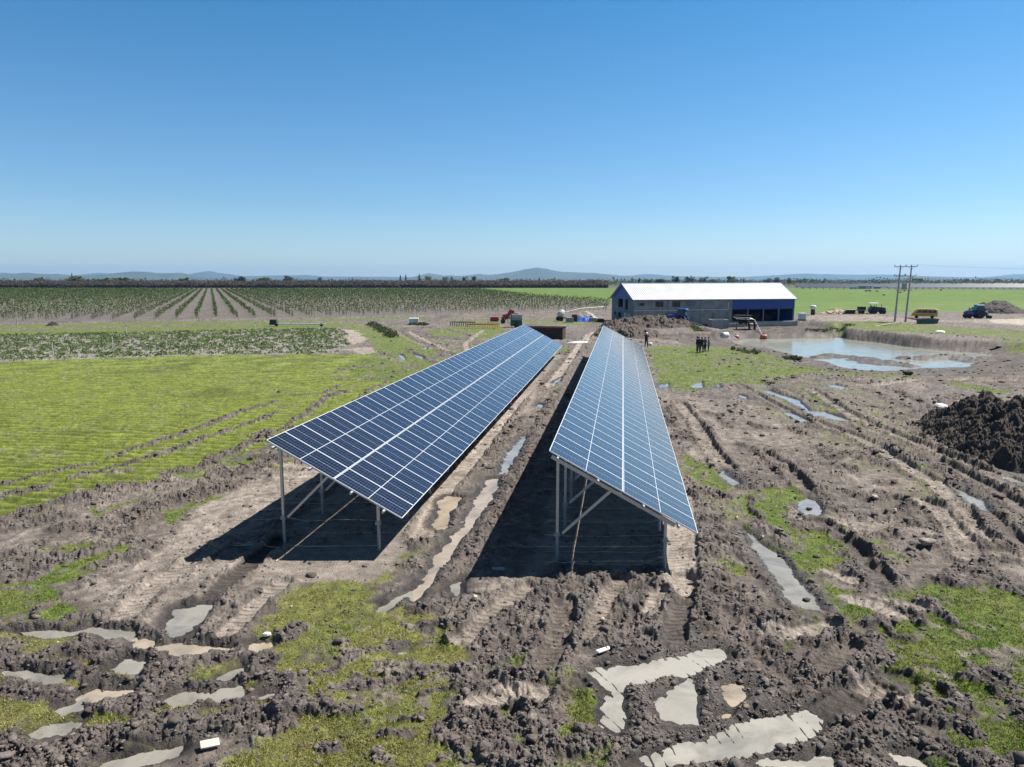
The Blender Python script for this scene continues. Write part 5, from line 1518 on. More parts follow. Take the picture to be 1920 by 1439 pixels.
q = at(1646, 589)
tr2 = tractor('dark tractor with white canopy hitched to a flat trailer', (q.x - 1.2, q.y, 0), R(-8), M['navy'], 'canopy', rim=M['tractor_dark'])
tq = thing('farm_trailer', 'flat timber trailer hitched behind the white canopy tractor', 'trailer', (q.x - 5.2, q.y + .2, 0), R(-6))
MB().box((-.2, 0, .95), (4.2, 1.9, .12)).box((-.2, 0, .82), (4.0, .2, .16)).tube((1.9, 0, .8), (3.2, 0, .75), .05).build('bed', M['wood'], tq)
MB().box((1.3, 0, 1.35), (1.4, 1.7, .7)).build('crate_box', M['rust_dark'], tq)
for x in (-1.7, -.8, 1.3):
    for s in (-1, 1):
        wheel(tq, (x, s * .85, .48), .48, .26, M['tractor_dark'], False)
tag(MB().tube((0, 0, 0), (1.4, .3, 2.0), .06).build('leaning_pole', M['white_dirty'], None, (q.x - 3.6, q.y - 1.2, 0)), 'pale pole leaning against the flat timber trailer', 'pole')

q = at(1272, 611)
tr3 = tractor('blue loader tractor beside the grey shed wall behind the mud heap', (q.x + .9, q.y + 1.4, 0.1), R(150), M['tractor_blue'], 'cab', loader=True, rim=M['tractor_dark'])

# the yellow minibus: faces +x
q = at(1733, 597)
van = thing('minibus', 'yellow minibus with dark windows parked beside the twin poles', 'minibus', (q.x, q.y, 0), R(180 - 33))
VW = .86
prof = [(-2.3, .42), (2.15, .42), (2.32, .62), (2.30, .95), (2.12, 1.12), (1.45, 1.86), (1.2, 1.96), (-1.95, 1.96), (-2.2, 1.85), (-2.34, 1.15), (-2.36, .62)]
rings = []
for y, k in ((-VW, .955), (-VW * .97, 1.0), (VW * .97, 1.0), (VW, .955)):
    rings.append([(x * (1 if abs(x) < 1.3 else k * .5 + .5), y * (1 - .12 * max(0, z - 1.1)), 1.1 + (z - 1.1) * (k * .4 + .6)) for x, z in prof])
MB().loft(rings).build('body', M['yellow'], van, bevel=0.04)
for s in (-1, 1):
    yv = s * (VW + .004)
    for x0, x1 in ((.55, 1.5), (-.55, .45), (-1.4, -.65), (-2.12, -1.5)):
        tp = [(x0, 1.12), (x1, 1.12), (x1 - (.42 if x1 > 1.2 else 0), 1.72), (x0, 1.72)]
        w = MB()
        w.add([(x, s * (VW * (1 - .12 * (z - 1.1)) + .008), z) for x, z in tp] + [(x, s * (VW * (1 - .12 * (z - 1.1)) - .01), z) for x, z in tp],
              [(0, 1, 2, 3), (7, 6, 5, 4), (0, 4, 5, 1), (1, 5, 6, 2), (2, 6, 7, 3), (3, 7, 4, 0)])
        w.build('window', M['glass'], van)
    MB().box((0, s * (VW + .006), .80), (4.2, .012, .05)).build('side_moulding', M['tractor_dark'], van)
    MB().box((-2.36, s * .68, 1.02), (.06, .16, .42)).build('tail_light', M['red_lamp'], van)
    MB().box((2.31, s * .62, .80), (.05, .30, .16)).build('headlight', M['white'], van)
    MB().box((1.62, s * (VW + .12), 1.22), (.08, .16, .2)).build('mirror', M['tractor_dark'], van)
    for x in (1.42, -1.42):
        wheel(van, (x, s * (VW - .10), .33), .33, .22, M['grey'], False)
MB().box((1.80, 0, 1.50), (.02, 1.42, .72), (0, -.74, 0)).build('windscreen', M['glass'], van)
MB().box((-2.30, 0, 1.50), (.03, 1.36, .50), (0, .14, 0)).build('rear_window', M['glass'], van)
MB().box((-2.38, 0, .52), (.12, 1.7, .16)).box((2.34, 0, .50), (.12, 1.7, .18)).build('bumper', M['tractor_dark'], van)
MB().box((-2.375, 0, .82), (.02, .5, .12)).build('number_plate', M['white'], van)

# ------------------------------------------------------------------ twin power poles
q1, q2 = at(1677, 603.5), at(1697, 607)
pp = thing('power_pole', 'pair of concrete power poles joined by a platform with crossarms', 'power pole', (q1.x, q1.y, 0), math.atan2(q2.y - q1.y, q2.x - q1.x) * .35)
HP = 10.6
DX = 1.85
for x in (0, DX):
    MB().tube((x + (0.05 if x == 0 else 0), 0, -.3), (x + .32, 0, HP), .20, .11, 12).build('pole', M['pole'], pp)
for x in (.3, DX + .3):
    for z, w in ((HP - .15, 2.1), (HP - 1.9, 1.9)):
        a = MB().box((x, -.14, z), (w, .10, .12))
        a.tube((x - w * .3, -.14, z), (x, -.10, z - .6), .025, n=5).tube((x + w * .3, -.14, z), (x, -.10, z - .6), .025, n=5)
        ca = a.build('crossarm', M['wood'], pp)
        for k in (-.45, .0, .45):
            MB().lathe((x + k * w, -.14, z + .06), (0, 0, 1), [(0, .02), (.1, .025), (.1, .07), (.16, .06), (.2, .075), (.3, .04)], 10).build('insulator', M['rust'], ca)
pf = MB().box((DX / 2 + .33, 0, 6.05), (DX + .9, .9, .14)).box((DX / 2 + .33, -.4, 6.3), (DX + .5, .05, .06))
pf.build('platform', M['pole'], pp)
MB().box((DX / 2 + .33, 0, 6.75), (.9, .7, 1.1)).tube((DX / 2 + .1, 0, 7.3), (DX / 2 + .1, 0, 7.6), .05).tube((DX / 2 + .5, 0, 7.3), (DX / 2 + .5, 0, 7.6), .05).build('transformer', M['pole'], pp)
mb = MB()
pts = []
Mw = Matrix.Translation(pp.location) @ Matrix.Rotation(pp.rotation_euler.z, 4, 'Z')
for k, (x, z) in enumerate(((DX + .5 - .9, HP + .2), (DX + .5 + .9, HP + .2), (DX + .5, HP + .2))):
    a = Mw @ Vector((x, -.14, z))
    e = a + Vector((95, 22 + k * 1.0, -0.3))
    mb.path([a.lerp(e, t) + Vector((0, 0, -3.2 * t * (1 - t))) for t in np.linspace(0, 1, 14)], .006, 4)
tag(mb.build('power_line', M['grey']), 'thin power lines running from the twin concrete poles over the pasture', 'power line')

# ------------------------------------------------------------------ heaps of dug soil
def heap(name, label, cx, cy, rx, ry, hgt, rz=0.0, lobes=(), n=150, seed=0, tintv=(.13, .108, .093), lump=1.0, wl=.7, stones=0, z0=-0.15):
    """mound of tipped clods, real thickness down into the ground"""
    u = np.linspace(-1.05, 1.05, n)
    A, B = np.meshgrid(u, u, indexing='ij')
    x, y = A * rx, B * ry
    c, s = math.cos(rz), math.sin(rz)
    wxx, wyy = cx + x * c - y * s, cy + x * s + y * c
    rr_ = np.sqrt(A * A + B * B) * (1 + .25 * fbm(wxx, wyy, rx * .8, 3, seed))
    hh = hgt * np.clip(1 - rr_ ** 1.35, -.15, 1)
    for lx, ly, lr, lh in lobes:
        hh = np.maximum(hh, lh * np.clip(1 - (np.hypot(A - lx, B - ly) / lr) ** 1.5, -.15, 1))
    qx, qy = wxx + .3 * wl * gn(wxx / wl * 2, wyy / wl * 2, seed + 5), wyy + .3 * wl * gn(wxx / wl * 2, wyy / wl * 2, seed + 6)
    k = sstep(-.02, .35, hh)
    hh = hh + k * lump * (.55 * wl * crumble(wxx, wyy, wl, seed) + .45 * wl * fbm(wxx, wyy, wl * 2.2, 4, seed + 8) + .30 * wl * crumble(wxx, wyy, wl * .42, seed + 1) + .12 * wl * crumble(wxx, wyy, wl * .2, seed + 2) - .08)
    gz0 = sample(wxx.ravel(), wyy.ravel(), Z)[0].reshape(n, n)
    zz = np.where(hh > -.05, gz0 * 0 + z0 + .15 + hh, z0 - .3)
    idx_ = np.arange(n * n).reshape(n, n)
    q_ = np.stack([idx_[:-1, :-1], idx_[1:, :-1], idx_[1:, 1:], idx_[:-1, 1:]], -1).reshape(-1, 4)
    tv = np.ones((n * n, 4))
    tv[:, :3] = np.array(tintv) * (1 + .4 * fbm(wxx, wyy, 1.1, 4, seed + 12)).reshape(-1, 1)
    V_ = np.stack([wxx, wyy, zz], -1).reshape(-1, 3)
    # leave out what lies under the ground
    low = zz.reshape(-1)[q_].max(1) > z0 - .2
    o = np_mesh(name, V_, q_[low], M['clod'], False, {'tint': ('FLOAT_COLOR', tv)})
    return tag(o, label, 'dirt heap', 'heaps of dug soil')


q = at(1880, 850)
heap('dirt_heap', 'large dark heap of clods beside the wheel tracks, white scrap at its foot', 25.1, 32.0, 7.6, 4.9, 2.5, R(88), [(-.5, .2, .45, 1.7), (.4, .25, .5, 2.1), (-.2, -.3, .5, 2.3)], 330, 401, (.070, .058, .051), 1.4, .85)
heap('dirt_heap', 'brown earth heap in front of the grey shed wall beside the loader tractor', 23.2, 122, 8.5, 5.0, 1.75, .1, [(-.35, -.2, .5, 1.5), (.5, .1, .5, 1.2)], 150, 411, (.095, .080, .070), 1.5, 1.1)
heap('dirt_heap', 'lower earth heap behind the far end of the shining solar array', 16.8, 101, 5.6, 5.0, 1.5, .3, [(-.4, .3, .5, 1.2), (.35, -.4, .4, .9)], 140, 421, (.11, .092, .080), 1.5, .9)
q = at(1880, 590)
heap('dirt_heap', 'dark earth heap behind the blue cab tractor on the field edge', q.x + 3.5, q.y + 7, 7.5, 4, 3.0, -.1, [(-.45, 0, .5, 2.6)], 110, 431, (.10, .088, .08), .8, 1.1)
heap('dirt_heap', 'small dark lump of earth beside the farm track by the orchard fence', at(99, 611).x, at(99, 611).y, 1.2, .8, .75, 0, (), 40, 441, (.04, .036, .034), .6, .5)

# single big clods and stones lying about: zone, x, y, radius, label
for z, x, y, r, lab in (('F', 420, 1048, .15, 'dark clod standing in the small round puddle'), ('F', 865, 1010, .14, 'round pale stone on the dry mud between the tracks'),
                        ('F', 1205, 1330, .22, 'large dark clod on the dry mud beside the pale track'), ('D', 405, 290, .13, 'dark clod at the end of the long rut puddle'), ('r', 1050, 885, .5, 'black square lump on the grass below the pond')):
    q = zp(z, [(x, y)])[0]
    V, T, C_ = lumps(np.array([q[0]]), np.array([q[1]]), np.array([gz(*q) + r * .3]), np.array([r]), np.array([[.40, .34, .28] if 'pale' in lab else [.06, .052, .046]]), True)
    nm = 'stone' if 'stone' in lab else 'clod'
    tag(np_mesh(nm, V, T, M['clod'], 'stone' in lab, {'tint': ('FLOAT_COLOR', C_)}), lab, nm)


def scrap(name, z, x, y, size, rot, m, label, cat, lift=.03, tri=False):
    q = zp(z, [(x, y)])[0]
    mb = MB()
    if tri:
        n = 9
        prof = [(math.cos(2 * math.pi * k / n) * size[0] / 2 * rng.uniform(.6, 1.1), math.sin(2 * math.pi * k / n) * size[1] / 2 * rng.uniform(.6, 1.1)) for k in range(n)]
        mb.loft([[(a, b, 0) for a, b in prof], [(a * .8 + .01, b * .8, size[2] * .7) for a, b in prof], [(a * .35, b * .3, size[2]) for a, b in prof]])
    else:
        mb.box((0, 0, size[2] / 2), size)
    return tag(mb.build(name, m, None, (q[0], q[1], gz(*q) + lift), rot, bevel=0 if tri else min(size) * .15), label, cat)


scrap('paving_slab', 'A', 1420, 1312, (.30, .18, .03), (.15, .1, .5), M['stone'], 'pale rectangular slab lying on the grass by the bottom puddle', 'slab', .05)
scrap('plastic_bag', 'A', 1800, 555, (.24, .14, .07), (0, 0, .3), M['plastic_white'], 'crumpled white plastic bag at the rim of a rut', 'bag', .04, True)
scrap('plastic_strip', 'C', 690, 665, (.42, .10, .03), (.1, .15, .75), M['plastic_white'], 'pale plastic strip lying on mud above the treaded puddle', 'plastic scrap', .05)
scrap('brick_shard', 'C', 678, 445, (.16, .13, .08), (.3, .2, .4), M['wood_pale'], 'orange white shard lying in the torn mud below the array', 'shard', .06, True)
scrap('stone', 'B', 1476, 325, (.20, .17, .10), (.1, 0, .2), M['wood_pale'], 'pale yellow stone on dark mud beside the long puddle', 'stone', .02, True)
scrap('metal_bar', 'B', 1638, 112, (.34, .06, .08), (0, 0, 0), M['grey'], 'short grey bar lying in the shadow of the shining array', 'bar', .03)
scrap('white_scrap', 'F', 1310, 385, (1.2, .9, .16), (.12, .1, .5), M['white'], 'large white scrap half buried at the foot of the clod heap', 'scrap', .16, True)
scrap('white_sheet', 'r', 1285, 578, (2.0, 1.3, .25), (.05, .02, .2), M['white'], 'white sheet lying on the pond bank grass', 'sheet', .1, True)
scrap('grey_board', 'r', 1735, 650, (2.0, .4, .06), (0, .1, .15), M['wood'], 'grey board lying at the corner of the pond bank', 'board', .05)
scrap('plank', 'r', 890, 523, (6.0, .5, .08), (0, -.10, .32), M['wood'], 'long grey plank lying on the grass slope under the twin poles', 'plank', .15)
scrap('plank', 'r', 858, 575, (3.2, .35, .08), (0, 0, .05), M['wood'], 'grey plank lying on the lip of the pond bank', 'plank', .18)
for z, x, y, s, lab in (('G', 1690, 1112, .14, 'small pale shard left of the long rut puddle'), ('G', 1410, 915, .18, 'whitish chip on the mud beside the grass strip'), ('G', 1515, 985, .2, 'pale flake in the mud between torn clods'), ('F', 108, 1256, .14, 'white flake at the rim of the long rut puddle'), ('F', 1000, 1110, .22, 'broken pale slab pieces in the mud'), ('F', 740, 1050, .14, 'pale slab chip beside the round stone'),
                        ('B', 240, 355, .08, 'white flake on the turf beside the dry earth'), ('B', 228, 800, .06, 'tiny pale flake at the muddy rut edge'), ('G', 1330, 1145, .08, 'white flake beside dark clods near the array corner'), ('A', 390, 608, .07, 'white flake on turf under the first puddle'), ('F', 1195, 224, .3, 'white flake on the bare mud near the pond')):
    scrap('pale_shard', z, x, y, (s, s * .6, s * .3), (.1, .1, x), M['stone'], lab, 'shard', .03, True)

# ------------------------------------------------------------------ pump station at the pond
q = at(1380, 612, -.3)
pz = -.1
pump = thing('pump_platform', 'pump platform with a pale sheet roof and black suction pipes at the pond', 'pump station', (at(1387, 607).x, at(1387, 607).y - 2.2, pz))
MB().box((0, 0, .1), (4.2, 2.2, .18)).box((-1.6, -1.0, -.4), (.2, .2, 1.0)).box((1.6, -1.0, -.4), (.2, .2, 1.0)).build('deck', M['wood'], pump)
MB().box((0, 0, 1.15), (3.4, 1.9, .05), (.12, .06, 0)).build('sheet_roof', M['white_dirty'], pump)
MB().box((-.1, .1, 1.6), (3.0, 1.5, .3), (0, .02, 0)).build('crate_load', M['rust_dark'], pump)
mb = MB()
for x in (-1.5, 1.5):
    for y in (-.8, .8): mb.tube((x, y, .1), (x, y, 1.2), .05, n=6)
mb.build('frame', M['tractor_dark'], pump)
MB().lathe((-.3, 0, .5), (1, 0, 0), [(-.7, .2), (-.6, .32), (.1, .32), (.15, .2), (.5, .2), (.5, .4), (.8, .4), (.85, .15)], 14).build('pump', M['tractor_dark'], pump)
for x in (.35, 1.35):
    pts = [(x - .8, -.2, .75), (x - .2, -.9, .95), (x, -1.35, .75), (x + .12, -1.65, .1), (x + .15, -1.8, -1.4)]
    MB().path(pts, .17, 10).build('suction_pipe', M['rubber_hose'], pump, smooth=False)
for x0, y0, x1, y1, lab in ((1296, 604, 1378, 631, 'long grey pole slanting from the shed wall to the near float'), (1415, 600.5, 1429.5, 630, 'pale pole slanting down to the far red float')):
    a, b = at(x0, y0, .4), at(x1, y1, PWL + .15)
    tag(MB().tube(a, b, .07, n=8).build('float_pole', M['galv']), lab, 'pole')
for x, y, lab in ((1379, 637, 'red float lying at the muddy pond edge, nearer the white drum'), (1431.5, 636, 'red float riding on the pond at the end of the pale pole')):
    a = at(x, y, PWL)
    fl = thing('pump_float', lab, 'float', (a.x, a.y, PWL), 0, 'red pump floats')
    MB().lathe((0, 0, .32), (1, 0, 0), [(-.5, .2), (-.44, .36), (-.2, .4), (.2, .4), (.44, .36), (.5, .2)], 16).build('float_body', M['float_red'], fl, smooth=True)
    MB().lathe((0, 0, .32), (1, 0, 0), [(-.04, .415), (.04, .415)], 16).tube((0, 0, .7), (0, 0, .9), .05).build('float_band', M['tractor_dark'], fl)
a = at(1358.5, 634.5)
dr = thing('drum', 'dull white drum lying near the pump float', 'drum', (a.x, a.y, 0), .3)
MB().lathe((0, 0, .42), (1, .2, 0), [(-.55, .30), (-.5, .40), (-.2, .42), (0, .40), (.2, .42), (.5, .40), (.55, .30)], 18).build('drum_body', M['white_dirty'], dr, smooth=True)
MB().lathe((-.56, -.11, .42), (1, .2, 0), [(-.04, .08), (.0, .08)], 10).build('cap', M['tractor_dark'], dr)
a = at(1336, 606)
bx_ = thing('concrete_tank', 'square concrete pump sump between the shed wall and the pond', 'sump', (a.x + .6, a.y - 1.5, -.9))
mb = MB()
for x, y, sx, sy in ((0, -1.3, 3.0, .2), (0, 1.3, 3.0, .2), (-1.4, 0, .2, 2.4), (1.4, 0, .2, 2.4)): mb.box((x, y, .8), (sx, sy, 1.7))
mb.build('tank_wall', M['conc_pale'], bx_)
a = at(1503, 602)
ib = thing('water_tank', 'white caged liquid tank standing at the blue end of the shed', 'tank', (a.x, a.y, 0), .2)
MB().box((0, 0, .15), (1.2, 1.2, .2)).build('pallet', M['tractor_dark'], ib)
MB().box((0, 0, .9), (1.12, 1.12, 1.25)).build('container', M['white'], ib, bevel=.08)
mb = MB()
for k in (-.58, -.2, .2, .58):
    for z in (.35, .75, 1.15, 1.5):
        mb.box((0, k * 0 - .585, z), (1.2, .02, .02)).box((.585, 0, z), (.02, 1.2, .02))
    mb.box((k, -.585, .9), (.02, .02, 1.3)).box((.585, k, .9), (.02, .02, 1.3))
mb.build('cage', M['galv'], ib)
a = at(1497.5, 588)
gt = thing('gas_tank', 'small round white tank behind the caged tank at the shed end', 'tank', (a.x, a.y - 8, 0))
MB().lathe((0, 0, 1.75), (0, 1, 0), [(-.9, .2), (-.8, .42), (-.6, .5), (.6, .5), (.8, .42), (.9, .2)], 16).build('tank_body', M['white'], gt, smooth=True)
MB().box((0, -.5, .6), (.5, .1, 1.3)).box((0, .5, .6), (.5, .1, 1.3)).build('cradle', M['tractor_dark'], gt)

# skip, plank stack and timber pile on the right
a = at(1738, 607.5)
sk = thing('green_trough', 'dark green steel trough lying beside the twin poles', 'trough', (a.x, a.y, 0), .08)
mb = MB()
mb.prism([(-1.6, .05), (1.6, .05), (1.9, .9), (1.82, .9), (1.55, .12), (-1.55, .12), (-1.62, .9), (-1.7, .9)], -.6, .6)
mb.box((0, -.6, .45), (3.2, .05, .8)).box((0, .6, .45), (3.2, .05, .8)).box((1.85, 0, .85), (.35, .9, .08))
mb.build('trough_body', M['green_paint'], sk)
MB().box((0, -.66, .84), (3.5, .06, .07)).box((0, .66, .84), (3.5, .06, .07)).build('rim', M['green_paint'], sk)
a = at(1714, 604.5)
tag(MB().box((0, 0, 0), (3.3, .32, .14)).build('painted_beam', M['red'], None, (a.x, a.y - .6, .45), (0, .22, -.35)), 'red painted beam leaning on the end of the green trough', 'beam')
tag(MB().box((0, 0, 0), (3.1, .28, .12)).build('painted_beam', M['white_dirty'], None, (a.x + .1, a.y - .1, .55), (0, .22, -.35)), 'white painted beam lying beside the red beam at the trough', 'beam')
a = at(1572, 588.5)
for k in range(46):
    p = (a.x + rng.normal(0, 3.2), a.y + rng.normal(0, 1.2))
    zz = .1 + max(0, 1.15 - abs(p[0] - a.x) * .26) * rng.random()
    o = MB().box((0, 0, 0), (rng.uniform(.9, 2.6), rng.uniform(.12, .3), .06)).build('board', M['wood_pale'] if rng.random() < .7 else M['white_dirty'], None, (p[0], p[1], zz), (rng.normal(0, .12), rng.normal(0, .14), rng.uniform(0, 3.1)))
    tag(o, 'loose pale board in the timber heap behind the shed end', 'board', 'boards of the timber heap')
heap('rubble_heap', 'low pale rubble heap under the loose boards behind the shed', a.x, a.y + .6, 4.6, 1.6, 1.0, 0, (), 50, 451, (.42, .33, .24), .5, .5)

# ------------------------------------------------------------------ machinery left of the shed
a = at(958, 607)
hv = thing('harvester_implement', 'dark red folded farm implement standing beyond the darker array', 'implement', (a.x, a.y, 0), .1)
mb = MB().box((0, 0, 1.0), (3.6, .25, .25)).box((0, .5, 1.5), (2.6, .2, .2)).tube((-1.2, 0, .5), (.2, .4, 2.0), .1).tube((1.4, 0, .5), (.2, .4, 2.0), .1)
for k in range(7): mb.tube((-1.6 + .53 * k, 0, 1.0), (-1.7 + .53 * k, -.5, .2), .05, n=5)
mb.build('frame', M['tractor_dark'], hv)
MB().box((.1, .1, 2.1), (1.3, .9, .8), (0, .2, 0), taper=.7).box((-.9, .1, 1.45), (1.2, 1.0, .6), (0, -.2, .1)).box((1.2, .1, 1.2), (1.0, .9, .7), taper=.8).build('hopper', M['red'], hv, bevel=.04)
for x in (-1.5, 1.6): wheel(hv, (x, -.3, .45), .45, .25, M['red'], False)
a = at(927, 605)
MBx = thing('red_planter', 'small red planter box at the end of the dark red implement', 'implement', (a.x, a.y + 1, 0))
MB().box((0, 0, .7), (1.8, .9, .6), taper=.8).build('seed_box', M['red'], MBx, bevel=.04)
MB().box((0, 0, .3), (1.6, .6, .3)).build('frame', M['tractor_dark'], MBx)
a = at(968, 616)
sp_ = thing('sprayer', 'grey tank sprayer standing at the far tip of the darker array', 'sprayer', (a.x, a.y + 2, 0), .1)
MB().loft([[(x, y * k, 1.75 + z * k) for y, z in ((-.6, -.5), (.6, -.5), (.75, 0), (.6, .5), (-.6, .5), (-.75, 0))] for x, k in ((-.95, .75), (-.8, 1), (.8, 1), (.95, .75))]).build('tank', M['grey'], sp_, bevel=.05)
MB().box((0, 0, .75), (1.9, 1.2, .9)).tube((-.9, -.6, .2), (-.9, -.6, 2.4), .04).tube((.9, -.6, .2), (.9, -.6, 2.2), .04).build('frame', M['green_paint'], sp_)
MB().lathe((0, 0, 2.25), (0, 0, 1), [(0, .28), (.12, .28), (.16, .2)], 14).build('lid', M['tractor_dark'], sp_)
for s in (-1, 1): wheel(sp_, (0, s * .75, .45), .45, .26, M['grey'], False)
a = at(905, 617.5)
hr = thing('harrow', 'orange spring harrow lying on grass beside the darker array', 'harrow', (a.x, a.y, 0), .05)
MB().box((0, 0, .75), (5.2, .12, .12)).box((0, .7, .75), (5.2, .12, .12)).box((0, 1.4, .75), (5.2, .12, .12)).box((-2.4, .7, .75), (.12, 1.5, .1)).box((2.4, .7, .75), (.12, 1.5, .1)).build('frame', M['orange'], hr)
mb = MB()
for k in range(13):
    for y in (0, .7, 1.4):
        x = -2.5 + .41 * k
        mb.path([(x, y, .75), (x, y - .22, .6), (x, y - .12, .3), (x, y - .3, .08)], .03, 5)
mb.build('tine_row', M['orange'], hr)
a = at(872, 614)
h2 = thing('harrow', 'dark iron harrow lying beside the orange harrow', 'harrow', (a.x - .5, a.y + 1.0, 0), -.03)
MB().box((0, 0, .8), (4.4, .1, .1)).box((0, .7, .8), (4.4, .1, .1)).box((-2, .35, .8), (.1, .9, .1)).box((2, .35, .8), (.1, .9, .1)).tube((0, 0, .8), (0, 1.6, 1.5), .06).build('frame', M['tractor_dark'], h2)
mb = MB()
for k in range(12):
    for y in (0, .7): mb.tube((-2.1 + .38 * k, y, .85), (-2.15 + .38 * k, y - .15, .1), .035, n=5)
mb.build('tine_row', M['tractor_dark'], h2)
# rusty steel bin behind the array end
a = at(1033, 637.5)
rb = thing('steel_bin', 'long dark rusty steel bin with beams across its top', 'bin', (a.x, a.y + .4, 0), math.atan2(8, -3) - R(90) + R(52))
L_, W_ = 6.2, 2.4
rb.rotation_euler.z = R(-14)
rb.location = (a.x - 1.2, a.y + 1.9, 0)
MB().box((0, -W_ / 2, .75), (L_, .08, 1.5)).box((0, W_ / 2, .75), (L_, .08, 1.5)).box((-L_ / 2, 0, .75), (.08, W_ - .1, 1.5)).box((L_ / 2, 0, .75), (.08, W_ - .1, 1.5)).box((0, 0, .08), (L_ - .2, W_ - .2, .1)).build('bin_wall', M['rust_dark'], rb)
for y in (-W_ / 2, -.4, .4, W_ / 2): MB().box((0, y, 1.56), (L_ + .3, .16, .14)).build('top_beam', M['rust'], rb)
for x in (-L_ / 2, -1.0, 1.0, L_ / 2): MB().box((x, -W_ / 2 - .06, .72), (.14, .1, 1.44)).build('stiffener', M['rust'], rb)
scrap('plastic_sheet', 'P', 1860, 215 + 30, (3.4, 1.6, .18), (0, 0, .5), M['white_dirty'], 'dirty white sheet lying in front of the rusty bin', 'sheet', .08, True)
a = at(1052, 602.5)
mx_ = thing('mixer_trailer', 'white wheeled barrel mixer standing before the orchard end', 'mixer', (a.x, a.y, 0), .4)
MB().lathe((0, 0, 1.45), (.6, 0, .8), [(-.75, .35), (-.6, .6), (.1, .68), (.6, .42), (.75, .36)], 16).build('barrel', M['white_dirty'], mx_, smooth=True)
MB().box((0, 0, .65), (1.9, .9, .2)).tube((.8, 0, .7), (2.2, 0, .55), .05).tube((-.6, -.4, .7), (0, 0, 1.5), .05).build('frame', M['tractor_dark'], mx_)
for s in (-1, 1): wheel(mx_, (-.3, s * .65, .48), .48, .24, M['white_dirty'], False)
a, b = at(1060, 587.5, 1.8), at(1139, 580.5, 1.6)
tag(MB().path([Vector((at(1060, 600).x, at(1060, 600).y, 1.5)), Vector((at(1090, 600).x, at(1090, 600).y + 2, 2.2)), Vector((at(1140, 600).x, at(1140, 600).y + 6, 2.4))], .09, 8).build('irrigation_pipe', M['white_dirty']), 'long whitish pipe running from the barrel mixer towards the shed', 'pipe')
a = at(1098, 603.5)
heap('tarp', 'crumpled blue tarpaulin over a low pile by the shed corner', a.x, a.y + .6, 3.0, 1.2, .95, 0, [(.4, .1, .5, 1.1)], 40, 461, (.1, .1, .1), .6, .6)
tp = bpy.data.objects['tarp']
tp.data.materials[0] = M['tarp']
tp['category'] = 'tarpaulin'; del tp['group']
a = at(1098, 600.5)
heap('rubble_heap', 'pale rubble heap behind the blue tarpaulin', a.x + .3, a.y + 2.2, 2.8, 1.4, 1.7, 0, (), 50, 471, (.36, .33, .28), .8, .5)
for x, y, c, s, lab, nm in ((1077, 604, 'rust', (1.0, .9, 1.3), 'rusty brown metal box beside the blue tarpaulin', 'metal_box'), (1068, 605, 'grey', (1.5, .9, .8), 'grey low cart standing beside the rusty metal box', 'cart'), (1112, 604.5, 'wood', (1.6, .7, .7), 'wooden crate lying at the end of the blue tarpaulin', 'crate'), (1125, 604, 'tractor_dark', (1.6, .6, .5), 'dark iron trestle beside the wooden crate', 'trestle')):
    a = at(x, y)
    t = thing(nm, lab, nm.replace('_', ' '), (a.x, a.y, 0), rng.uniform(-.3, .3))
    MB().box((0, 0, s[2] / 2 + .12), s, taper=.92).build('box_body', M[c], t, bevel=.04)
    mb = MB()
    for xx in (-1, 1):
        for yy in (-1, 1): mb.box((xx * s[0] * .42, yy * s[1] * .42, .1), (.1, .1, .24))
    mb.build('feet', M['tractor_dark'], t)
a = at(776, 609)
ct = thing('storage_cube', 'white plastic cube tank standing alone on the mud', 'tank', (a.x, a.y, 0), .15)
MB().box((0, 0, .62), (1.75, 1.2, 1.15)).build('container', M['white'], ct, bevel=.1)
MB().lathe((0, 0, 1.2), (0, 0, 1), [(0, .25), (.06, .25)], 14).build('lid', M['white_dirty'], ct)
a = at(560, 612.5)
bt_ = thing('irrigation_boom', 'long low pale blue irrigation boom on the track beside the crop', 'irrigation boom', (a.x, a.y, 0), .02)
MB().tube((-3.6, 0, .45), (4.6, 0, .4), .09).tube((-3.6, .3, .45), (4.6, .3, .4), .06).build('boom_pipe', mat('pale_blue_pipe', (.30, .52, .58), .5), bt_)
MB().box((-4.3, .1, .75), (1.3, .9, .9), taper=.8).build('pump_unit', M['tractor_dark'], bt_)
for x in (-3.8, 3.9): wheel(bt_, (x, .1, .32), .32, .2, M['grey'], False)

# ------------------------------------------------------------------ fence along the orchard
fp = [(-150, 612.5, 588), (-62, 610.5, 588), (32, 608.5, 587.7), (125.5, 606, 586.5), (209, 605, 583), (291, 604.5, 582.5), (373, 603.5, 581), (447, 602.5, 581), (520, 601, 583), (590, 599, 579), (657, 597.5, 581), (720.5, 596, 580), (782, 595, 577.5), (817.5, 593, 578), (865, 591.5, 577), (930, 590, 577), (1000, 588.5, 576), (1070, 587.5, 576), (1135, 587, 576)]
b0 = at(*fp[0][:2])
fence = thing('orchard_fence', 'wire fence of thin wooden posts along the young orchard', 'fence', (b0.x, b0.y, 0))
pv = []
for x, y, yt in fp:
    a = at(x, y) - b0
    hh = 2.3 + rng.normal(0, .08)
    pv.append((a, hh))
    MB().tube((a.x, a.y, -.2), (a.x + rng.normal(0, .05), a.y, hh), .065, .055, 8).build('post', M['post'], fence)
for i_, dx_ in ((12, 2.2), (14, 2.4)):
    a, hh = pv[i_]
    MB().tube((a.x, a.y, hh * .9), (a.x + dx_, a.y - .4, .1), .06, n=7).build('brace', M['post'], fence)
mb = MB()
for z in (.5, 1.0, 1.5, 2.0):
    mb.path([(a.x, a.y, z) for a, _ in pv], .006, 4)
mb.build('wire', M['galv'], fence)
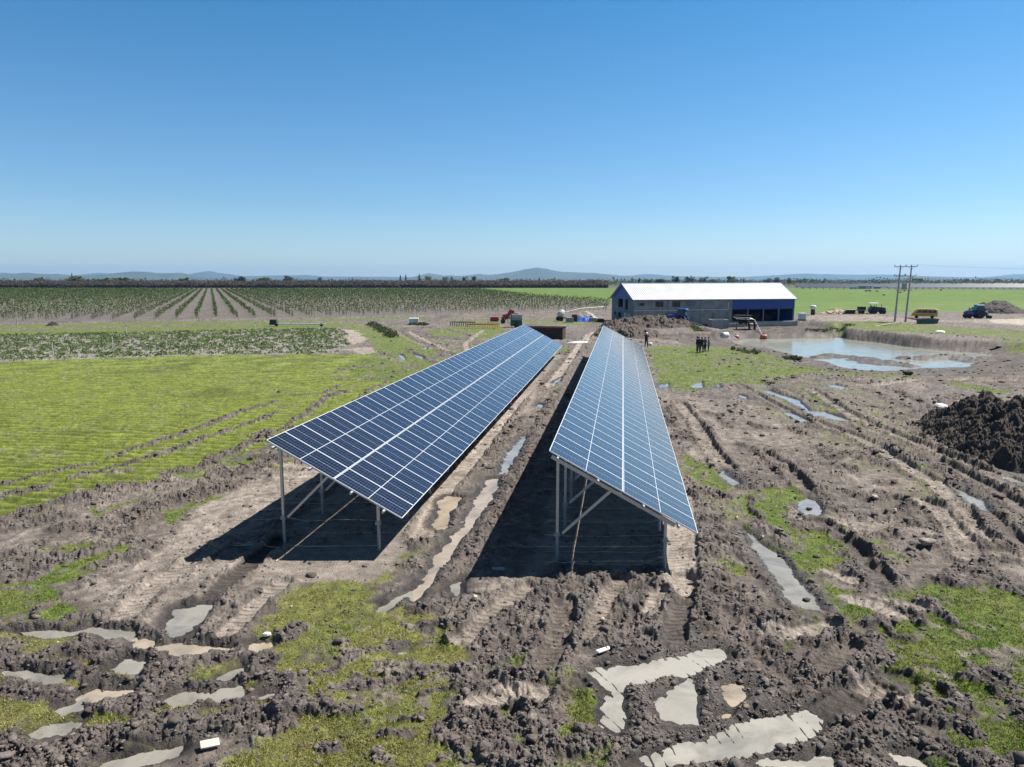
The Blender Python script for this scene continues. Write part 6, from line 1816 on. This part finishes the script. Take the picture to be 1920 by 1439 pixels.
for x, y, yt in ((99.5, 664, 641), (212, 657, 630), (237.7, 625.5, 612), (315, 625, 612), (479, 619.5, 607), (313, 653, 635), (409, 652, 641), (545, 620, 608)):
    a = at(x, y)
    hh = (y - yt) / F * a.y * 1.0
    st = thing('sprinkler', 'thin white sprinkler standpipe rising from the leafy crop', 'sprinkler', (a.x, a.y, 0), 0, 'sprinkler standpipes in the crop')
    MB().tube((0, 0, 0), (0, 0, hh), .04, .03, 8).build('standpipe', M['white_dirty'], st)
    MB().box((0, 0, hh + .04), (.18, .05, .07)).tube((0, 0, hh), (.1, 0, hh + .12), .02, n=6).build('spray_head', M['tractor_dark'], st)

# ------------------------------------------------------------------ people: one continuous body each, cap or hair on top
def person(label, loc, rz, shirt, legs, pose, height=1.74, helmet=False, group=None):
    t = thing('person', label, 'person', loc, rz, group)
    S = height / 1.76
    J, E_, Rr = [], [], []

    def jt(p, r, parent=None):
        J.append(Vector(p) * S)
        Rr.append((r if isinstance(r, tuple) else (r, r)))
        if parent is not None: E_.append((parent, len(J) - 1))
        return len(J) - 1
    pel = jt((0, 0, .95), (.175, .13))
    wa = jt((0, .0, 1.10), (.165, .12), pel)
    ch = jt((0, .0, 1.30), (.19, .135), wa)
    nk = jt((0, .0, 1.46), (.075, .07), ch)
    n2 = jt((0, .015, 1.52), (.055, .055), nk)
    hd = jt((0, .03, 1.60), (.072, .088), n2)
    ht = jt((0, .03, 1.70), (.068, .085), hd)
    jt((0, .118, 1.605), (.016, .016), hd)                       # nose
    for s in (-1, 1):
        jt((s * .082, .02, 1.605), (.014, .022), hd)              # ear
        st = pose.get('stance', .10)
        hp = jt((s * .095, 0, .88), (.105, .11), pel)
        kn = jt((s * st, .03, .49), (.075, .078), hp)
        ak = jt((s * (st + .01), -.01, .09), (.045, .048), kn)
        jt((s * (st + .03), .12, .045), (.045, .035), ak)
        sh = jt((s * .185, 0, 1.40), (.082, .08), ch)
        el, wr = pose['arm'][0 if s < 0 else 1]
        e_ = jt((s * el[0], el[1], el[2]), (.060, .060), sh)
        w_ = jt((s * wr[0], wr[1], wr[2]), (.030, .032), e_)
        d = (Vector((s * wr[0], wr[1], wr[2])) - Vector((s * el[0], el[1], el[2]))).normalized()
        sd_ = d.cross(Vector((0, 0, 1)))
        sd_ = sd_.normalized() if sd_.length > .2 else Vector((0, 1, 0))
        pw = Vector((s * wr[0], wr[1], wr[2]))
        pm = jt(pw + d * .075, (.036, .018), w_)
        for k, l in enumerate((.062, .075, .070, .055)):
            o = sd_ * (.026 - .0175 * k)
            f1 = jt(pw + d * (.10 + l * .35) + o, (.0092, .0092), pm)
            jt(pw + d * (.10 + l * .9) + o + d.cross(sd_) * .02, (.008, .008), f1)
        th = jt(pw + d * .05 + sd_ * .045, (.010, .010), w_)
        jt(pw + d * .085 + sd_ * .058, (.009, .009), th)
    me = bpy.data.meshes.new('body')
    me.from_pydata(J, E_, [])
    o = bpy.data.objects.new('body', me)
    COL.objects.link(o)
    sk_ = o.modifiers.new('skin', 'SKIN')
    sub = o.modifiers.new('sub', 'SUBSURF')
    sub.levels = sub.render_levels = 1
    for i, r in enumerate(Rr):
        me.skin_vertices[0].data[i].radius = (r[0] * S, r[1] * S)
    me.skin_vertices[0].data[0].use_root = True
    dg = bpy.context.evaluated_depsgraph_get()
    nm_ = bpy.data.meshes.new_from_object(o.evaluated_get(dg))
    o.modifiers.clear()
    o.data = nm_
    o.parent = t
    for mm in (M['skin'], shirt, legs, M['black']): nm_.materials.append(mm)
    for p in nm_.polygons:
        c = p.center / S
        arm = abs(c.x) > .20
        if c.z > 1.48: p.material_index = 0
        elif c.z < .10: p.material_index = 3
        elif c.z < .96 and not arm: p.material_index = 2
        else: p.material_index = 1
        for el, wr in pose['arm']:
            for s in (-1, 1):
                if (Vector((s * wr[0], wr[1], wr[2])) - c).length < .03 or (Vector((s * wr[0], wr[1], wr[2])) + (Vector((wr[0] * s, wr[1], wr[2])) - Vector((el[0] * s, el[1], el[2]))).normalized() * .10 - c).length < .085:
                    p.material_index = 0
        p.use_smooth = True
    mb = MB()
    for s in (-1, 1): mb.lathe((s * .030 * S, .108 * S, 1.628 * S), (0, 1, 0), [(0, .011), (.006, .008)], 8)
    mb.build('eyes', M['hair'], o)
    MB().box((0, .112 * S, 1.560 * S), (.04, .012, .010)).build('mouth', M['red'], o)
    if helmet:
        MB().lathe((0, .03 * S, 1.645 * S), (0, 0, 1), [(0, .150), (.012, .150), (.014, .122), (.07, .112), (.12, .075), (.135, .02)], 18).build('hard_hat', M['white'], t, smooth=True)
    else:
        MB().lathe((0, .012 * S, 1.625 * S), (0, .12, 1), [(-.05, .088), (.02, .103), (.08, .095), (.118, .06), (.132, .015)], 16).build('hair', M['hair'], t, smooth=True)
    MB().loft([[(x * k * S, y * k * S, z * S) for x, y in ((.17, .0), (.11, .11), (-.11, .11), (-.17, 0), (-.11, -.115), (.11, -.115))] for z, k in ((.90, 1.08), (1.05, 1.0), (1.12, .98))]).build('jacket_hem', shirt, t)
    return t


down = {'arm': [((.26, .0, 1.12), (.25, .06, .88)), ((.26, .0, 1.12), (.25, .06, .88))]}
front = {'arm': [((.25, .05, 1.13), (.12, .24, 1.12)), ((.25, .05, 1.13), (.12, .24, 1.16))]}
pocket = {'arm': [((.28, -.05, 1.13), (.22, .10, .98)), ((.28, -.05, 1.13), (.22, .10, .98))], 'stance': .13}
a = at(1211.5, 652)
person('person in dark clothes and white hard hat holding up a phone', (a.x, a.y, gz(a.x, a.y)), R(200), M['cloth_navy'], M['cloth_black'], {'arm': [((.26, .12, 1.25), (.10, .30, 1.45)), ((.26, .12, 1.25), (.10, .30, 1.45))], 'stance': .15}, 1.82, True)
grp = [(1306.3, 660.5, 'cloth_black', 'cloth_black', R(250), pocket, 1.76, 'person in black at the outer left of the standing huddle'),
       (1309.8, 661.8, 'cloth_black', 'cloth_navy', R(185), down, 1.80, 'person in black second from the left of the huddle'),
       (1315.2, 662.0, 'cloth_navy', 'cloth_black', R(165), pocket, 1.78, 'person in navy in the middle of the huddle, back turned'),
       (1321.6, 660.8, 'cloth_grey', 'cloth_black', R(120), front, 1.70, 'person in blue grey top second from the right of the huddle'),
       (1328.4, 659.6, 'cloth_grey', 'cloth_black', R(80), down, 1.66, 'person in grey at the outer right of the huddle')]
for px_, py_, s_, l_, rz_, po_, hh_, lab in grp:
    a = at(px_, py_)
    person(lab, (a.x, a.y, gz(a.x, a.y)), rz_, M[s_], M[l_], po_, hh_, False, 'people standing in a huddle')
scrap('white_sack', 'b', 842, 648, (.8, .5, .35), (0, 0, .2), M['white_dirty'], 'white sack lying on the grass beside the person in a hard hat', 'sack', .02, True)

# ------------------------------------------------------------------ cattle far out on the pasture
def cow(label, loc, rz, lying=False):
    t = thing('cow', label, 'cow', loc, rz, 'black cattle on the pasture')
    k = .45 if lying else 1
    J = [(0, 0, 1.05 * k), (.55, 0, 1.08 * k), (.85, 0, 1.15 * k + .02), (1.12, 0, 1.22 * k), (1.40, 0, 1.05 * k), (-.55, 0, 1.08 * k), (-.78, 0, 1.1 * k), (-.88, 0, .75 * k), (-.88, 0, .45 * k)]
    r = [(.34, .34), (.33, .36), (.2, .24), (.13, .16), (.09, .09), (.31, .33), (.2, .22), (.03, .03), (.03, .03)]
    Ed = [(0, 1), (1, 2), (2, 3), (3, 4), (0, 5), (5, 6), (6, 7), (7, 8)]
    for s in (-1, 1):
        for bi, x in ((1, .55), (5, -.6)):
            J += [(x, s * .2, .70 * k), (x + (.03 if bi == 1 else -.08), s * .2, .40 * k), (x, s * .2, .04)]
            r += [(.12, .14), (.06, .07), (.05, .06)]
            b = len(J) - 3
            Ed += [(bi, b), (b, b + 1), (b + 1, b + 2)]
        J.append((1.1, s * .2, 1.28 * k)); r.append((.04, .03)); Ed.append((3, len(J) - 1))
    me = bpy.data.meshes.new('cow_body')
    me.from_pydata(J, Ed, [])
    o = bpy.data.objects.new('cow_body', me)
    COL.objects.link(o)
    o.modifiers.new('skin', 'SKIN')
    s2 = o.modifiers.new('sub', 'SUBSURF'); s2.levels = s2.render_levels = 1
    for i, q_ in enumerate(r): me.skin_vertices[0].data[i].radius = q_
    me.skin_vertices[0].data[0].use_root = True
    nm_ = bpy.data.meshes.new_from_object(o.evaluated_get(bpy.context.evaluated_depsgraph_get()))
    o.modifiers.clear(); o.data = nm_; o.parent = t
    nm_.materials.append(M['cow'])
    return t


for x, y, rz_, ly_, lab in ((1623.5, 548.2, .2, False, 'black cow at the near end of the standing pair on the pasture'), (1630.5, 548.0, 3.0, False, 'black cow at the far end of the standing pair on the pasture'), (1657, 554.8, .4, True, 'black cow lying nearest on the pasture below the solar farm'), (1688, 549.5, 0, True, 'black cow lying between the twin poles'), (1695.5, 547.8, 1, False, 'black cow standing just past the twin poles'), (1764, 546.2, .5, False, 'black cow standing alone far out past the twin poles'), (1645, 547.4, 2.5, True, 'small black cow lying behind the nearest one')):
    a = at(x, y)
    cow(lab, (a.x, a.y, 0), rz_, ly_)

# ------------------------------------------------------------------ leafy crop, orchard, weeds
def leaf_clumps(px, py, pz, hgt, wid, col, per, lsz, name, m, label=None, cat=None, kind='stuff', up=0.5, parent=None):
    n = len(px); N_ = n * per
    rad = np.sqrt(rng.random(N_)) * np.repeat(wid, per)
    a = rng.random(N_) * 2 * np.pi
    z = rng.random(N_) ** up * np.repeat(hgt, per)
    c = np.stack([np.repeat(px, per) + rad * np.cos(a), np.repeat(py, per) + rad * np.sin(a), np.repeat(pz, per) + z], -1)
    d1 = rng.normal(0, 1, (N_, 3)); d1 /= np.linalg.norm(d1, axis=1)[:, None]
    d2 = np.cross(d1, rng.normal(0, 1, (N_, 3))); d2 /= np.linalg.norm(d2, axis=1)[:, None] + 1e-9
    L_ = (np.repeat(lsz, per) * (.6 + .8 * rng.random(N_)))[:, None]
    V = np.stack([c - d1 * L_ * .5, c + d2 * L_ * .3, c + d1 * L_ * .5, c - d2 * L_ * .3], 1)
    C_ = np.ones((N_, 4, 4))
    C_[:, :, :3] = (np.repeat(col, per, 0) * (.65 + .7 * rng.random((N_, 1))))[:, None, :]
    o = np_mesh(name, V.reshape(-1, 3), np.arange(N_ * 4).reshape(-1, 4), m, False, {'tint': ('FLOAT_COLOR', C_.reshape(-1, 4))}, parent)
    return tag(o, label, cat, None, kind) if kind else o


def inside(px, py, pts): return poly_sd(px, py, zp('p', pts)) > 0


Pc = zp('p', CROP)
n = 17000
cx_, cy_ = rng.uniform(Pc[:, 0].min(), Pc[:, 0].max(), n), rng.uniform(Pc[:, 1].min(), Pc[:, 1].max(), n)
k = poly_sd(cx_ + gn(cx_ / 3, cy_ / 3, 5), cy_ + gn(cx_ / 3, cy_ / 3, 6), Pc) > 0
k &= rng.random(n) < np.clip(.75 + 1.1 * fbm(cx_, cy_, 5, 3, 151), .1, 1)
k &= np.abs(cx_) < cy_ * .95
cx_, cy_ = cx_[k], cy_[k]
nn = len(cx_)
leaf_clumps(cx_, cy_, np.zeros(nn), rng.uniform(.14, .32, nn), rng.uniform(.16, .32, nn), np.array([.12, .17, .055]) * rng.uniform(.6, 1.4, (nn, 1)), 10, np.full(nn, .19), 'leafy_crop', M['leaf'], 'dark green leafy crop plants over grey soil', 'crop')

# weeds along the ditch and by the pond
wp = []
for z, pts, w, num in (('m', [(770, 420), (830, 455), (920, 510)], 1.0, 170), ('m', [(1060, 425), (1120, 430)], 1.0, 90), ('b', [(1450, 650), (1530, 655), (1590, 665)], .9, 26), ('r', [(130, 720), (180, 715), (225, 720)], .4, 26), ('r', [(310, 520), (420, 530), (560, 520), (640, 530)], 1.3, 60), ('b', [(1120, 500), (1170, 520), (1195, 545)], .8, 150)):
    P = zp(z, pts)
    for _ in range(num):
        t_ = rng.random() * (len(P) - 1); i_ = int(t_)
        p = P[i_] + (P[i_ + 1] - P[i_]) * (t_ - i_) + rng.normal(0, w * .5, 2)
        wp.append((p[0], p[1]))
wp = np.array(wp)
wz = sample(wp[:, 0], wp[:, 1], Z)[0]
leaf_clumps(wp[:, 0], wp[:, 1], wz, rng.uniform(.15, .5, len(wp)), rng.uniform(.15, .4, len(wp)), np.tile(np.array([.085, .105, .045]), (len(wp), 1)) * rng.uniform(.6, 1.3, (len(wp), 1)), 22, np.full(len(wp), .22), 'weeds', M['leaf'], 'rank weeds along the ditch and pond edges', 'weeds')

# orchard grid: rows run away to the left, plants set so that diagonals line up with the arrays
OA = R(-22.9)
od, on = np.array([math.sin(OA), math.cos(OA)]), np.array([math.cos(OA), -math.sin(OA)])
o0 = np.array(at(405, 594)[:2])
ii, jj = np.meshgrid(np.arange(-160, 260), np.arange(-60, 330), indexing='ij')
PTS = (o0 + on * (ii.ravel()[:, None] * 3.85) + od * (jj.ravel()[:, None] * 2.1))
PTS = PTS + rng.normal(0, .14, PTS.shape)
Po = zp('p', ORCH)
near_edge = zp('p', [(-900, 628), (-300, 611), (0, 603.5), (336, 598.5), (640, 594), (800, 589), (1020, 583.5), (1140, 583), (1143, 566), (1000, 555.5), (900, 543.2), (-900, 541.4)])
k = (poly_sd(PTS[:, 0], PTS[:, 1], near_edge) > 0) & (np.abs(PTS[:, 0]) < PTS[:, 1] * .80 + 5)
PTS = PTS[k & (rng.random(len(k)) > .04)]
order = np.argsort(np.hypot(PTS[:, 0], PTS[:, 1]))
PTS = PTS[order]
vis = np.abs(PTS[:, 0] / PTS[:, 1]) < .735
first = np.where(vis)[0][:300]
rest = np.setdiff1d(np.arange(len(PTS)), first)


def sapling(i_):
    t = thing('orchard_tree', 'slender leafy young tree in the front of the orchard rows', 'young tree', (0, 0, 0), 0, 'young orchard trees nearest the fence')
    mb = MB().tube((0, 0, -.1), (.03, .02, 1.3), .035, .015, 6)
    for _ in range(5):
        z_ = rng.uniform(.4, 1.1); a_ = rng.uniform(0, 6.28)
        mb.tube((.02, .01, z_), (.02 + .28 * math.cos(a_), .01 + .28 * math.sin(a_), z_ + .45), .014, .006, 4)
    mb.build('trunk', M['bark'], t)
    m_ = 4
    zz = np.array([.25, .62, 1.0, 1.3])
    leaf_clumps(rng.normal(0, .07, 4), rng.normal(0, .07, 4), zz * rng.uniform(.9, 1.1), np.full(4, .4), np.array([.28, .30, .24, .14]), np.tile(np.array([.085, .125, .035]), (4, 1)) * rng.uniform(.8, 1.2), 14, np.full(4, .19), 'crown', M['leaf'], kind=None, parent=t)
    return t


protos = [sapling(i_) for i_ in range(5)]
used = set()
for c_, i_ in enumerate(first):
    p = protos[c_ % 5]
    o = p if c_ < 5 else copy_tree(p)
    o.location = (PTS[i_, 0], PTS[i_, 1], 0)
    o.rotation_euler.z = rng.uniform(0, 6.28)
    s_ = rng.uniform(.75, 1.2)
    s_ *= .9
    o.scale = (s_, s_, s_ * rng.uniform(.9, 1.15))
pr = PTS[rest]
dd = np.hypot(pr[:, 0], pr[:, 1])
kk = rng.random(len(pr)) < np.clip(1.25 - dd / 900, .45, 1)
pr, dd = pr[kk], dd[kk]
nn = len(pr)
leaf_clumps(pr[:, 0], pr[:, 1], np.full(nn, .12), rng.uniform(1.1, 1.65, nn), rng.uniform(.22, .42, nn), np.array([.085, .125, .035]) * rng.uniform(.7, 1.25, (nn, 1)), 12, .26 + dd / 1700, 'orchard_rows', M['leaf'], 'young orchard trees in rows reaching to the dark wood', 'orchard', up=.8)

# ------------------------------------------------------------------ dark wood and far trees
def card_mass(name, px, py, z0, z1, size, cols, m, label, cat, kind='stuff', parent=None):
    n = len(px)
    c = np.stack([px, py, z0 + rng.random(n) * (z1 - z0)], -1)
    d1 = rng.normal(0, 1, (n, 3)); d1 /= np.linalg.norm(d1, axis=1)[:, None]
    d2 = np.cross(d1, rng.normal(0, 1, (n, 3))); d2 /= np.linalg.norm(d2, axis=1)[:, None]
    L_ = (size * (.5 + rng.random(n)))[:, None]
    V = np.stack([c - d1 * L_ * .6, c + d2 * L_ * .4, c + d1 * L_ * .6, c - d2 * L_ * .4], 1)
    V[:, :, 2] = np.maximum(V[:, :, 2], 0)
    C_ = np.ones((n, 4, 4)); C_[:, :, :3] = cols[:, None, :]
    o = np_mesh(name, V.reshape(-1, 3), np.arange(n * 4).reshape(-1, 4), m, False, {'tint': ('FLOAT_COLOR', C_.reshape(-1, 4))}, parent)
    return tag(o, label, cat, None, kind)


n = 120000
wy_ = 745 + 240 * rng.random(n) ** 1.7
wx_ = rng.uniform(-.80, .135, n) * wy_
top = (6.6 + 2.2 * fbm(wx_, wy_, 30, 4, 161)) * np.clip((wy_ - 735) / 18, .5, 1)
base = np.array([.110, .088, .078])
grn = np.array([.085, .10, .045])
mixk = np.clip(fbm(wx_, wy_, 60, 3, 171) * 1.2 - .05, 0, 1)[:, None] * np.clip((wy_ - 770) / 60, 0, 1)[:, None]
card_mass('bare_wood', wx_, wy_, np.zeros(n), top, np.full(n, 1.7), (base * (1 - mixk) + grn * mixk) * rng.uniform(.75, 1.25, (n, 1)), M['far_leaf'], 'dark brown leafless wood along the far edge of the orchard', 'wood')
n = 52000
ty2 = rng.uniform(1000, 2200, n)
tx2 = rng.uniform(-.82, .82, n) * ty2
cl_ = fbm(tx2, ty2, 70, 4, 181)
kk = cl_ > -.12
tx2, ty2, cl_ = tx2[kk], ty2[kk], cl_[kk]
n = len(tx2)
gcols = np.where((fbm(tx2, ty2, 45, 3, 191) > .05)[:, None], np.array([.085, .11, .045]), np.array([.085, .085, .062])) * rng.uniform(.6, 1.5, (n, 1))
card_mass('far_woodland', tx2, ty2, np.zeros(n), 5.0 + 14 * np.clip(cl_ + .12, 0, .75) + 0 * tx2, np.full(n, 2.4), gcols, M['far_leaf'], 'distant mixed woodland strung along the horizon', 'woodland')


def tree(label, px, yb, ytop, wpx, dist, col, shape, group):
    """standing tree: crown through the crown's volume, tapered trunk with limbs"""
    s = dist / F
    x = (px - 960) * s * 1.0
    hh = H + (526 - ytop) * s
    w = wpx * s / 2
    t = thing('tree', label, 'tree', (x, dist, 0), 0, group)
    mb = MB().tube((0, 0, -.3), (0, 0, hh * .85), max(.25, hh * .03), .08, 7)
    for k in range(6):
        a_ = k * 1.1 + rng.random(); z_ = hh * rng.uniform(.25, .6)
        mb.tube((0, 0, z_), (w * .6 * math.cos(a_), w * .6 * math.sin(a_), z_ + hh * .2), .12, .04, 5)
    mb.build('trunk', M['bark'], t)
    n_ = 420
    if shape == 'spire':
        z_ = rng.random(n_) ** .8
        rad = w * (1 - z_) ** .8 * np.sqrt(rng.random(n_)) * (1 + .4 * np.sin(z_ * 40))
        a_ = rng.random(n_) * 6.28
        c = np.stack([rad * np.cos(a_), rad * np.sin(a_), hh * (.08 + .92 * z_)], -1)
    else:
        nb = 9 if shape == 'round' else 6
        bc_ = np.stack([rng.normal(0, w * .42, nb), rng.normal(0, w * .42, nb), hh * rng.uniform(.42, .85, nb)], -1)
        bi = rng.integers(0, nb, n_)
        dv = rng.normal(0, 1, (n_, 3)); dv /= np.linalg.norm(dv, axis=1)[:, None]
        c = bc_[bi] + dv * (rng.random(n_) ** .4)[:, None] * np.array([w * .5, w * .5, hh * .17]) * rng.uniform(.8, 1.2, nb)[bi][:, None]
    c[:, 2] = np.clip(c[:, 2], .5, hh)
    cols = np.array(col) * rng.uniform(.55, 1.5, (n_, 1))
    card_mass('crown', c[:, 0], c[:, 1], c[:, 2], c[:, 2] + .1, np.full(n_, max(.8, w * .22)), cols, M['far_leaf'], None, None, None, t)
    return t


GRN, OLV, DRK, BRN = (.080, .115, .040), (.11, .125, .05), (.040, .052, .032), (.10, .088, .068)
TR = [(144, 512.5, 5, 1100, DRK, 'spire', 'thin dark spire tree above the wood beside two pale hills'), (86, 521, 30, 900, GRN, 'round', 'broad green tree low in the treeline nearest the photo edge'), (150, 516, 44, 980, OLV, 'round', 'broad olive green tree around the dark spire'), (221, 519, 50, 900, GRN, 'round', 'broad dark green tree below the twin peaked hill'), (350, 520.5, 22, 900, GRN, 'round', 'round green tree at the end of the twin peaked hill'),
      (460, 519, 22, 950, DRK, 'round', 'dark round tree above the orchard rows'), (500, 520.5, 26, 1000, OLV, 'round', 'low olive tree beyond the wood, left of the tall pale pair'), (545, 516, 18, 1100, BRN, 'round', 'tall pale brown tree behind the wood'), (604, 517.5, 9, 1100, BRN, 'open', 'narrow pale brown tree standing alone behind the wood'), (753, 516.5, 9, 1200, DRK, 'spire', 'dark pine at the outer edge of the pine pair'), (763, 515.5, 7, 1200, DRK, 'spire', 'slim dark pine of the pine pair'), (788, 514.5, 10, 1150, DRK, 'spire', 'tallest dark pine above the wood'), (804, 516, 14, 1150, BRN, 'round', 'brown rounded tree beside the tallest pine'),
      (838, 518, 9, 1200, BRN, 'open', 'slim brown tree below the mountain foot'), (848, 518.5, 8, 1200, DRK, 'spire', 'small dark pine below the mountain foot'), (871, 517.5, 10, 1150, DRK, 'round', 'dark rounded tree below the mountain slope'), (889, 517.5, 13, 1150, BRN, 'round', 'brown round tree below the mountain slope'), (944, 519, 20, 1200, BRN, 'open', 'low open brown tree under the mountain summit'),
      (1011, 521, 6, 1200, DRK, 'spire', 'small dark pine under the mountain crest'), (1196, 521.5, 8, 900, DRK, 'spire', 'small dark tree just behind the white roof ridge'), (1212, 524, 22, 900, GRN, 'round', 'bright green bush tree at the roof ridge start'), (1237, 523, 22, 900, GRN, 'round', 'bright green tree behind the roof ridge'), (1264, 517, 16, 1000, DRK, 'round', 'dark spreading tree above the roof ridge'), (1285, 518.5, 10, 1000, DRK, 'round', 'dark tree of the pair above the roof, left one'), (1294, 517, 10, 1000, DRK, 'round', 'dark tree of the pair above the roof, taller one'), (1312, 518, 14, 1000, BRN, 'round', 'brown round tree above the roof'), (1335, 524, 22, 900, GRN, 'round', 'low green tree behind the roof near the ridge middle'), (1369, 518, 18, 900, GRN, 'round', 'tall bright green tree behind the roof'),
      (1390, 522, 5, 950, DRK, 'spire', 'thin dark tree beside the tall green one'), (1432, 521.5, 14, 950, BRN, 'round', 'brown tree above the roof end, left of the pair'), (1452, 519.5, 16, 950, BRN, 'round', 'brown round tree of the pair at the roof end'), (1474, 520.5, 16, 950, OLV, 'round', 'olive tree of the pair at the roof end'), (1497, 522, 20, 1200, GRN, 'round', 'round green tree just past the roof end'), (1541, 523.5, 9, 1300, GRN, 'round', 'small round tree over the solar farm'), (1517, 524, 16, 1300, OLV, 'round', 'low olive tree over the solar farm'), (1716, 523, 18, 1500, DRK, 'round', 'dark broad tree beyond the twin poles'), (1762, 525, 7, 1500, DRK, 'spire', 'small dark tree well beyond the minibus'), (1800, 523, 12, 1500, OLV, 'round', 'olive tree behind the far solar rows'), (1860, 523.5, 14, 1500, BRN, 'round', 'brown tree near the end of the far treeline')]
for px_, yt_, w_, d_, c_, sh_, lab in TR:
    tree(lab, px_, 0, yt_, w_, d_, c_, sh_, 'trees along the horizon')

# ------------------------------------------------------------------ far solar farm and sheds beyond the pasture
for k in range(9):
    d_ = 640 + 75 * k
    y0 = d_
    x0, x1 = (1497 - 960) * d_ / F * 1.0, .86 * d_
    if k == 0: segs = [(x0, x0 + 50), (x0 + 78, x1)]
    else: segs = [(x0 - 5, x1)]
    for j, (a_, b_) in enumerate(segs):
        t = thing('solar_row', 'long far row of solar panels beyond the pasture', 'solar row', ((a_ + b_) / 2, y0, 0), -.02, 'far solar rows beyond the pasture')
        Ln = b_ - a_
        MB().box((0, 0, 2.3), (Ln, 3.6, .12), (.45, 0, 0)).build('panel_table', M['panel_far'], t)
        mb = MB()
        for q_ in np.arange(-Ln / 2 + 2, Ln / 2, 6.0): mb.box((q_, .3, 1.1), (.25, .25, 2.2)).box((q_, -1.1, .8), (.2, .2, 1.6))
        mb.box((0, .5, 1.7), (Ln, .15, .6))
        mb.build('support_frame', M['tractor_dark'], t)
for x, y, w, hh, lab in ((1597, 541.8, 11, 4, 'white van shaped cabin at the front of the far solar rows'), (1612, 541.8, 12, 5, 'pale blue cabin in the gap of the far solar rows'), (1625, 541.8, 9, 5.2, 'white plant cabin in the gap of the far solar rows'), (1640, 541.6, 10, 3.5, 'low grey cabin ending the gap of the far solar rows')):
    a = at(x, y)
    s = a.y / F
    t = thing('site_cabin', lab, 'cabin', (a.x, a.y - 4, 0), 0, 'site cabins at the solar farm')
    MB().box((0, 0, hh * .25), (w * s, 2.6, hh * .5)).build('cabin_wall', M['white_dirty'] if 'white' in lab else M['grey'], t)
    MB().box((0, 0, hh * .5 + .08), (w * s + .3, 2.9, .16)).build('roof', M['white'], t)
    MB().box((w * s * .2, -1.31, hh * .22), (.9, .03, hh * .4)).build('door', M['grey'], t)

# ------------------------------------------------------------------ hills
def hills(name, pts, dist, depth, seed):
    P = np.array(pts, float)
    xs = np.linspace(P[0, 0], P[-1, 0], 420)
    yy = np.interp(xs, P[:, 0], P[:, 1])
    s = dist / F
    X_ = (xs - 960) * s
    top = np.maximum(H + (526 - yy) * s, 0)
    top = top + top * .06 * fbm(X_, X_ * 0, dist * .025, 4, seed) * 1.5
    m_ = 27
    V = []
    for j in range(m_):
        v = (j / (m_ - 1)) * 2 - 1
        prof = (1 - abs(v)) ** 1.1
        yj = dist + v * depth
        nz_ = fbm(X_, X_ * 0 + yj, dist * .05, 4, seed + 3) * .55 * (1 - abs(2 * abs(v) - 1)) * 1.0
        z_ = top * np.clip(prof * (1 + nz_), 0, 1.0 if j != m_ // 2 else 1) - 3
        V.append(np.stack([X_ * (yj / dist) ** .2, np.full_like(X_, yj), z_], -1))
    V = np.concatenate(V)
    idx_ = np.arange(m_ * 420).reshape(m_, 420)
    q_ = np.stack([idx_[:-1, :-1], idx_[:-1, 1:], idx_[1:, 1:], idx_[1:, :-1]], -1).reshape(-1, 4)
    tag(np_mesh(name, V, q_, M['hill'], True), kind='structure')


hills('hills', [(-500, 516), (-200, 512), (0, 513), (18, 511.5), (39, 513.5), (65, 511.5), (86, 514), (117, 514), (141, 516), (160, 519), (195, 518), (221, 513.5), (255, 509), (286, 510.5), (312, 513), (346, 511.5), (365, 517), (390, 521), (600, 524)], 9000, 2000, 501)
hills('hills', [(620, 525), (660, 521), (680, 519), (700, 523), (760, 524), (775, 520), (806, 512.5), (832, 516.8), (868, 517.5), (896, 514), (919, 516), (958, 511), (985, 505), (1010, 502.5), (1025, 505), (1052, 510), (1086, 511.5), (1112, 512.5), (1138, 514.5), (1160, 517), (1185, 520), (1210, 523), (1260, 524)], 11000, 2400, 511)
hills('hills', [(160, 519), (195, 512), (210, 513), (300, 519), (360, 516), (375, 512), (398, 508.5), (420, 512.5), (460, 518), (520, 517), (580, 516), (612, 519), (700, 519), (800, 520), (1180, 517), (1204, 514.5), (1222, 514.5), (1250, 517), (1290, 519), (1390, 519.5), (1440, 517), (1475, 514.8), (1505, 513), (1535, 514.5), (1600, 515.5), (1680, 515.5), (1710, 517.5), (1795, 520), (1840, 520), (1885, 515), (1920, 513.5), (2100, 512), (2400, 516)], 14200, 2300, 521)
hills('hills', [(1640, 524), (1700, 520), (1718, 518.5), (1740, 521), (1772, 524), (1800, 525), (1845, 522.5), (1862, 520.5), (1880, 522.5), (1905, 524), (2000, 521), (2200, 519)], 7400, 1300, 531)

# ------------------------------------------------------------------ air
hz = MB().box((0, 0, 0), (56000, 50000, 1)).build('haze', None) if False else None
me = bpy.data.meshes.new('haze')
bm = bmesh.new()
bmesh.ops.create_cube(bm, size=1)
bm.to_mesh(me); bm.free()
haze = bpy.data.objects.new('haze', me)
COL.objects.link(haze)
haze.scale = (44000, 34200, 306)
haze.location = (0, 0, 306 / 2 - 4.5)
m = bpy.data.materials.new('haze_air')
m.use_nodes = True
t = m.node_tree
t.nodes.remove(t.nodes['Principled BSDF'])
pv_ = t.nodes.new('ShaderNodeVolumePrincipled')
pv_.inputs['Color'].default_value = (.31, .61, 1.0, 1)
pv_.inputs['Density'].default_value = 0.00005
pv_.inputs['Anisotropy'].default_value = 0.2
t.links.new(pv_.outputs[0], t.nodes['Material Output'].inputs['Volume'])
me.materials.append(m)
tag(haze, kind='stuff')
